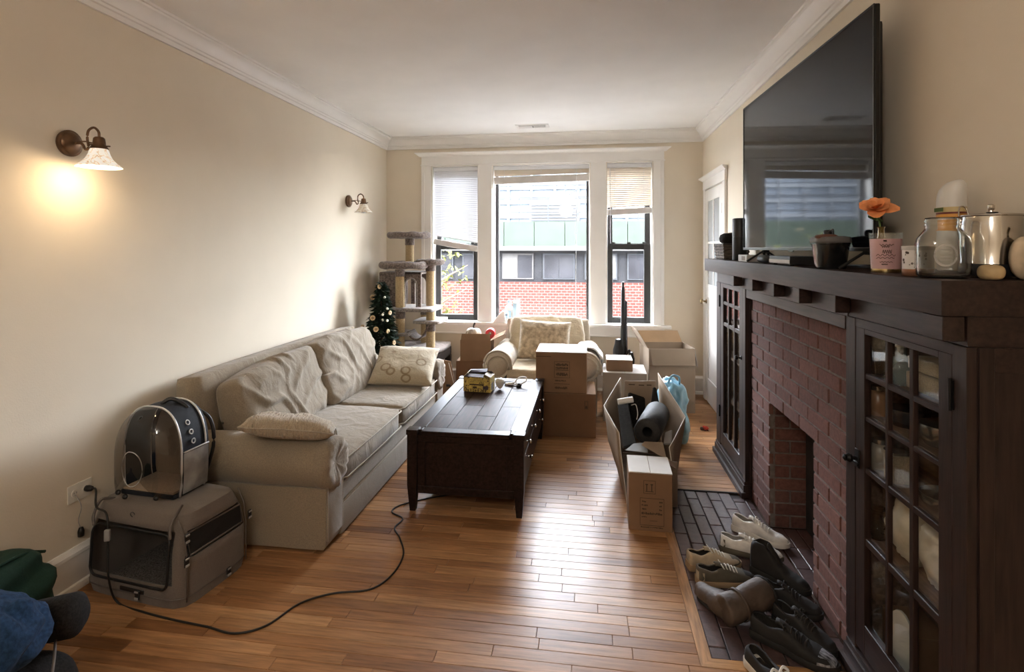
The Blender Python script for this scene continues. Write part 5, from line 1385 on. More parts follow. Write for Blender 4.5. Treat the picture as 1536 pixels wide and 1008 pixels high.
# ---- things on the window stool
m_whplast = mat('white_plastic', (.78, .77, .75), rough=.35, var=.03); m_blpl = mat('pale_blue_plastic', (.35, .52, .68), rough=.4)
ir = thing('white_iron', 'white upright steam iron on the window stool', 'iron', (-.948, 5.732, .701), R(6))
bm = nb(); prism(bm, [(-.085, 0), (.055, 0), (.06, .02), (.03, .075), (.045, .115), (.02, .125), (-.01, .095)], -.028, .028, 'y', bev=.008); obj('body', bm, m_whplast, ir, smooth=True, auto=50)
bm = nb(); tube(bm, spline([(.035, 0, .11), (.075, 0, .105), (.08, 0, .05), (.055, 0, .015)], 5), .009, 8); obj('handle', bm, m_whplast, ir, smooth=True)
box('dial', (.045, .075, -.012, .012, .075, .085), m_black, ir, bev=.002)
bt = thing('spray_bottle', 'white bottle with a pale blue cap behind the steam iron', 'bottle', (-.872, 5.822, .701))
bm = nb(); lathe(bm, [(.001, 0), (.042, 0), (.045, .01), (.045, .14), (.03, .17), (.014, .18), (.014, .20), (.001, .20)], 18); obj('body', bm, m_whplast, bt, smooth=True, auto=40)
bm = nb(); lathe(bm, [(.001, .201), (.017, .201), (.016, .23), (.001, .232)], 14); obj('cap', bm, m_blpl, bt, smooth=True, auto=40)
box('label_band', (-.03, .03, -.0468, -.043, .03, .12), m_blpl, bt)
bx_ = thing('tissue_carton', 'white and blue slim carton on the window stool', 'carton', (-.793, 5.815, .701))
box('body', (-.03, .03, -.04, .04, 0, .22), m_whplast, bx_, bev=.003); box('blue_panel', (-.0305, .012, -.0408, -.0402, .02, .20), m_blpl, bx_); box('lid', (-.031, .031, -.041, .041, .2205, .232), m_whplast, bx_, bev=.002)
# ================================================================ torn carton and its contents, front carton, table things
m_cin = card('torn_carton_inside', (.62, .56, .48)); m_cout = card('torn_carton_outside', (.30, .23, .165))
TORN = (.375, 3.60)
tc_ = thing('torn_carton', 'tall torn-open carton with flared white-edged sides full of black gear', 'box', (TORN[0], TORN[1], .0035))
def loc_(p): return Vector(p) - Vector((TORN[0], TORN[1], 0))
def sheet(nm, quads, par, mo, mi, th=.005, edge=None):
    """bent cardboard side: strips of quads given as columns (bottom, ..., top)"""
    bm = nb(); cols = [[bm.verts.new(loc_(p)) for p in c] for c in quads]
    for a, b in zip(cols, cols[1:]):
        for i in range(len(a) - 1): bm.faces.new((a[i], b[i], b[i + 1], a[i + 1]))
    bmesh.ops.subdivide_edges(bm, edges=bm.edges[:], cuts=3, use_grid_fill=True)
    o = obj(nm, bm, [mo, mi, m_cardw], par, smooth=True, auto=30)
    for v in o.data.vertices: v.co += Vector((fbm(v.co * 7, 1, 2), fbm(v.co * 7 + Vector((5, 0, 0)), 1, 2), 0)) * .004
    md = o.modifiers.new('t', 'SOLIDIFY'); md.thickness = th; md.offset = 0; md.material_offset_rim = 2; md.use_rim = True
    return o
LN0, LF0 = at_z(941, 757, .002), Vector((.235, 4.02, .002))
LN1, LAp, LF1 = at_y(928, 650, 3.22), at_y(906, 609, 3.62), at_y(931, 567, 4.02)
LM0 = (LN0 + LF0) / 2 + Vector((-.035, 0, 0))
sheet('side', [(LN0, (LN0 + LN1) / 2, LN1), (LM0, (LM0 + LAp) / 2 + Vector((-.02, 0, 0)), LAp), (LF0, (LF0 + LF1) / 2, LF1)], tc_, m_cout, m_cin)
RN1, RAp, RF1 = at_y(1004, 672, 3.24), at_y(1028, 626, 3.62), at_y(987, 560, 4.02)
RN0, RM0, RF0 = Vector((.50, 3.22, .002)), Vector((.555, 3.62, .002)), Vector((.52, 4.02, .002))
sheet('side', [(RN0, (RN0 + RN1) / 2, RN1), (RM0, (RM0 + RAp) / 2, RAp), (RF0, (RF0 + RF1) / 2, RF1)], tc_, m_cout, m_cin)
b0, b1 = at_y(937, 572, 4.03), at_y(984, 572, 4.03)
sheet('back_side', [((.235, 4.03, .002), b0), ((.52, 4.03, .002), b1)], tc_, m_cout, m_cin)
sheet('front_side', [(LN0 + Vector((.004, -.006, 0)), LN0 + Vector((0, 0, .26))), (RN0, RN0 + Vector((0, 0, .26)))], tc_, m_cout, m_cin)
sheet('bottom', [(LN0, RN0), ((LN0 + LF0) / 2, (RN0 + RF0) / 2), (LF0, RF0)], tc_, m_cout, m_cin)
for k, (u0, u1, v) in enumerate(((943, 952, 577), (958, 966, 578), (970, 977, 578))):
    a, b = at_y(u0, v, 4.024), at_y(u1, v, 4.024); pb = nb(); bx(pb, a.x - TORN[0], b.x - TORN[0], .4165, .4175, a.z - .003, a.z + .003); obj('print', pb, m_ink, tc_)
# contents
m_foam = mat('grey_black_foam', (.017, .0165, .016), rough=.6, var=.35, scale=60, bump=.25, bscale=120)
m_foamd = mat('black_foam', (.010, .010, .010), rough=.8)
c0_, c1_ = at_y(971, 648, 3.36), at_y(986, 620, 3.74)
fr_ = thing('foam_roller', 'thick grey-black foam roller lying in the torn carton', 'foam roller', tuple(c0_ + Vector((0, 0, 0))))
M_ = (c1_ - c0_).to_track_quat('Z', 'Y').to_matrix().to_4x4(); ln = (c1_ - c0_).length
bm = nb(); lathe(bm, [(.035, 0), (.074, .0), (.081, .006), (.081, ln - .006), (.074, ln), (.035, ln), (.035, 0)], 32, M=M_); obj('roll', bm, m_foam, fr_, smooth=True, auto=50)
bm = nb(); lathe(bm, [(.030, -.001), (.035, -.001), (.035, ln), (.030, ln), (.030, -.001)], 20, M=M_); obj('core_tube', bm, m_foamd, fr_, smooth=True, auto=50)
def panel(nm, label, cat, pts, th, m, parts=()):
    """stiff slab through 4 picture-located points"""
    P_ = [Vector(p) for p in pts]; c = sum(P_, Vector()) / 4; t = thing(nm, label, cat, tuple(c)); n = (P_[1] - P_[0]).cross(P_[3] - P_[0]).normalized() * th
    bm = nb(); A = ring(bm, [p - c for p in P_]); B = ring(bm, [p - c + n for p in P_]); fs = [bm.faces.new(A[::-1]), bm.faces.new(B)]
    for i in range(4): fs.append(bm.faces.new((A[i], A[(i + 1) % 4], B[(i + 1) % 4], B[i])))
    bmesh.ops.bevel(bm, geom=bm.edges[:], offset=min(.006, th * .3), segments=2, affect='EDGES'); obj('slab', bm, m, t, smooth=True, auto=40)
    return t
t = panel('black_board', 'tall dark grey padded board leaning in the torn carton', 'board', [at_y(926, 606, 3.66), at_y(941, 602, 3.66), at_y(954, 664, 3.40), at_y(934, 672, 3.36)], .018, m_foam)
hd = thing('white_tube', 'short white cardboard tube lying across the black gear', 'tube', tuple(at_y(938, 601, 3.60)), rot=(0, R(80), R(8)))
bm = nb(); lathe(bm, [(.014, -.05), (.019, -.05), (.019, .05), (.014, .05), (.014, -.05)], 18); obj('tube', bm, m_whplast, hd, smooth=True, auto=40); bm = nb(); lathe(bm, [(.001, .046), (.0138, .046), (.0138, .049), (.001, .049)], 14); obj('end_cap', bm, m_whplast, hd)
t = panel('black_case', 'black soft case standing at the back of the torn carton', 'case', [at_y(940, 640, 3.82), at_y(968, 645, 3.82), at_y(966, 598, 3.92), at_y(942, 590, 3.92)], .05, m_blkf)
t = panel('black_fin', 'pointed black fin sticking up at the back of the torn carton', 'fin', [at_y(976, 606, 3.88), at_y(989, 612, 3.88), at_y(984, 582, 3.93), at_y(979, 581, 3.93)], .015, m_foamd)
wl = thing('coiled_wire', 'thin pale wire looped over the roller in the torn carton', 'wire', tuple(at_y(955, 615, 3.56)))
bm = nb(); tube(bm, spline([(-.035, .0, .03), (-.008, 0, .036), (.002, -.01, .010), (.004, -.03, -.02), (-.004, -.05, -.045)], 6), .003, 6); obj('wire', bm, m_cardw, wl, smooth=True)
t = panel('grey_folder', 'curved grey plastic sheet over the front of the torn carton', 'sheet', [at_y(938, 676, 3.23), at_y(972, 680, 3.21), at_y(970, 664, 3.30), at_y(950, 666, 3.30)], .004, mat('grey_sheet_plastic', (.20, .20, .195), rough=.4))
t = panel('card_divider', 'brown card divider behind the front carton', 'card', [at_y(962, 668, 3.245), at_y(1000, 690, 3.215), at_y(994, 664, 3.30), at_y(966, 663, 3.30)], .004, m_cout)
t = panel('pale_pad', 'pale foam pad tucked beside the foam roller', 'pad', [at_y(996, 668, 3.34), at_y(1008, 668, 3.32), at_y(1009, 646, 3.42), at_y(998, 650, 3.42)], .012, mat('pale_grey_foam', (.22, .205, .19), rough=.9))

# ---- front carton with handling symbols
fb = thing('printed_carton', 'brown carton with printed arrows and table beside the hearth', 'box', (.322, 3.052, 0), R(-1.5))
bm = nb(); bx(bm, -.113, .113, -.118, .118, 0, .304, bev=.003); obj('body', bm, m_card, fb)
for sx in (-1, 1): b_ = nb(); bx(b_, *sorted((sx * .113, sx * .0012)), -.118, .118, .3045, .310, bev=.0012); obj('flap', b_, m_cardw, fb)  # top flaps painted white for the light falling on them
prints(fb, -.118, [(-.036, .026, .198, .268, 'frame'), (-.022, -.017, .212, .25, 'bar'), (.004, .009, .212, .25, 'bar'), (-.026, -.013, .244, .250, 'bar'), (0, .013, .244, .250, 'bar'), (-.026, .016, .208, .2115, 'bar'),
    (-.055, .070, .03, .175, 'frame'), (-.044, -.02, .152, .160, 'text'), (.045, .062, .152, .160, 'text'), (-.046, -.015, .132, .140, 'text'), (.045, .060, .132, .140, 'text'), (-.044, -.02, .112, .120, 'text'), (.045, .060, .112, .120, 'text'), (-.046, .060, .088, .100, 'text'), (-.046, -.02, .072, .078, 'text'), (-.005, .035, .055, .057, 'bar'), (-.05, .065, .018, .024, 'text')])
flap(fb, (.113, .118, .30), (.113, .02, .30), (.035, .03, -.03), m_card); 

# ---- blue plastic bag beside the torn carton
m_bluebag = mat('sheer_blue_plastic', (.22, .46, .62), rough=.3, var=.2, scale=10, bump=.5, bscale=18)
bb2 = thing('blue_plastic_bag', 'crumpled sheer blue plastic bag between the two open cartons', 'bag', (.64, 4.30, 0))
bm = nb(); blob(bm, .22, .30, .50, 36, 26, 2.2, .05, 7, 21)
for v in bm.verts: v.co.x += .10 * (v.co.z - .25) * -1; v.co.x *= .75 + .4 * v.co.z
obj('film', bm, m_bluebag, bb2, smooth=True)
bm = nb(); tube(bm, spline([(-.05, -.06, .47), (-.02, -.07, .53), (.03, -.06, .52), (.04, -.03, .46)], 5), .008, 6); obj('handle_loop', bm, m_bluebag, bb2, smooth=True)

# ---- toy on the boards
ty = thing('small_toy', 'tiny red and brown plush toy lying on the boards', 'toy', (.944, 4.632, 0))
bm = nb(); blob(bm, .05, .035, .035, 16, 8, 2, .008, 40, 3); obj('body', bm, mat('red_plush', (.42, .04, .02), rough=.9, var=.3, scale=60), ty, smooth=True)
bm = nb(); blob(bm, .03, .03, .025, 12, 8, 2, .004, 40, 5); xform(bm, TR((-.028, -.006, 0))); obj('head', bm, mat('dark_brown_plush', (.05, .02, .012), rough=.9), ty, smooth=True)
for sx in (-.01, .012): bm = nb(); cyl(bm, (sx, -.014, .004), (sx + .004, -.03, .004), .005, .004, seg=8); obj('limb', bm, MATS['dark_brown_plush'], ty)

# ---- things on the coffee table
def printed_yellow():
    m = mat('yellow_printed_card', (.52, .38, .09), rough=.6, var=.25, scale=26); nt = m.node_tree; b = nt.nodes['Principled BSDF']
    tc = nt.nodes.new('ShaderNodeTexCoord'); nz = nt.nodes.new('ShaderNodeTexNoise'); nz.inputs['Scale'].default_value = 38; nz.inputs['Detail'].default_value = 4; nz.inputs['Distortion'].default_value = 2.5; L(nt, tc.outputs['Object'], nz.inputs[0])
    cr = nt.nodes.new('ShaderNodeValToRGB'); cr.color_ramp.elements[0].position = .55; cr.color_ramp.elements[1].position = .60; L(nt, nz.outputs[0], cr.inputs[0])
    mx = nt.nodes.new('ShaderNodeMix'); mx.data_type = 'RGBA'; mx.inputs[7].default_value = (.10, .06, .025, 1); src = b.inputs['Base Color'].links[0].from_socket
    L(nt, cr.outputs[0], mx.inputs[0]); L(nt, src, mx.inputs[6]); L(nt, mx.outputs[2], b.inputs['Base Color'])
    return m
m_yel = printed_yellow(); m_cave = mat('cream_card', (.60, .50, .28), rough=.6); m_purple = mat('dark_plum_card', (.05, .032, .045), rough=.4)
TZ = .4625
yb = thing('snack_box', 'yellow printed snack box with its dark lid torn open on the coffee table', 'carton', (-.80, 3.875, TZ), R(-4))
open_body(yb, .20, .125, .105, m_yel, th=.003)
flap(yb, (.10, -.0625, .105), (.10, .0625, .105), (-.045, 0, .022), m_cardw); flap(yb, (-.10, .0625, .105), (-.10, -.0625, .105), (.03, 0, .03), m_cave)
flap(yb, (-.085, .0, .122), (.06, .0, .132), (.0, .05, .012), m_purple); flap(yb, (-.10, -.0625, .105), (.05, -.0625, .105), (0, .05, .012), m_purple); flap(yb, (.10, .0625, .105), (-.10, .0625, .105), (0, -.05, .03), m_purple)
for k in range(9): box('grass_print', (-.085 + k * .0185, -.079 + k * .0185, -.0632, -.0626, .002, .010 + .007 * (k % 3)), m_ink, yb)
box('title_print', (-.055, .05, -.0632, -.0626, .048, .058), m_ink, yb); box('picture_print', (-.03, .0, -.0632, -.0626, .026, .040), m_ink, yb); box('picture_print', (.045, .085, -.0632, -.0626, .02, .045), m_purple, yb); box('picture_print', (.1003, .1007, -.03, .02, .01, .06), m_purple, yb)
wc = thing('white_tuft', 'small white puffy tuft beside the snack box', 'tuft', (-.655, 3.93, TZ))
bm = nb(); lathe(bm, [(.002, 0), (.012, .004), (.024, .022), (.034, .045), (.034, .060), (.022, .074), (.004, .078)], 18); displace(bm, lambda p, n: n * .004 * fbm(p * 50)); obj('puff', bm, m_whplast, wc, smooth=True); bm = nb(); cyl(bm, (.0, -.008, 0.001), (.012, -.016, .012), .003, seg=8); obj('stem', bm, m_whplast, wc)
hp = thing('headband', 'white looped headband lying at the end of the coffee table', 'headband', (-.545, 4.055, TZ))
bm = nb(); tube(bm, spline([(-.07, .0, .012), (-.03, -.02, .02), (-.01, -.03, .03), (.0, -.02, .045), (.03, .0, .06), (.065, .01, .055), (.07, -.01, .035), (.035, -.04, .018), (.01, -.045, .012), (-.005, -.03, .03)], 6), .0055, 8); obj('band', bm, m_whplast, hp, smooth=True)
bm = nb(); bx(bm, -.09, .01, -.012, .012, 0, .014, bev=.005, seg=2); obj('grip', bm, m_whplast, hp, smooth=True); bm = nb(); lathe(bm, [(.001, .0), (.02, .0), (.022, .008), (.014, .022), (.001, .024)], 14, M=TR((.02, -.035, 0))); obj('foot', bm, m_black, hp, smooth=True); box('dark_grip', (-.10, -.03, .014, .03, 0, .02), m_black, hp, bev=.004)
# ================================================================ television and mantel things
MT = MZ1 + .0008
m_screen = mat('tv_screen_glass', (.006, .0065, .0075), rough=.05, var=.02, spec=.22)
m_bezel = mat('tv_bezel', (.008, .008, .008), rough=.3); m_bezl = mat('tv_bezel_edge', (.22, .22, .23), rough=.3, metal=.6)
tv = thing('television', 'large flat television on thin feet standing on the mantel', 'television', (1.0, 2.84, MT), R(1.9))
th_, w2, zb_, zt_ = .035, .74, .068, .958
box('back_shell', (.004, .032, -w2 + .03, w2 - .03, zb_ + .015, zt_ - .05), m_bezel, tv, bev=.014, seg=2)
box('panel_back', (-.012, .006, -w2, w2, zb_, zt_), m_bezel, tv, bev=.003)
box('screen', (-.0145, -.0125, -w2 + .008, w2 - .008, zb_ + .014, zt_ - .008), m_screen, tv)
bm = nb()
for q in ((-w2, w2, zb_, zb_ + .012), (-w2, w2, zt_ - .006, zt_), (-w2, -w2 + .006, zb_ + .012, zt_ - .006), (w2 - .006, w2, zb_ + .012, zt_ - .006)): bx(bm, -.0175, -.0122, q[0], q[1], q[2], q[3], bev=.001)
obj('bezel', bm, m_bezel, tv)
box('bezel_line', (-.018, -.0172, -w2, w2, zb_ + .012, zb_ + .0145), m_bezl, tv); box('bezel_line', (-.018, -.0172, -w2 + .0015, -w2 + .004, zb_ + .015, zt_ - .004), m_bezl, tv)
for y in (-.665, .40):
    bm = nb(); tube(bm, [(-.10, y, .004), (.0, y, .07), (.09, y, .004)], .006, 8); bx(bm, -.012, .02, y - .012, y + .012, .055, .09, bev=.003); obj('foot', bm, m_bezel, tv, smooth=True, auto=40)
box('brand_chin', (-.0172, -.012, -.03, .03, zb_ - .006, zb_ + .001), m_bezel, tv)
bm = nb(); bx(bm, .031, .036, -w2 + .05, -w2 + .07, .25, .31); obj('side_port', bm, m_bezl, tv)
# cable tangle behind the screen
cb = thing('tv_cables', 'dark tangle of cables lying on the mantel under the television', 'cable', (0, 0, 0))
for k in range(3):
    bm = nb(); tube(bm, spline([(1.06, 2.0 + .1 * k, MT + .006), (1.02, 2.16, MT + .008 + .004 * k), (1.05, 2.34 + .05 * k, MT + .007), (1.065, 2.5, MT + .006), (1.075, 2.7, MT + .006)], 6), .0032, 6); obj('cable', bm, m_cord, cb, smooth=True)
bm = nb(); bx(bm, 1.03, 1.10, 2.02, 2.14, MT, MT + .03, bev=.004); obj('power_brick', bm, m_black, cb)

m_wick = mat('grey_wicker', (.11, .085, .065), rough=.8, var=.5, scale=26, stretch=(1, 1, 4), bump=.8, bscale=60)
def on_mantel(u, x): p = at_x(u, 385, x); return p.y
t = thing('wicker_basket', 'small grey wicker basket at the mantel end by the white door', 'basket', (.985, 3.97, MT))
bm = nb(); skin_rings(bm, [[(a * .085 * s, b * .135 * s, z) for a, b in ((-1, -1), (1, -1), (1, 1), (-1, 1))] for s, z in ((.88, 0), (.95, .05), (1.0, .105), (.94, .105), (.86, .01))], cap0=True, cap1=True); obj('body', bm, m_wick, t)
for k in range(5):
    z = .012 + .021 * k; s = .885 + .023 * k; bm = nb(); tube(bm, [(a * .086 * s, b * .137 * s, z) for a, b in ((-1, -1), (1, -1), (1, 1), (-1, 1))], .007, 6, closed=True); obj('weave_band', bm, m_wick, t)
bm = nb(); tube(bm, [(a * .084, b * .134, .106) for a, b in ((-1, -1), (1, -1), (1, 1), (-1, 1))], .006, 6, closed=True); obj('rim', bm, m_dkfurn, t)
t = thing('fabric_speaker', 'rounded black fabric speaker resting on the wicker basket', 'speaker', (.975, 3.93, MT + .1125))
bm = nb(); lathe(bm, [(.001, 0), (.06, 0), (.075, .012), (.079, .035), (.072, .058), (.05, .070), (.001, .073)], 28, sq=2.6); obj('body', bm, m_blkf, t, smooth=True, auto=60); bm = nb(); lathe(bm, [(.001, .0735), (.02, .0735), (.018, .075), (.001, .075)], 14); obj('button', bm, m_black, t)
t = thing('cylinder_speaker', 'tall black cylindrical smart speaker on the mantel', 'speaker', (.965, 3.68, MT))
bm = nb(); lathe(bm, [(.001, 0), (.044, 0), (.046, .004), (.046, .150), (.0445, .151), (.0445, .153), (.046, .154), (.046, .266), (.044, .271), (.038, .272), (.001, .270)], 32); obj('body', bm, mat('matte_black_speaker', (.012, .012, .012), rough=.4, var=.2, scale=200, bump=.1, bscale=500), t, smooth=True, auto=40)
bm = nb(); lathe(bm, [(.028, .2722), (.034, .2722), (.034, .2735), (.028, .2735), (.028, .2722)], 24); obj('light_ring', bm, m_chrome, t)
t = thing('silver_box', 'small silver and white box beside the cylindrical speaker', 'box', (.955, 3.36, MT)); m_silv = mat('silver_plastic', (.50, .48, .45), rough=.35, var=.1)
box('body', (-.06, .06, -.09, .09, 0, .04), m_silv, t, bev=.004, seg=2); box('vent_patch', (-.0606, -.059, -.05, -.02, .008, .032), mat('brown_print', (.17, .12, .09), rough=.6), t); box('vent_patch', (-.0606, -.059, -.01, .012, .008, .032), MATS['brown_print'], t)
t = thing('game_controller', 'black game controller and cord lying beside the set-top box', 'controller', (.945, 3.07, MT))
bm = nb(); blob(bm, .085, .17, .042, 28, 12, 2.6, .004, 20, 2); obj('body', bm, m_black, t, smooth=True)
for sy in (-.035, .035): bm = nb(); lathe(bm, [(.006, .038), (.006, .05), (.011, .052), (.010, .056), (.001, .056)], 12, M=TR((-.005, sy, 0))); obj('thumbstick', bm, m_foamd, t, smooth=True)
t = thing('set_top_box', 'flat black set-top box with a silver front on the mantel', 'set-top box', (.965, 2.72, MT))
box('body', (-.075, .075, -.14, .14, .006, .042), m_black, t, bev=.004, seg=2); box('silver_edge', (-.0765, -.0745, -.138, .138, .010, .026), m_silv, t)
for sx in (-.055, .055):
    for sy in (-.11, .11): bm = nb(); cyl(bm, (sx, sy, 0), (sx, sy, .007), .009, seg=10); obj('foot', bm, m_foamd, t)
# black bucket with brown lid
t = thing('black_bucket', 'small glossy black bucket with a brown and grey lid and a cord on top', 'bucket', (.928, 2.258, MT)); t.scale = (.78, .78, .95)
bm = nb(); lathe(bm, [(.001, 0), (.060, 0), (.063, .005), (.076, .098), (.079, .10), (.079, .106), (.001, .106)], 32, sq=3.2); obj('body', bm, mat('glossy_black', (.010, .010, .010), rough=.18), t, smooth=True, auto=40)
bm = nb(); lathe(bm, [(.001, .1065), (.081, .1065), (.084, .112), (.080, .128), (.06, .132), (.001, .132)], 32, sq=3.2); ld_ = obj('lid', bm, mat('grey_lid', (.12, .115, .11), rough=.5), t, smooth=True, auto=40)
bm = nb(); blob(bm, .10, .075, .022, 20, 8, 3, .003, 20, 6); xform(bm, TR((-.032, -.03, .118))); obj('brown_patch', bm, mat('brown_leather', (.13, .06, .04), rough=.6), t, smooth=True)
bm = nb(); tube(bm, spline([(-.02, .03, .13), (0, .0, .155), (.0, -.03, .158), (-.01, -.055, .136)], 6), .004, 6); blob_ = obj('cord_loop', bm, m_cord, t, smooth=True)
bm = nb(); blob(bm, .04, .05, .03, 14, 8, 2, .002, 20, 9); xform(bm, TR((.0, .03, .130))); obj('earbud_case', bm, m_black, t, smooth=True)
# pink candle, flower
m_cglas = glass('clear_jar_glass', (.96, .97, .97), .06); m_pink = mat('pink_wax', (.62, .36, .36), rough=.45, var=.06); m_gold = mat('gold_metal', (.70, .52, .26), rough=.25, metal=1)
t = thing('pink_candle', 'pink glass candle with black script and a gold base on the mantel', 'candle', (.965, 1.935, MT)); t.scale = (1, 1, 1.1)
bm = nb(); lathe(bm, [(.001, 0), (.040, 0), (.041, .002), (.041, .011), (.001, .011)], 32); obj('gold_base', bm, m_gold, t, smooth=True, auto=40)
bm = nb(); lathe(bm, [(.001, .0115), (.0415, .0115), (.045, .10), (.001, .10)], 32); obj('wax', bm, m_pink, t, smooth=True, auto=40)
bm = nb(); lathe(bm, [(.043, .0115), (.0475, .118), (.0455, .118), (.0453, .101)], 32); obj('glass', bm, m_cglas, t, smooth=True, auto=40)
cs = random.Random(5)
for z, a0, a1, amp in ((.094, .30, .45, .003), (.082, .1, .8, .0025), (.077, .2, .6, .003), (.062, .25, .7, .006), (.052, -.1, .9, .003), (.044, -.1, .85, .002), (.032, .1, .75, .0015), (.025, .2, .5, .002)):
    pts = []
    for k in range(22):
        a = -PI / 2 - .95 + (a0 + (a1 - a0) * k / 21) * 1.2; r_ = .0428 + .0042 * (z - .0115) / .106 + .0015; pts.append((r_ * math.cos(a), r_ * math.sin(a), z + amp * math.sin(k * 1.3 + z * 90)))
    bm = nb(); tube(bm, pts, .0007, 4); obj('script_print', bm, m_ink, t)
fv = thing('orange_flower', 'orange flower in a tiny bottle behind the pink candle', 'flower', (1.0, 2.035, MT)); fv.scale = (1.3, 1.3, 1.05)
bm = nb(); lathe(bm, [(.001, 0), (.016, 0), (.018, .004), (.018, .09), (.008, .115), (.008, .14), (.011, .146)], 18); obj('bottle', bm, mat('amber_glass', (.30, .20, .06), rough=.1, trans=.6), fv, smooth=True, auto=40)
m_stem = mat('flower_stem', (.08, .15, .04), rough=.6); m_petal = mat('orange_petal', (.78, .30, .11), rough=.6, var=.18, scale=40)
bm = nb(); tube(bm, spline([(0, 0, .10), (-.004, 0, .16), (-.012, .004, .20)], 6), .0022, 6); obj('stem', bm, m_stem, fv)
bm = nb(); lathe(bm, [(.001, .0), (.022, -.010), (.001, -.003)], 6, M=TR((-.006, .006, .182), ry=R(30))); obj('leaf', bm, m_stem, fv)
for k in range(11):
    a = k * 2.4; tier = k / 10; ln = .052 - .022 * tier; el = R(8 + 58 * tier)
    bm = nb(); rings = []
    for q in range(6):
        f = q / 5; wd = ln * .42 * math.sin(PI * (.12 + .80 * f)) + .001; cz = ln * f * math.sin(el) - .010 * f * f * (1 - tier); cx_ = ln * f * math.cos(el)
        rings.append([(cx_, -wd, cz + .006 * (1 - f)), (cx_, -wd * .5, cz), (cx_, 0, cz - .002), (cx_, wd * .5, cz), (cx_, wd, cz + .006 * (1 - f))])
    skin_rings(bm, rings, close_u=False); xform(bm, Matrix.Translation((-.014, -.004, .205)) @ Vector((-.42, -.72, .62)).to_track_quat('Z', 'Y').to_matrix().to_4x4() @ TR((0, 0, .006 * tier), rz=a)); obj('petal', bm, m_petal, fv, smooth=True)
# patterned tin
t = thing('candle_tin', 'small white tin with black botanical print and copper base on the mantel', 'tin', (.935, 1.705, MT))
m_tinw = mat('white_print_tin', (.66, .63, .60), rough=.4); m_copper = mat('copper_band', (.34, .17, .10), rough=.3, metal=.7)
bm = nb(); lathe(bm, [(.001, 0), (.036, 0), (.038, .003), (.038, .020)], 28); obj('copper_base', bm, m_copper, t, smooth=True, auto=40)
bm = nb(); lathe(bm, [(.0375, .020), (.0375, .074)], 28); obj('body', bm, m_tinw, t, smooth=True); bm = nb(); lathe(bm, [(.039, .074), (.0395, .076), (.0395, .085), (.037, .087), (.001, .087)], 28); obj('lid', bm, m_silv, t, smooth=True, auto=40)
for k in range(16):
    a = -PI / 2 - .9 + cs.uniform(-.7, .9); z = cs.uniform(.025, .07); bm = nb(); lathe(bm, [(.001, .0), (cs.uniform(.0015, .0045), .0), (.001, .0006)], 8, M=TR((.0377 * math.cos(a), .0377 * math.sin(a), z)) @ Matrix.Rotation(a, 4, 'Z') @ Matrix.Rotation(R(90), 4, 'Y')); obj('print_dot', bm, m_ink, t)
# big square glass jar
m_jar = mat('thick_clear_glass', (.95, .97, .96), rough=.02, trans=1.0, var=0, ior=1.45)
t = thing('glass_jar', 'large empty square-shouldered glass jar with a round embossed seal', 'jar', (.938, 1.60, MT)); t.scale = (.80, .80, .95)
po = [(.001, 0), (.062, 0), (.072, .008), (.0745, .03), (.0745, .095), (.070, .112), (.054, .132), (.048, .140), (.048, .147), (.051, .150), (.048, .153), (.048, .158), (.051, .161), (.048, .164), (.048, .170)]
pi_ = [(r - .0035, z + (.004 if z < .01 else 0)) for r, z in po if r > .01]
bm = nb(); lathe(bm, po + [(r, z) for r, z in pi_[::-1]] + [(.001, .005)], 40, sq=3.6)
for v in bm.verts:
    if v.co.z > .128:  # round neck
        f = min(1, (v.co.z - .128) / .008); a = math.atan2(v.co.y, v.co.x); r_ = math.hypot(v.co.x, v.co.y); tgt = {True: r_}[True]; k = (abs(math.cos(a)) ** 3.6 + abs(math.sin(a)) ** 3.6) ** (1 / 3.6); v.co.x *= 1 - f + f * k; v.co.y *= 1 - f + f * k
obj('jar', bm, m_jar, t, smooth=True, rot=(0, 0, R(-24)))
for r_ in (.030, .027):
    bm = nb(); tube(bm, [(r_ * math.cos(2 * PI * k / 32), -.0755, .065 + r_ * math.sin(2 * PI * k / 32)) for k in range(32)], .0012, 6, closed=True); xform(bm, TR((0, 0, 0), rz=R(-24))); obj('embossed_ring', bm, m_silv, t, smooth=True)
for k in range(4): bm = nb(); tube(bm, [(-.016, -.0755, .052 + .009 * k), (.016, -.0755, .052 + .009 * k)], .0008, 5); xform(bm, TR((0, 0, 0), rz=R(-24))); obj('embossed_line', bm, m_silv, t)
# steel canister
m_steel = mat('polished_steel', (.55, .52, .48), rough=.14, metal=1, var=.1, scale=5)
t = thing('steel_canister', 'polished steel canister with a knobbed lid behind the glass jar', 'canister', (1.078, 1.635, MT)); t.scale = (.83, .83, 1.0)
bm = nb(); lathe(bm, [(.001, 0), (.078, 0), (.081, .004), (.081, .040), (.080, .042), (.084, .09), (.080, .145), (.077, .160), (.077, .165), (.001, .165)], 40); obj('body', bm, m_steel, t, smooth=True, auto=40)
bm = nb(); lathe(bm, [(.0815, .006), (.0822, .006), (.0822, .038), (.0815, .038)], 40); obj('dark_band', bm, m_black, t, smooth=True)
bm = nb(); lathe(bm, [(.083, .1655), (.084, .167), (.083, .170), (.06, .173), (.001, .175)], 40); li = obj('lid', bm, m_steel, t, smooth=True, auto=40)
bm = nb(); lathe(bm, [(.001, .1745), (.008, .1745), (.007, .182), (.010, .186), (.010, .196), (.006, .199), (.001, .2)], 16); obj('knob', bm, m_steel, li, smooth=True, auto=40)
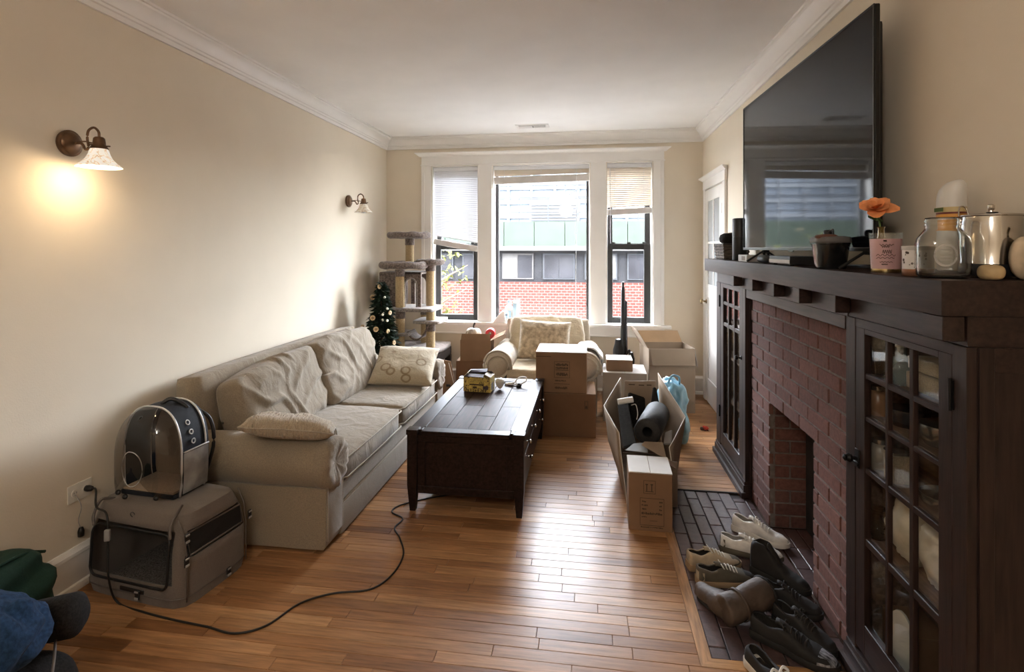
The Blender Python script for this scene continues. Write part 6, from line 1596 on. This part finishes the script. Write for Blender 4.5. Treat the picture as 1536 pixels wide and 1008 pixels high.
bm = nb(); tube(bm, spline([(-.066, .05, .168), (-.05, .07, .195), (-.03, .075, .195), (-.02, .07, .17)], 6), .0022, 6); obj('clasp_wire', bm, m_steel, li, smooth=True); bm = nb(); lathe(bm, [(.001, .1735), (.016, .1735), (.015, .1765), (.001, .177)], 14, M=TR((-.02, -.035, -.0005))); obj('vent_button', bm, m_black, li, smooth=True)
# white and orange bottle
t = thing('slanted_bottle', 'tall white bottle with slanted top and orange label behind the jar', 'bottle', (1.085, 1.81, MT))
m_offw = mat('off_white_plastic', (.66, .64, .60), rough=.3); m_orange = mat('orange_label', (.70, .33, .06), rough=.5)
bm = nb(); rings = []
prof = [(.85, 0), (.95, .004), (1, .012), (1, .19), (1, .22), (1, .245), (.98, .262), (.90, .277), (.72, .288), (.4, .294), (.03, .296)]
for r_, z in prof:
    rg = []
    for k in range(32):
        a = 2 * PI * k / 32; x, y = .034 * r_ * math.cos(a), .043 * r_ * math.sin(a); zz = z
        if z > .2: zz = .2 + (z - .2) * (1 - .40 * (y / .043 * .5 + .5)); y -= .012 * ((zz - .2) / .1) ** 2
        rg.append((x, y, zz))
    rings.append(rg)
skin_rings(bm, rings, cap0=True, cap1=True); obj('body', bm, m_offw, t, smooth=True)
def band(z0, z1, m, nm, k=1.012):
    b_ = nb(); skin_rings(b_, [[(.034 * k * math.cos(2 * PI * q / 32), .043 * k * math.sin(2 * PI * q / 32), z) for q in range(32)] for z in (z0, z1)]); obj(nm, b_, m, t, smooth=True)
band(.135, .182, m_orange, 'orange_label'); band(.182, .188, mat('maroon_stripe', (.16, .03, .02), rough=.5), 'maroon_stripe'); band(.188, .203, mat('tan_label', (.60, .46, .22), rough=.5), 'tan_band'); band(.03, .134, m_offw, 'lower_label')
box('leaf_print', (-.0356, -.034, -.02, .02, .190, .202), mat('leaf_green', (.10, .16, .04), rough=.6), t)
# pale gourds at the near end
m_gourd = mat('pale_gourd', (.58, .47, .33), rough=.6, var=.2, scale=18); m_pot = mat('tan_potato_stone', (.44, .32, .17), rough=.7, var=.15, scale=14)
t = thing('tan_stone', 'smooth tan oval stone in front of the steel canister', 'stone', (1.0, 1.5175, MT))
bm = nb(); blob(bm, .05, .062, .038, 24, 14, 2.1, .002, 20, 3, 0); obj('stone', bm, m_pot, t, smooth=True); bm = nb(); lathe(bm, [(.001, .0), (.004, .0), (.001, .001)], 8, M=TR((-.01, -.02, .034))); obj('speckle', bm, m_gourd, t)
t2 = thing('ceramic_gourd', 'pale ribbed ceramic gourd beside the steel canister', 'gourd', (1.09, 1.528, MT))
bm = nb(); rings = []
for k in range(13):
    ph = -PI / 2 + PI * k / 12; rings.append([(.045 * max(.1, math.cos(ph)) ** .7 * (1 + .08 * math.cos(6 * q * 2 * PI / 48)) * math.cos(q * 2 * PI / 48) * .8, .045 * max(.1, math.cos(ph)) ** .7 * (1 + .08 * math.cos(6 * q * 2 * PI / 48)) * math.sin(q * 2 * PI / 48) * .8, .055 + .055 * math.sin(ph)) for q in range(48)])
skin_rings(bm, rings, cap0=True, cap1=True); obj('body', bm, m_gourd, t2, smooth=True); bm = nb(); tube(bm, spline([(0, 0, .105), (.0, .0, .125), (.008, .004, .14)], 4), .006, 8); obj('stem', bm, m_pot, t2, smooth=True)
# ================================================================ shoes on the hearth
def interp(tab, f):
    for (a, va), (b, vb) in zip(tab, tab[1:]):
        if f <= b: k = (f - a) / max(1e-6, b - a); k = k * k * (3 - 2 * k) * .5 + k * .5; return va + (vb - va) * k
    return tab[-1][1]
def shoe(name, label, Ln, mu, ms, ml, loc, rz, style='low', rot=None, group='shoes on the hearth', laces=None, toe=None, heel=None, side=1, cat='shoe', wscale=1.0):
    """local: heel at y=0, toe at y=Ln. style low | high | slip"""
    t = thing(name, label, cat, loc, rz, group, rot=rot)
    W = .042 * wscale
    wid = [(0, .62), (.04, .80), (.18, .80), (.40, .78), (.62, 1.0), (.78, 1.0), (.92, .72), (.98, .42), (1, .18)]
    cen = [(0, 0), (.4, .0), (.7, .006), (1, .002)]
    if style == 'high': hgt = [(0, .135), (.10, .150), (.25, .150), (.38, .118), (.52, .082), (.70, .060), (.86, .052), (.96, .042), (1, .03)]
    elif style == 'slip': hgt = [(0, .070), (.15, .066), (.30, .060), (.48, .066), (.60, .062), (.75, .052), (.9, .045), (1, .03)]
    else: hgt = [(0, .082), (.10, .078), (.22, .068), (.38, .080), (.50, .078), (.66, .060), (.84, .050), (.95, .042), (1, .03)]
    gap = [(0, .16), (.05, .50), (.15, .66), (.28, .68), (.38, .50), (.46, .22), (.52, .0), (1, 0)]
    sole_h = .026
    bm = nb(); rings = []; NN = 30
    for k in range(NN + 1):
        f = k / NN; y = Ln * (.015 + .965 * f); w = W * interp(wid, f) * .95; h_ = interp(hgt, f); g = interp(gap, f) * w; c = interp(cen, f) * side
        prof = []
        for q in range(9):
            a = q / 8
            # side wall: bulges then leans in to the rim / ridge
            if a < .5: x = w * (.96 + .08 * math.sin(a * 2 * PI / 2)); z = sole_h - .004 + (h_ - sole_h) * a * 1.15
            else:
                b_ = (a - .5) * 2; x = w * 1.0 * math.cos(b_ * PI / 2) ** .8 + g * (1 - math.cos(b_ * PI / 2)); x = max(x, g); z = sole_h + (h_ - sole_h) * (.575 + .425 * math.sin(b_ * PI / 2))
            prof.append((x, z))
        dz = .0035 * fbm((f * 9, Ln * 50, 2), 1, 2) if f > .3 else 0
        rings.append([(c + x, y, z + dz) for x, z in prof] + [(c - x, y, z + dz) for x, z in prof[::-1]])
    rv = [ring(bm, r) for r in rings]
    for k, (A, B) in enumerate(zip(rv, rv[1:])):
        for i in range(17):
            if i == 8 and (k / NN) < .52: continue     # the opening
            bm.faces.new((A[i], A[i + 1], B[i + 1], B[i]))
    # close heel and toe
    bm.faces.new(rv[-1]); 
    for i in range(8): bm.faces.new((rv[0][i], rv[0][i + 1], rv[0][16 - i], rv[0][17 - i])) if 1 else None
    bmesh.ops.remove_doubles(bm, verts=bm.verts[:], dist=.0004)
    up = obj('upper', bm, [mu, ml], t, smooth=True, auto=70)
    md = up.modifiers.new('t', 'SOLIDIFY'); md.thickness = .004; md.offset = -1; md.material_offset = 1
    # sole
    bm = nb(); rings = []
    for zz, s in ((0, .93), (.004, 1.0), (sole_h - .004, 1.02), (sole_h, .97)):
        rg = []
        for k in range(25):
            f = k / 24; rg.append((interp(cen, f) * side + W * interp(wid, f) * s, Ln * f + (.0 if zz < .02 else 0), zz + (.010 * max(0, (f - .8) / .2) ** 2 if zz < .02 else .004 * max(0, (f - .85) / .15)) + (.006 * max(0, (.25 - f) / .25) if zz > .02 else 0)))
        for k in range(24, -1, -1):
            f = k / 24; p = rg[k]; rg.append((interp(cen, f) * side * 2 - p[0], p[1], p[2]))
        rings.append(rg)
    skin_rings(bm, rings, cap0=True, cap1=True); obj('sole', bm, ms, t, smooth=True, auto=50)
    # insole
    bm = nb(); a_ = []
    for k in range(13): f = .04 + .5 * k / 12; a_.append((interp(cen, f) * side + W * interp(wid, f) * .78, Ln * f, sole_h + .004))
    a_ += [(-p[0] + 2 * interp(cen, p[1] / Ln) * side, p[1], p[2]) for p in a_[::-1]]; bm.faces.new([bm.verts.new(p) for p in a_]); obj('insole', bm, ml, t)
    # tongue and laces
    if style != 'slip':
        bm = nb(); rings = []
        for k in range(6):
            f = .30 + .26 * k / 5; h_ = interp(hgt, min(f + .02, 1)) + (.022 * (1 - k / 5)); w = W * .46
            rings.append([(interp(cen, f) * side + w * (q / 4 - .5) * 2 * .8, Ln * f, h_ - .010 * (q / 4 - .5) ** 2 * 4 + .002) for q in range(5)])
        skin_rings(bm, rings, close_u=False); o = obj('tongue', bm, ml if laces is None else mu, t, smooth=True); md = o.modifiers.new('t', 'SOLIDIFY'); md.thickness = .005
        if laces:
            for k in range(5):
                f = .42 + .058 * k; h_ = interp(hgt, f) + .006; w = W * interp(wid, f) * .52; c = interp(cen, f) * side
                bm = nb(); tube(bm, spline([(c - w, Ln * (f - .012), h_ - .012), (c - w * .4, Ln * f, h_ + .001), (c + w * .4, Ln * f, h_ + .001), (c + w, Ln * (f + .012), h_ - .012)], 4), .0028, 6); obj('lace', bm, laces, t, smooth=True)
            bm = nb()
            for sg in (-1, 1): tube(bm, spline([(0, Ln * .41, interp(hgt, .41) + .008), (sg * .018, Ln * .39, interp(hgt, .4) + .016), (sg * .03, Ln * .42, interp(hgt, .42) + .004), (sg * .012, Ln * .42, interp(hgt, .42) + .006)], 5), .0024, 6)
            obj('lace_bow', bm, laces, t, smooth=True)
    elif laces:
        bm = nb()
        for sg in (-1, 1):
            tube(bm, spline([(0, Ln * .52, .07), (sg * .02, Ln * .50, .082), (sg * .034, Ln * .53, .072), (sg * .012, Ln * .545, .068)], 5), .0045, 6)
        obj('bow', bm, laces, t, smooth=True)
        for k in range(3): f = .50 + .05 * k; bm = nb(); tube(bm, [(-.018, Ln * f, interp(hgt, f) + .001), (.018, Ln * f, interp(hgt, f) + .001)], .003, 6); obj('lace', bm, laces, t)
    if toe:
        bm = nb(); rings = []
        for k in range(7):
            f = .80 + .185 * k / 6; y = Ln * (.015 + .965 * f) + .002; w = W * interp(wid, f) * .99; h_ = interp(hgt, f); c = interp(cen, f) * side
            rings.append([(c + w * math.cos(a) * 1.0, y, sole_h + (h_ - sole_h + .0016) * max(0, math.sin(a)) ** .8) for a in [PI * q / 14 for q in range(15)]])
        skin_rings(bm, rings, close_u=False); obj('toe_cap', bm, toe, t, smooth=True)
    if heel:
        bm = nb(); rings = []
        for z in (sole_h, .04, .055, .066):
            rings.append([(W * .80 * math.sin(a) * .99, Ln * .10 - Ln * .098 * math.cos(a) - .001, z) for a in [R(-88 + 176 * q / 12) for q in range(13)]])
        skin_rings(bm, rings, close_u=False); obj('heel_patch', bm, heel, t, smooth=True)
    return t
def leather(name, col, rough=.6, bump=.2): return mat(name, col, rough=rough, var=.25, scale=12, bump=bump, bscale=60)
m_wh = leather('white_shoe_leather', (.66, .63, .59), .5); m_whs = mat('white_rubber', (.66, .62, .56), rough=.6); m_whl = fabric('grey_white_lining', (.36, .33, .30)); m_lw = mat('white_lace', (.68, .66, .62), rough=.8)
m_bg = leather('beige_suede', (.42, .34, .24), .9); m_bgs = mat('tan_gum_sole', (.34, .23, .13), rough=.7); m_dl = fabric('dark_lining', (.03, .026, .022))
m_bk = leather('black_suede', (.016, .014, .013), .8); m_bks = mat('black_rubber', (.014, .013, .012), rough=.7); m_olv = leather('olive_suede', (.10, .085, .062), .85)
m_brn = leather('brown_boot_leather', (.085, .058, .042), .62, .5); m_silt = mat('silver_toe_film', (.34, .36, .40), rough=.3, metal=.5, var=.6, scale=50, stretch=(3, 1, 1)); m_chk = mat('check_canvas', (.02, .018, .017), rough=.9)
def place(heel_px, toe_px, L_, z=0):
    A, B = at_z(*heel_px, z), at_z(*toe_px, z); d = B - A; return (A.x, A.y, z + .0015), math.atan2(-d.x, d.y)
HZ = .002
def put(name, label, hp_, tp_, Ln, z=0, **kw):
    loc, rz = place(hp_, tp_, Ln, z); loc = (loc[0], loc[1], loc[2] + HZ)
    pit = kw.pop('pitch', 0); rol = kw.pop('roll', 0); 
    return shoe(name, label, Ln, kw.pop('mu'), kw.pop('ms'), kw.pop('ml'), loc, rz, rot=(R(pit), R(rol), rz), **kw)
put('white_sneaker', 'all-white lace-up sneaker with a white toe cap, toe at the firebox', (1100, 793), (1187, 826), .285, mu=m_wh, ms=m_whs, ml=m_whl, laces=m_lw, toe=m_whs)
put('white_sneaker', 'white lace-up sneaker with an olive-grey heel and sole', (1080, 824), (1178, 846), .285, mu=m_wh, ms=m_olv, ml=m_whl, laces=m_lw, heel=m_olv, side=-1)
put('beige_shoe', 'beige suede shoe with a tan sole at the hearth border', (1031, 853), (1105, 851), .255, mu=m_bg, ms=m_bgs, ml=m_dl, laces=m_lw, toe=m_olv)
put('beige_shoe', 'beige and black shoe with pale edging, next to the brown boot', (1045, 877), (1122, 877), .265, mu=m_olv, ms=m_bgs, ml=m_dl, laces=m_lw, toe=m_bk, heel=m_bg, side=-1)
put('black_boot', 'black suede ankle boot with a folded cuff beside the white sneakers', (1128, 855), (1190, 884), .26, mu=m_bk, ms=m_bks, ml=m_dl, style='high')
put('black_shoe', 'black lace shoe squeezed between boot and firebox bricks', (1138, 896), (1186, 914), .245, mu=m_bk, ms=m_bks, ml=m_dl, laces=m_bk)
put('black_shoe', 'black sneaker lying against the brick face beside the silver-toed one', (1163, 931), (1230, 974), .245, mu=m_bk, ms=m_bks, ml=m_dl, laces=m_dl)
put('black_sneaker', 'large black knit sneaker with a silver toe film beside the cabinet', (1128, 950), (1250, 1008), .30, mu=m_bk, ms=m_bks, ml=m_dl, laces=m_dl, toe=m_silt, wscale=1.12)
# checkered slip-on, half over the border
t = put('checkered_slip_on', 'black slip-on shoe with a white rim and checkered bow, half over the oak border', (1124, 995), (1163, 1036), .275, mu=m_chk, ms=m_whs, ml=m_dl, style='slip', laces=m_lw)
# brown boot lying on its side: shaft to the right, toe towards the floor boards
bo = thing('brown_boot', 'tall brown leather boot lying on its side across the hearth', 'boot', (.60, 2.34, .0035), R(23), 'shoes on the hearth')
BO = Vector((.60, 2.34, .0035)); Rb = Matrix.Rotation(R(-23), 3, 'Z')
def bl_(u, v, z): return Rb @ (at_z(u, v, z) - BO)
sh_ = [bl_(1146, 888, .088), bl_(1128, 897, .082), bl_(1108, 907, .072), bl_(1092, 914, .064), bl_(1083, 917, .060)]
ft_ = [bl_(1096, 913, .056), bl_(1081, 905, .050), bl_(1066, 895, .042), bl_(1055, 886, .036), bl_(1050, 881, .032)]
def boot_tube(pts, r_):
    b_ = nb(); tube(b_, spline(pts, 7), r_, 24)
    displace(b_, lambda p, n: Vector((n.x, n.y, n.z * .6)) * .007 * fbm(p * 21))
    for v in b_.verts: v.co.z = max(.0005, v.co.z)
    return b_
obj('shaft', boot_tube(sh_, lambda f: .058 - .002 * f if f < .85 else .0563 * max(.15, 1 - ((f - .85) / .15) ** 2) ** .5), m_brn, bo, smooth=True)
obj('foot', boot_tube(ft_, lambda f: .052 - .024 * f if f < .85 else .0316 * max(.1, 1 - ((f - .85) / .15) ** 2) ** .5), m_brn, bo, smooth=True)
ax = (sh_[0] - sh_[1]).normalized(); Mo = Matrix.Translation(sh_[0]) @ ax.to_track_quat('Z', 'Y').to_matrix().to_4x4()
bm = nb(); lathe(bm, [(.052, -.004), (.060, -.004), (.062, .003), (.058, .008), (.052, .006), (.052, -.004)], 24, M=Mo); obj('cuff', bm, m_bk, bo, smooth=True)
bm = nb(); lathe(bm, [(.001, .002), (.052, .002)], 20, M=Mo); obj('inside', bm, m_dl, bo)
ax2 = (sh_[1] - sh_[2]).normalized(); Ms = Matrix.Translation(sh_[2]) @ ax2.to_track_quat('Z', 'Y').to_matrix().to_4x4()
bm = nb(); lathe(bm, [(.0575, -.006), (.061, -.006), (.061, .006), (.0575, .006)], 24, M=Ms); obj('strap', bm, m_brn, bo, smooth=True)
bm = nb(); tube(bm, spline([p + Vector((-.024, -.030, -.02)) for p in ft_[1:]], 5), .012, 8)
for v in bm.verts: v.co.z = max(.0005, v.co.z)
obj('sole', bm, m_bks, bo, smooth=True)
# ================================================================ things inside the near cabinet
cx0, cx1 = FX + .035, XR - .016
shelf_z = [.10, .50, .74, .92, 1.06]
for z in shelf_z[1:]: box('shelf', (cx0, cx1, NY0 + .021, NY1 - .021, z - .016, z), m_cabin, cn)
for z in (.45, .75, 1.0): box('shelf', (cx0, cx1, CY0 + .021, CY1 - .021, z - .016, z), m_cabin, cf)
def cab(nm, label, cat, loc, grp=None, rz=0): return thing(nm, label, cat, (loc[0], loc[1], loc[2] + .0008), rz, grp)
m_bowl = mat('dull_steel', (.42, .41, .39), rough=.25, metal=.9); m_bag = mat('crinkled_cream_plastic', (.62, .56, .45), rough=.3, var=.2, scale=14, bump=.8, bscale=16); m_linen = fabric('folded_linen', (.30, .235, .16), wr=.6)
def tumbler(label, y, x, h_=.09):
    t = cab('glass_tumbler', label, 'glass', (x, y, shelf_z[4]), 'glassware in the cabinet'); bm = nb(); lathe(bm, [(.001, 0), (.026, 0), (.033, h_), (.031, h_), (.025, .006), (.001, .006)], 20); obj('glass', bm, m_jar, t, smooth=True, auto=50); bm = nb(); tube(bm, [(.033 * math.cos(2 * PI * k / 20), .033 * math.sin(2 * PI * k / 20), h_) for k in range(20)], .0016, 5, closed=True); obj('rim', bm, m_jar, t, smooth=True)
tumbler('clear glass tumbler on the top cabinet shelf beside its twin', 1.985, .985); tumbler('clear glass tumbler on the top cabinet shelf by the blue bottle', 2.052, 1.002)
t = cab('blue_glass_bottle', 'pale blue glass bottle on the top cabinet shelf', 'bottle', (.995, 1.905, shelf_z[4])); bm = nb(); lathe(bm, [(.001, 0), (.03, 0), (.032, .006), (.032, .07), (.014, .09), (.014, .12), (.001, .12)], 20, sq=3); obj('body', bm, mat('pale_blue_glass', (.55, .70, .74), rough=.06, trans=.7), t, smooth=True, auto=50); bm = nb(); lathe(bm, [(.001, .1205), (.016, .1205), (.015, .135), (.001, .135)], 12); obj('stopper', bm, m_silv, t, smooth=True)
t = cab('folded_linen', 'folded tan linen cloth on the top cabinet shelf', 'cloth', (1.045, 1.775, shelf_z[4])); bm = nb(); cushion(bm, .13, .16, .06, 16, 16, edge=.8, wr=.004, ws=20, seed=3); xform(bm, TR((0, 0, .031))); obj('cloth', bm, m_linen, t, smooth=True); bm = nb(); cushion(bm, .125, .15, .045, 16, 16, edge=.8, wr=.004, ws=20, seed=8); xform(bm, TR((0, 0, .085))); obj('upper_fold', bm, m_linen, t, smooth=True)
def bowl(label, y, x, z, r_, h_, m, lid=True):
    t = cab('metal_bowl', label, 'bowl', (x, y, z), 'bowls in the cabinet'); bm = nb(); lathe(bm, [(.001, 0), (r_ * .75, 0), (r_ * .95, h_ * .4), (r_, h_), (r_ * .96, h_), (r_ * .9, h_ * .4), (r_ * .7, .004), (.001, .004)], 28); obj('bowl', bm, m, t, smooth=True, auto=60)
    if lid: bm = nb(); lathe(bm, [(r_ * 1.02, h_ + .0005), (r_ * 1.02, h_ + .006), (.001, h_ + .010)], 28); obj('lid', bm, m, t, smooth=True, auto=40)
bowl('round steel bowl with a lid on the third cabinet shelf', 1.75, 1.03, shelf_z[3], .062, .055, m_bowl)
bowl('dark metal bowl on the second cabinet shelf from the top', 1.93, 1.03, shelf_z[3], .06, .05, m_chrome); bowl('wide steel dish on the shelf below the lidded bowl', 1.74, 1.03, shelf_z[2], .065, .04, m_bowl, False)
for k, (y, c, lb) in enumerate(((2.03, (.35, .30, .25), 'tan small jar on the cabinet shelf by the latch side'), (2.045, (.30, .16, .09), 'brown small jar on the cabinet shelf below the tumblers'))):
    t = cab('small_jar', lb, 'jar', (.995, y, shelf_z[2 + k])); bm = nb(); lathe(bm, [(.001, 0), (.03, 0), (.032, .005), (.032, .075), (.02, .085), (.001, .085)], 18); obj('body', bm, mat('jar_tone_%d' % k, c, rough=.25), t, smooth=True, auto=50); bm = nb(); lathe(bm, [(.001, .0855), (.024, .0855), (.024, .10), (.001, .10)], 16); obj('lid', bm, m_bowl, t, smooth=True, auto=50)
t = cab('spice_tin', 'small tan printed tin in the middle of the cabinet', 'tin', (.995, 1.92, shelf_z[2])); bm = nb(); bx(bm, -.03, .03, -.03, .03, 0, .09, bev=.005, seg=2); obj('body', bm, m_linen, t, smooth=True, auto=40); box('lid', (-.031, .031, -.031, .031, .0905, .10), m_bowl, t, bev=.003)
def bagc(label, y, z, w, h_, seed):
    t = cab('plastic_wrapped_bundle', label, 'bundle', (1.035, y, z), 'plastic bundles in the cabinet'); bm = nb(); blob(bm, .13, w, h_, 30, 22, 2.4, .02, 16, seed); obj('film', bm, m_bag, t, smooth=True); bm = nb(); tube(bm, [(0, 0, h_ - .02), (.004, .004, h_ + .012)], .012, 8); obj('knot', bm, m_bag, t, smooth=True)
bagc('cream plastic-wrapped bundle on the fourth shelf by the hinge side', 1.735, shelf_z[1], .15, .19, 3); bagc('cream plastic-wrapped bundle on the fourth shelf in the middle', 1.90, shelf_z[1], .14, .20, 9)
t = cab('glass_jug', 'small clear glass jug beside the wrapped bundles in the cabinet', 'jug', (.985, 2.03, shelf_z[1])); bm = nb(); lathe(bm, [(.001, 0), (.03, 0), (.038, .04), (.026, .08), (.03, .10)], 20); obj('body', bm, m_jar, t, smooth=True); bm = nb(); tube(bm, spline([(.0, -.03, .085), (0, -.055, .06), (0, -.036, .03)], 5), .005, 6); obj('handle', bm, m_jar, t, smooth=True)
t = cab('paper_stack', 'stack of pale papers standing on the cabinet floor', 'papers', (1.03, 1.73, shelf_z[0])); 
for k in range(4): box('sheaf', (-.07, .07, -.08, .08, .012 * k + .0003, .012 * k + .0115), m_linen if k % 2 else m_cardl, t, bev=.001)
t = cab('brown_carton', 'brown carton on the cabinet floor behind the papers', 'box', (1.07, 1.97, shelf_z[0])); bm = nb(); bx(bm, -.06, .06, -.08, .08, 0, .15, bev=.003); obj('body', bm, m_cardd, t); box('flap', (-.06, .06, -.08, .08, .1505, .155), m_card, t)
t = cab('white_paddle', 'white rounded paddle leaning on the cabinet floor', 'paddle', (.985, 1.885, shelf_z[0]), rz=R(20)); bm = nb(); prism(bm, [(.05 * math.cos(2 * PI * k / 20) * (1 if math.sin(2 * PI * k / 20) > 0 else .7), .13 + .11 * math.sin(2 * PI * k / 20)) for k in range(20)], -.004, .004, 'x', bev=.002); obj('blade', bm, m_offw, t, smooth=True, auto=40); box('handle', (-.006, .006, -.012, .012, 0, .03), m_cardl, t)
# far cabinet: a few glasses catch the window
for k, (y, z, lb) in enumerate(((3.62, 1.0, 'stemless glass on the upper shelf of the cabinet by the white door'), (3.75, 1.0, 'clear glass standing next to the stemless one in the door-side cabinet'), (3.62, .75, 'clear glass on the middle shelf of the cabinet by the white door near the knob'), (3.88, .75, 'clear glass on the middle shelf of the cabinet by the white door near the hinges'))):
    t = thing('drinking_glass', lb, 'glass', (1.03, y, z + .0008), group='glasses in the cabinet by the white door'); bm = nb(); lathe(bm, [(.001, 0), (.028, 0), (.036, .11), (.034, .11), (.026, .006), (.001, .006)], 18); obj('glass', bm, m_jar, t, smooth=True, auto=50); bm = nb(); tube(bm, [(.036 * math.cos(2 * PI * q / 18), .036 * math.sin(2 * PI * q / 18), .11) for q in range(18)], .0015, 5, closed=True); obj('rim', bm, m_jar, t, smooth=True)
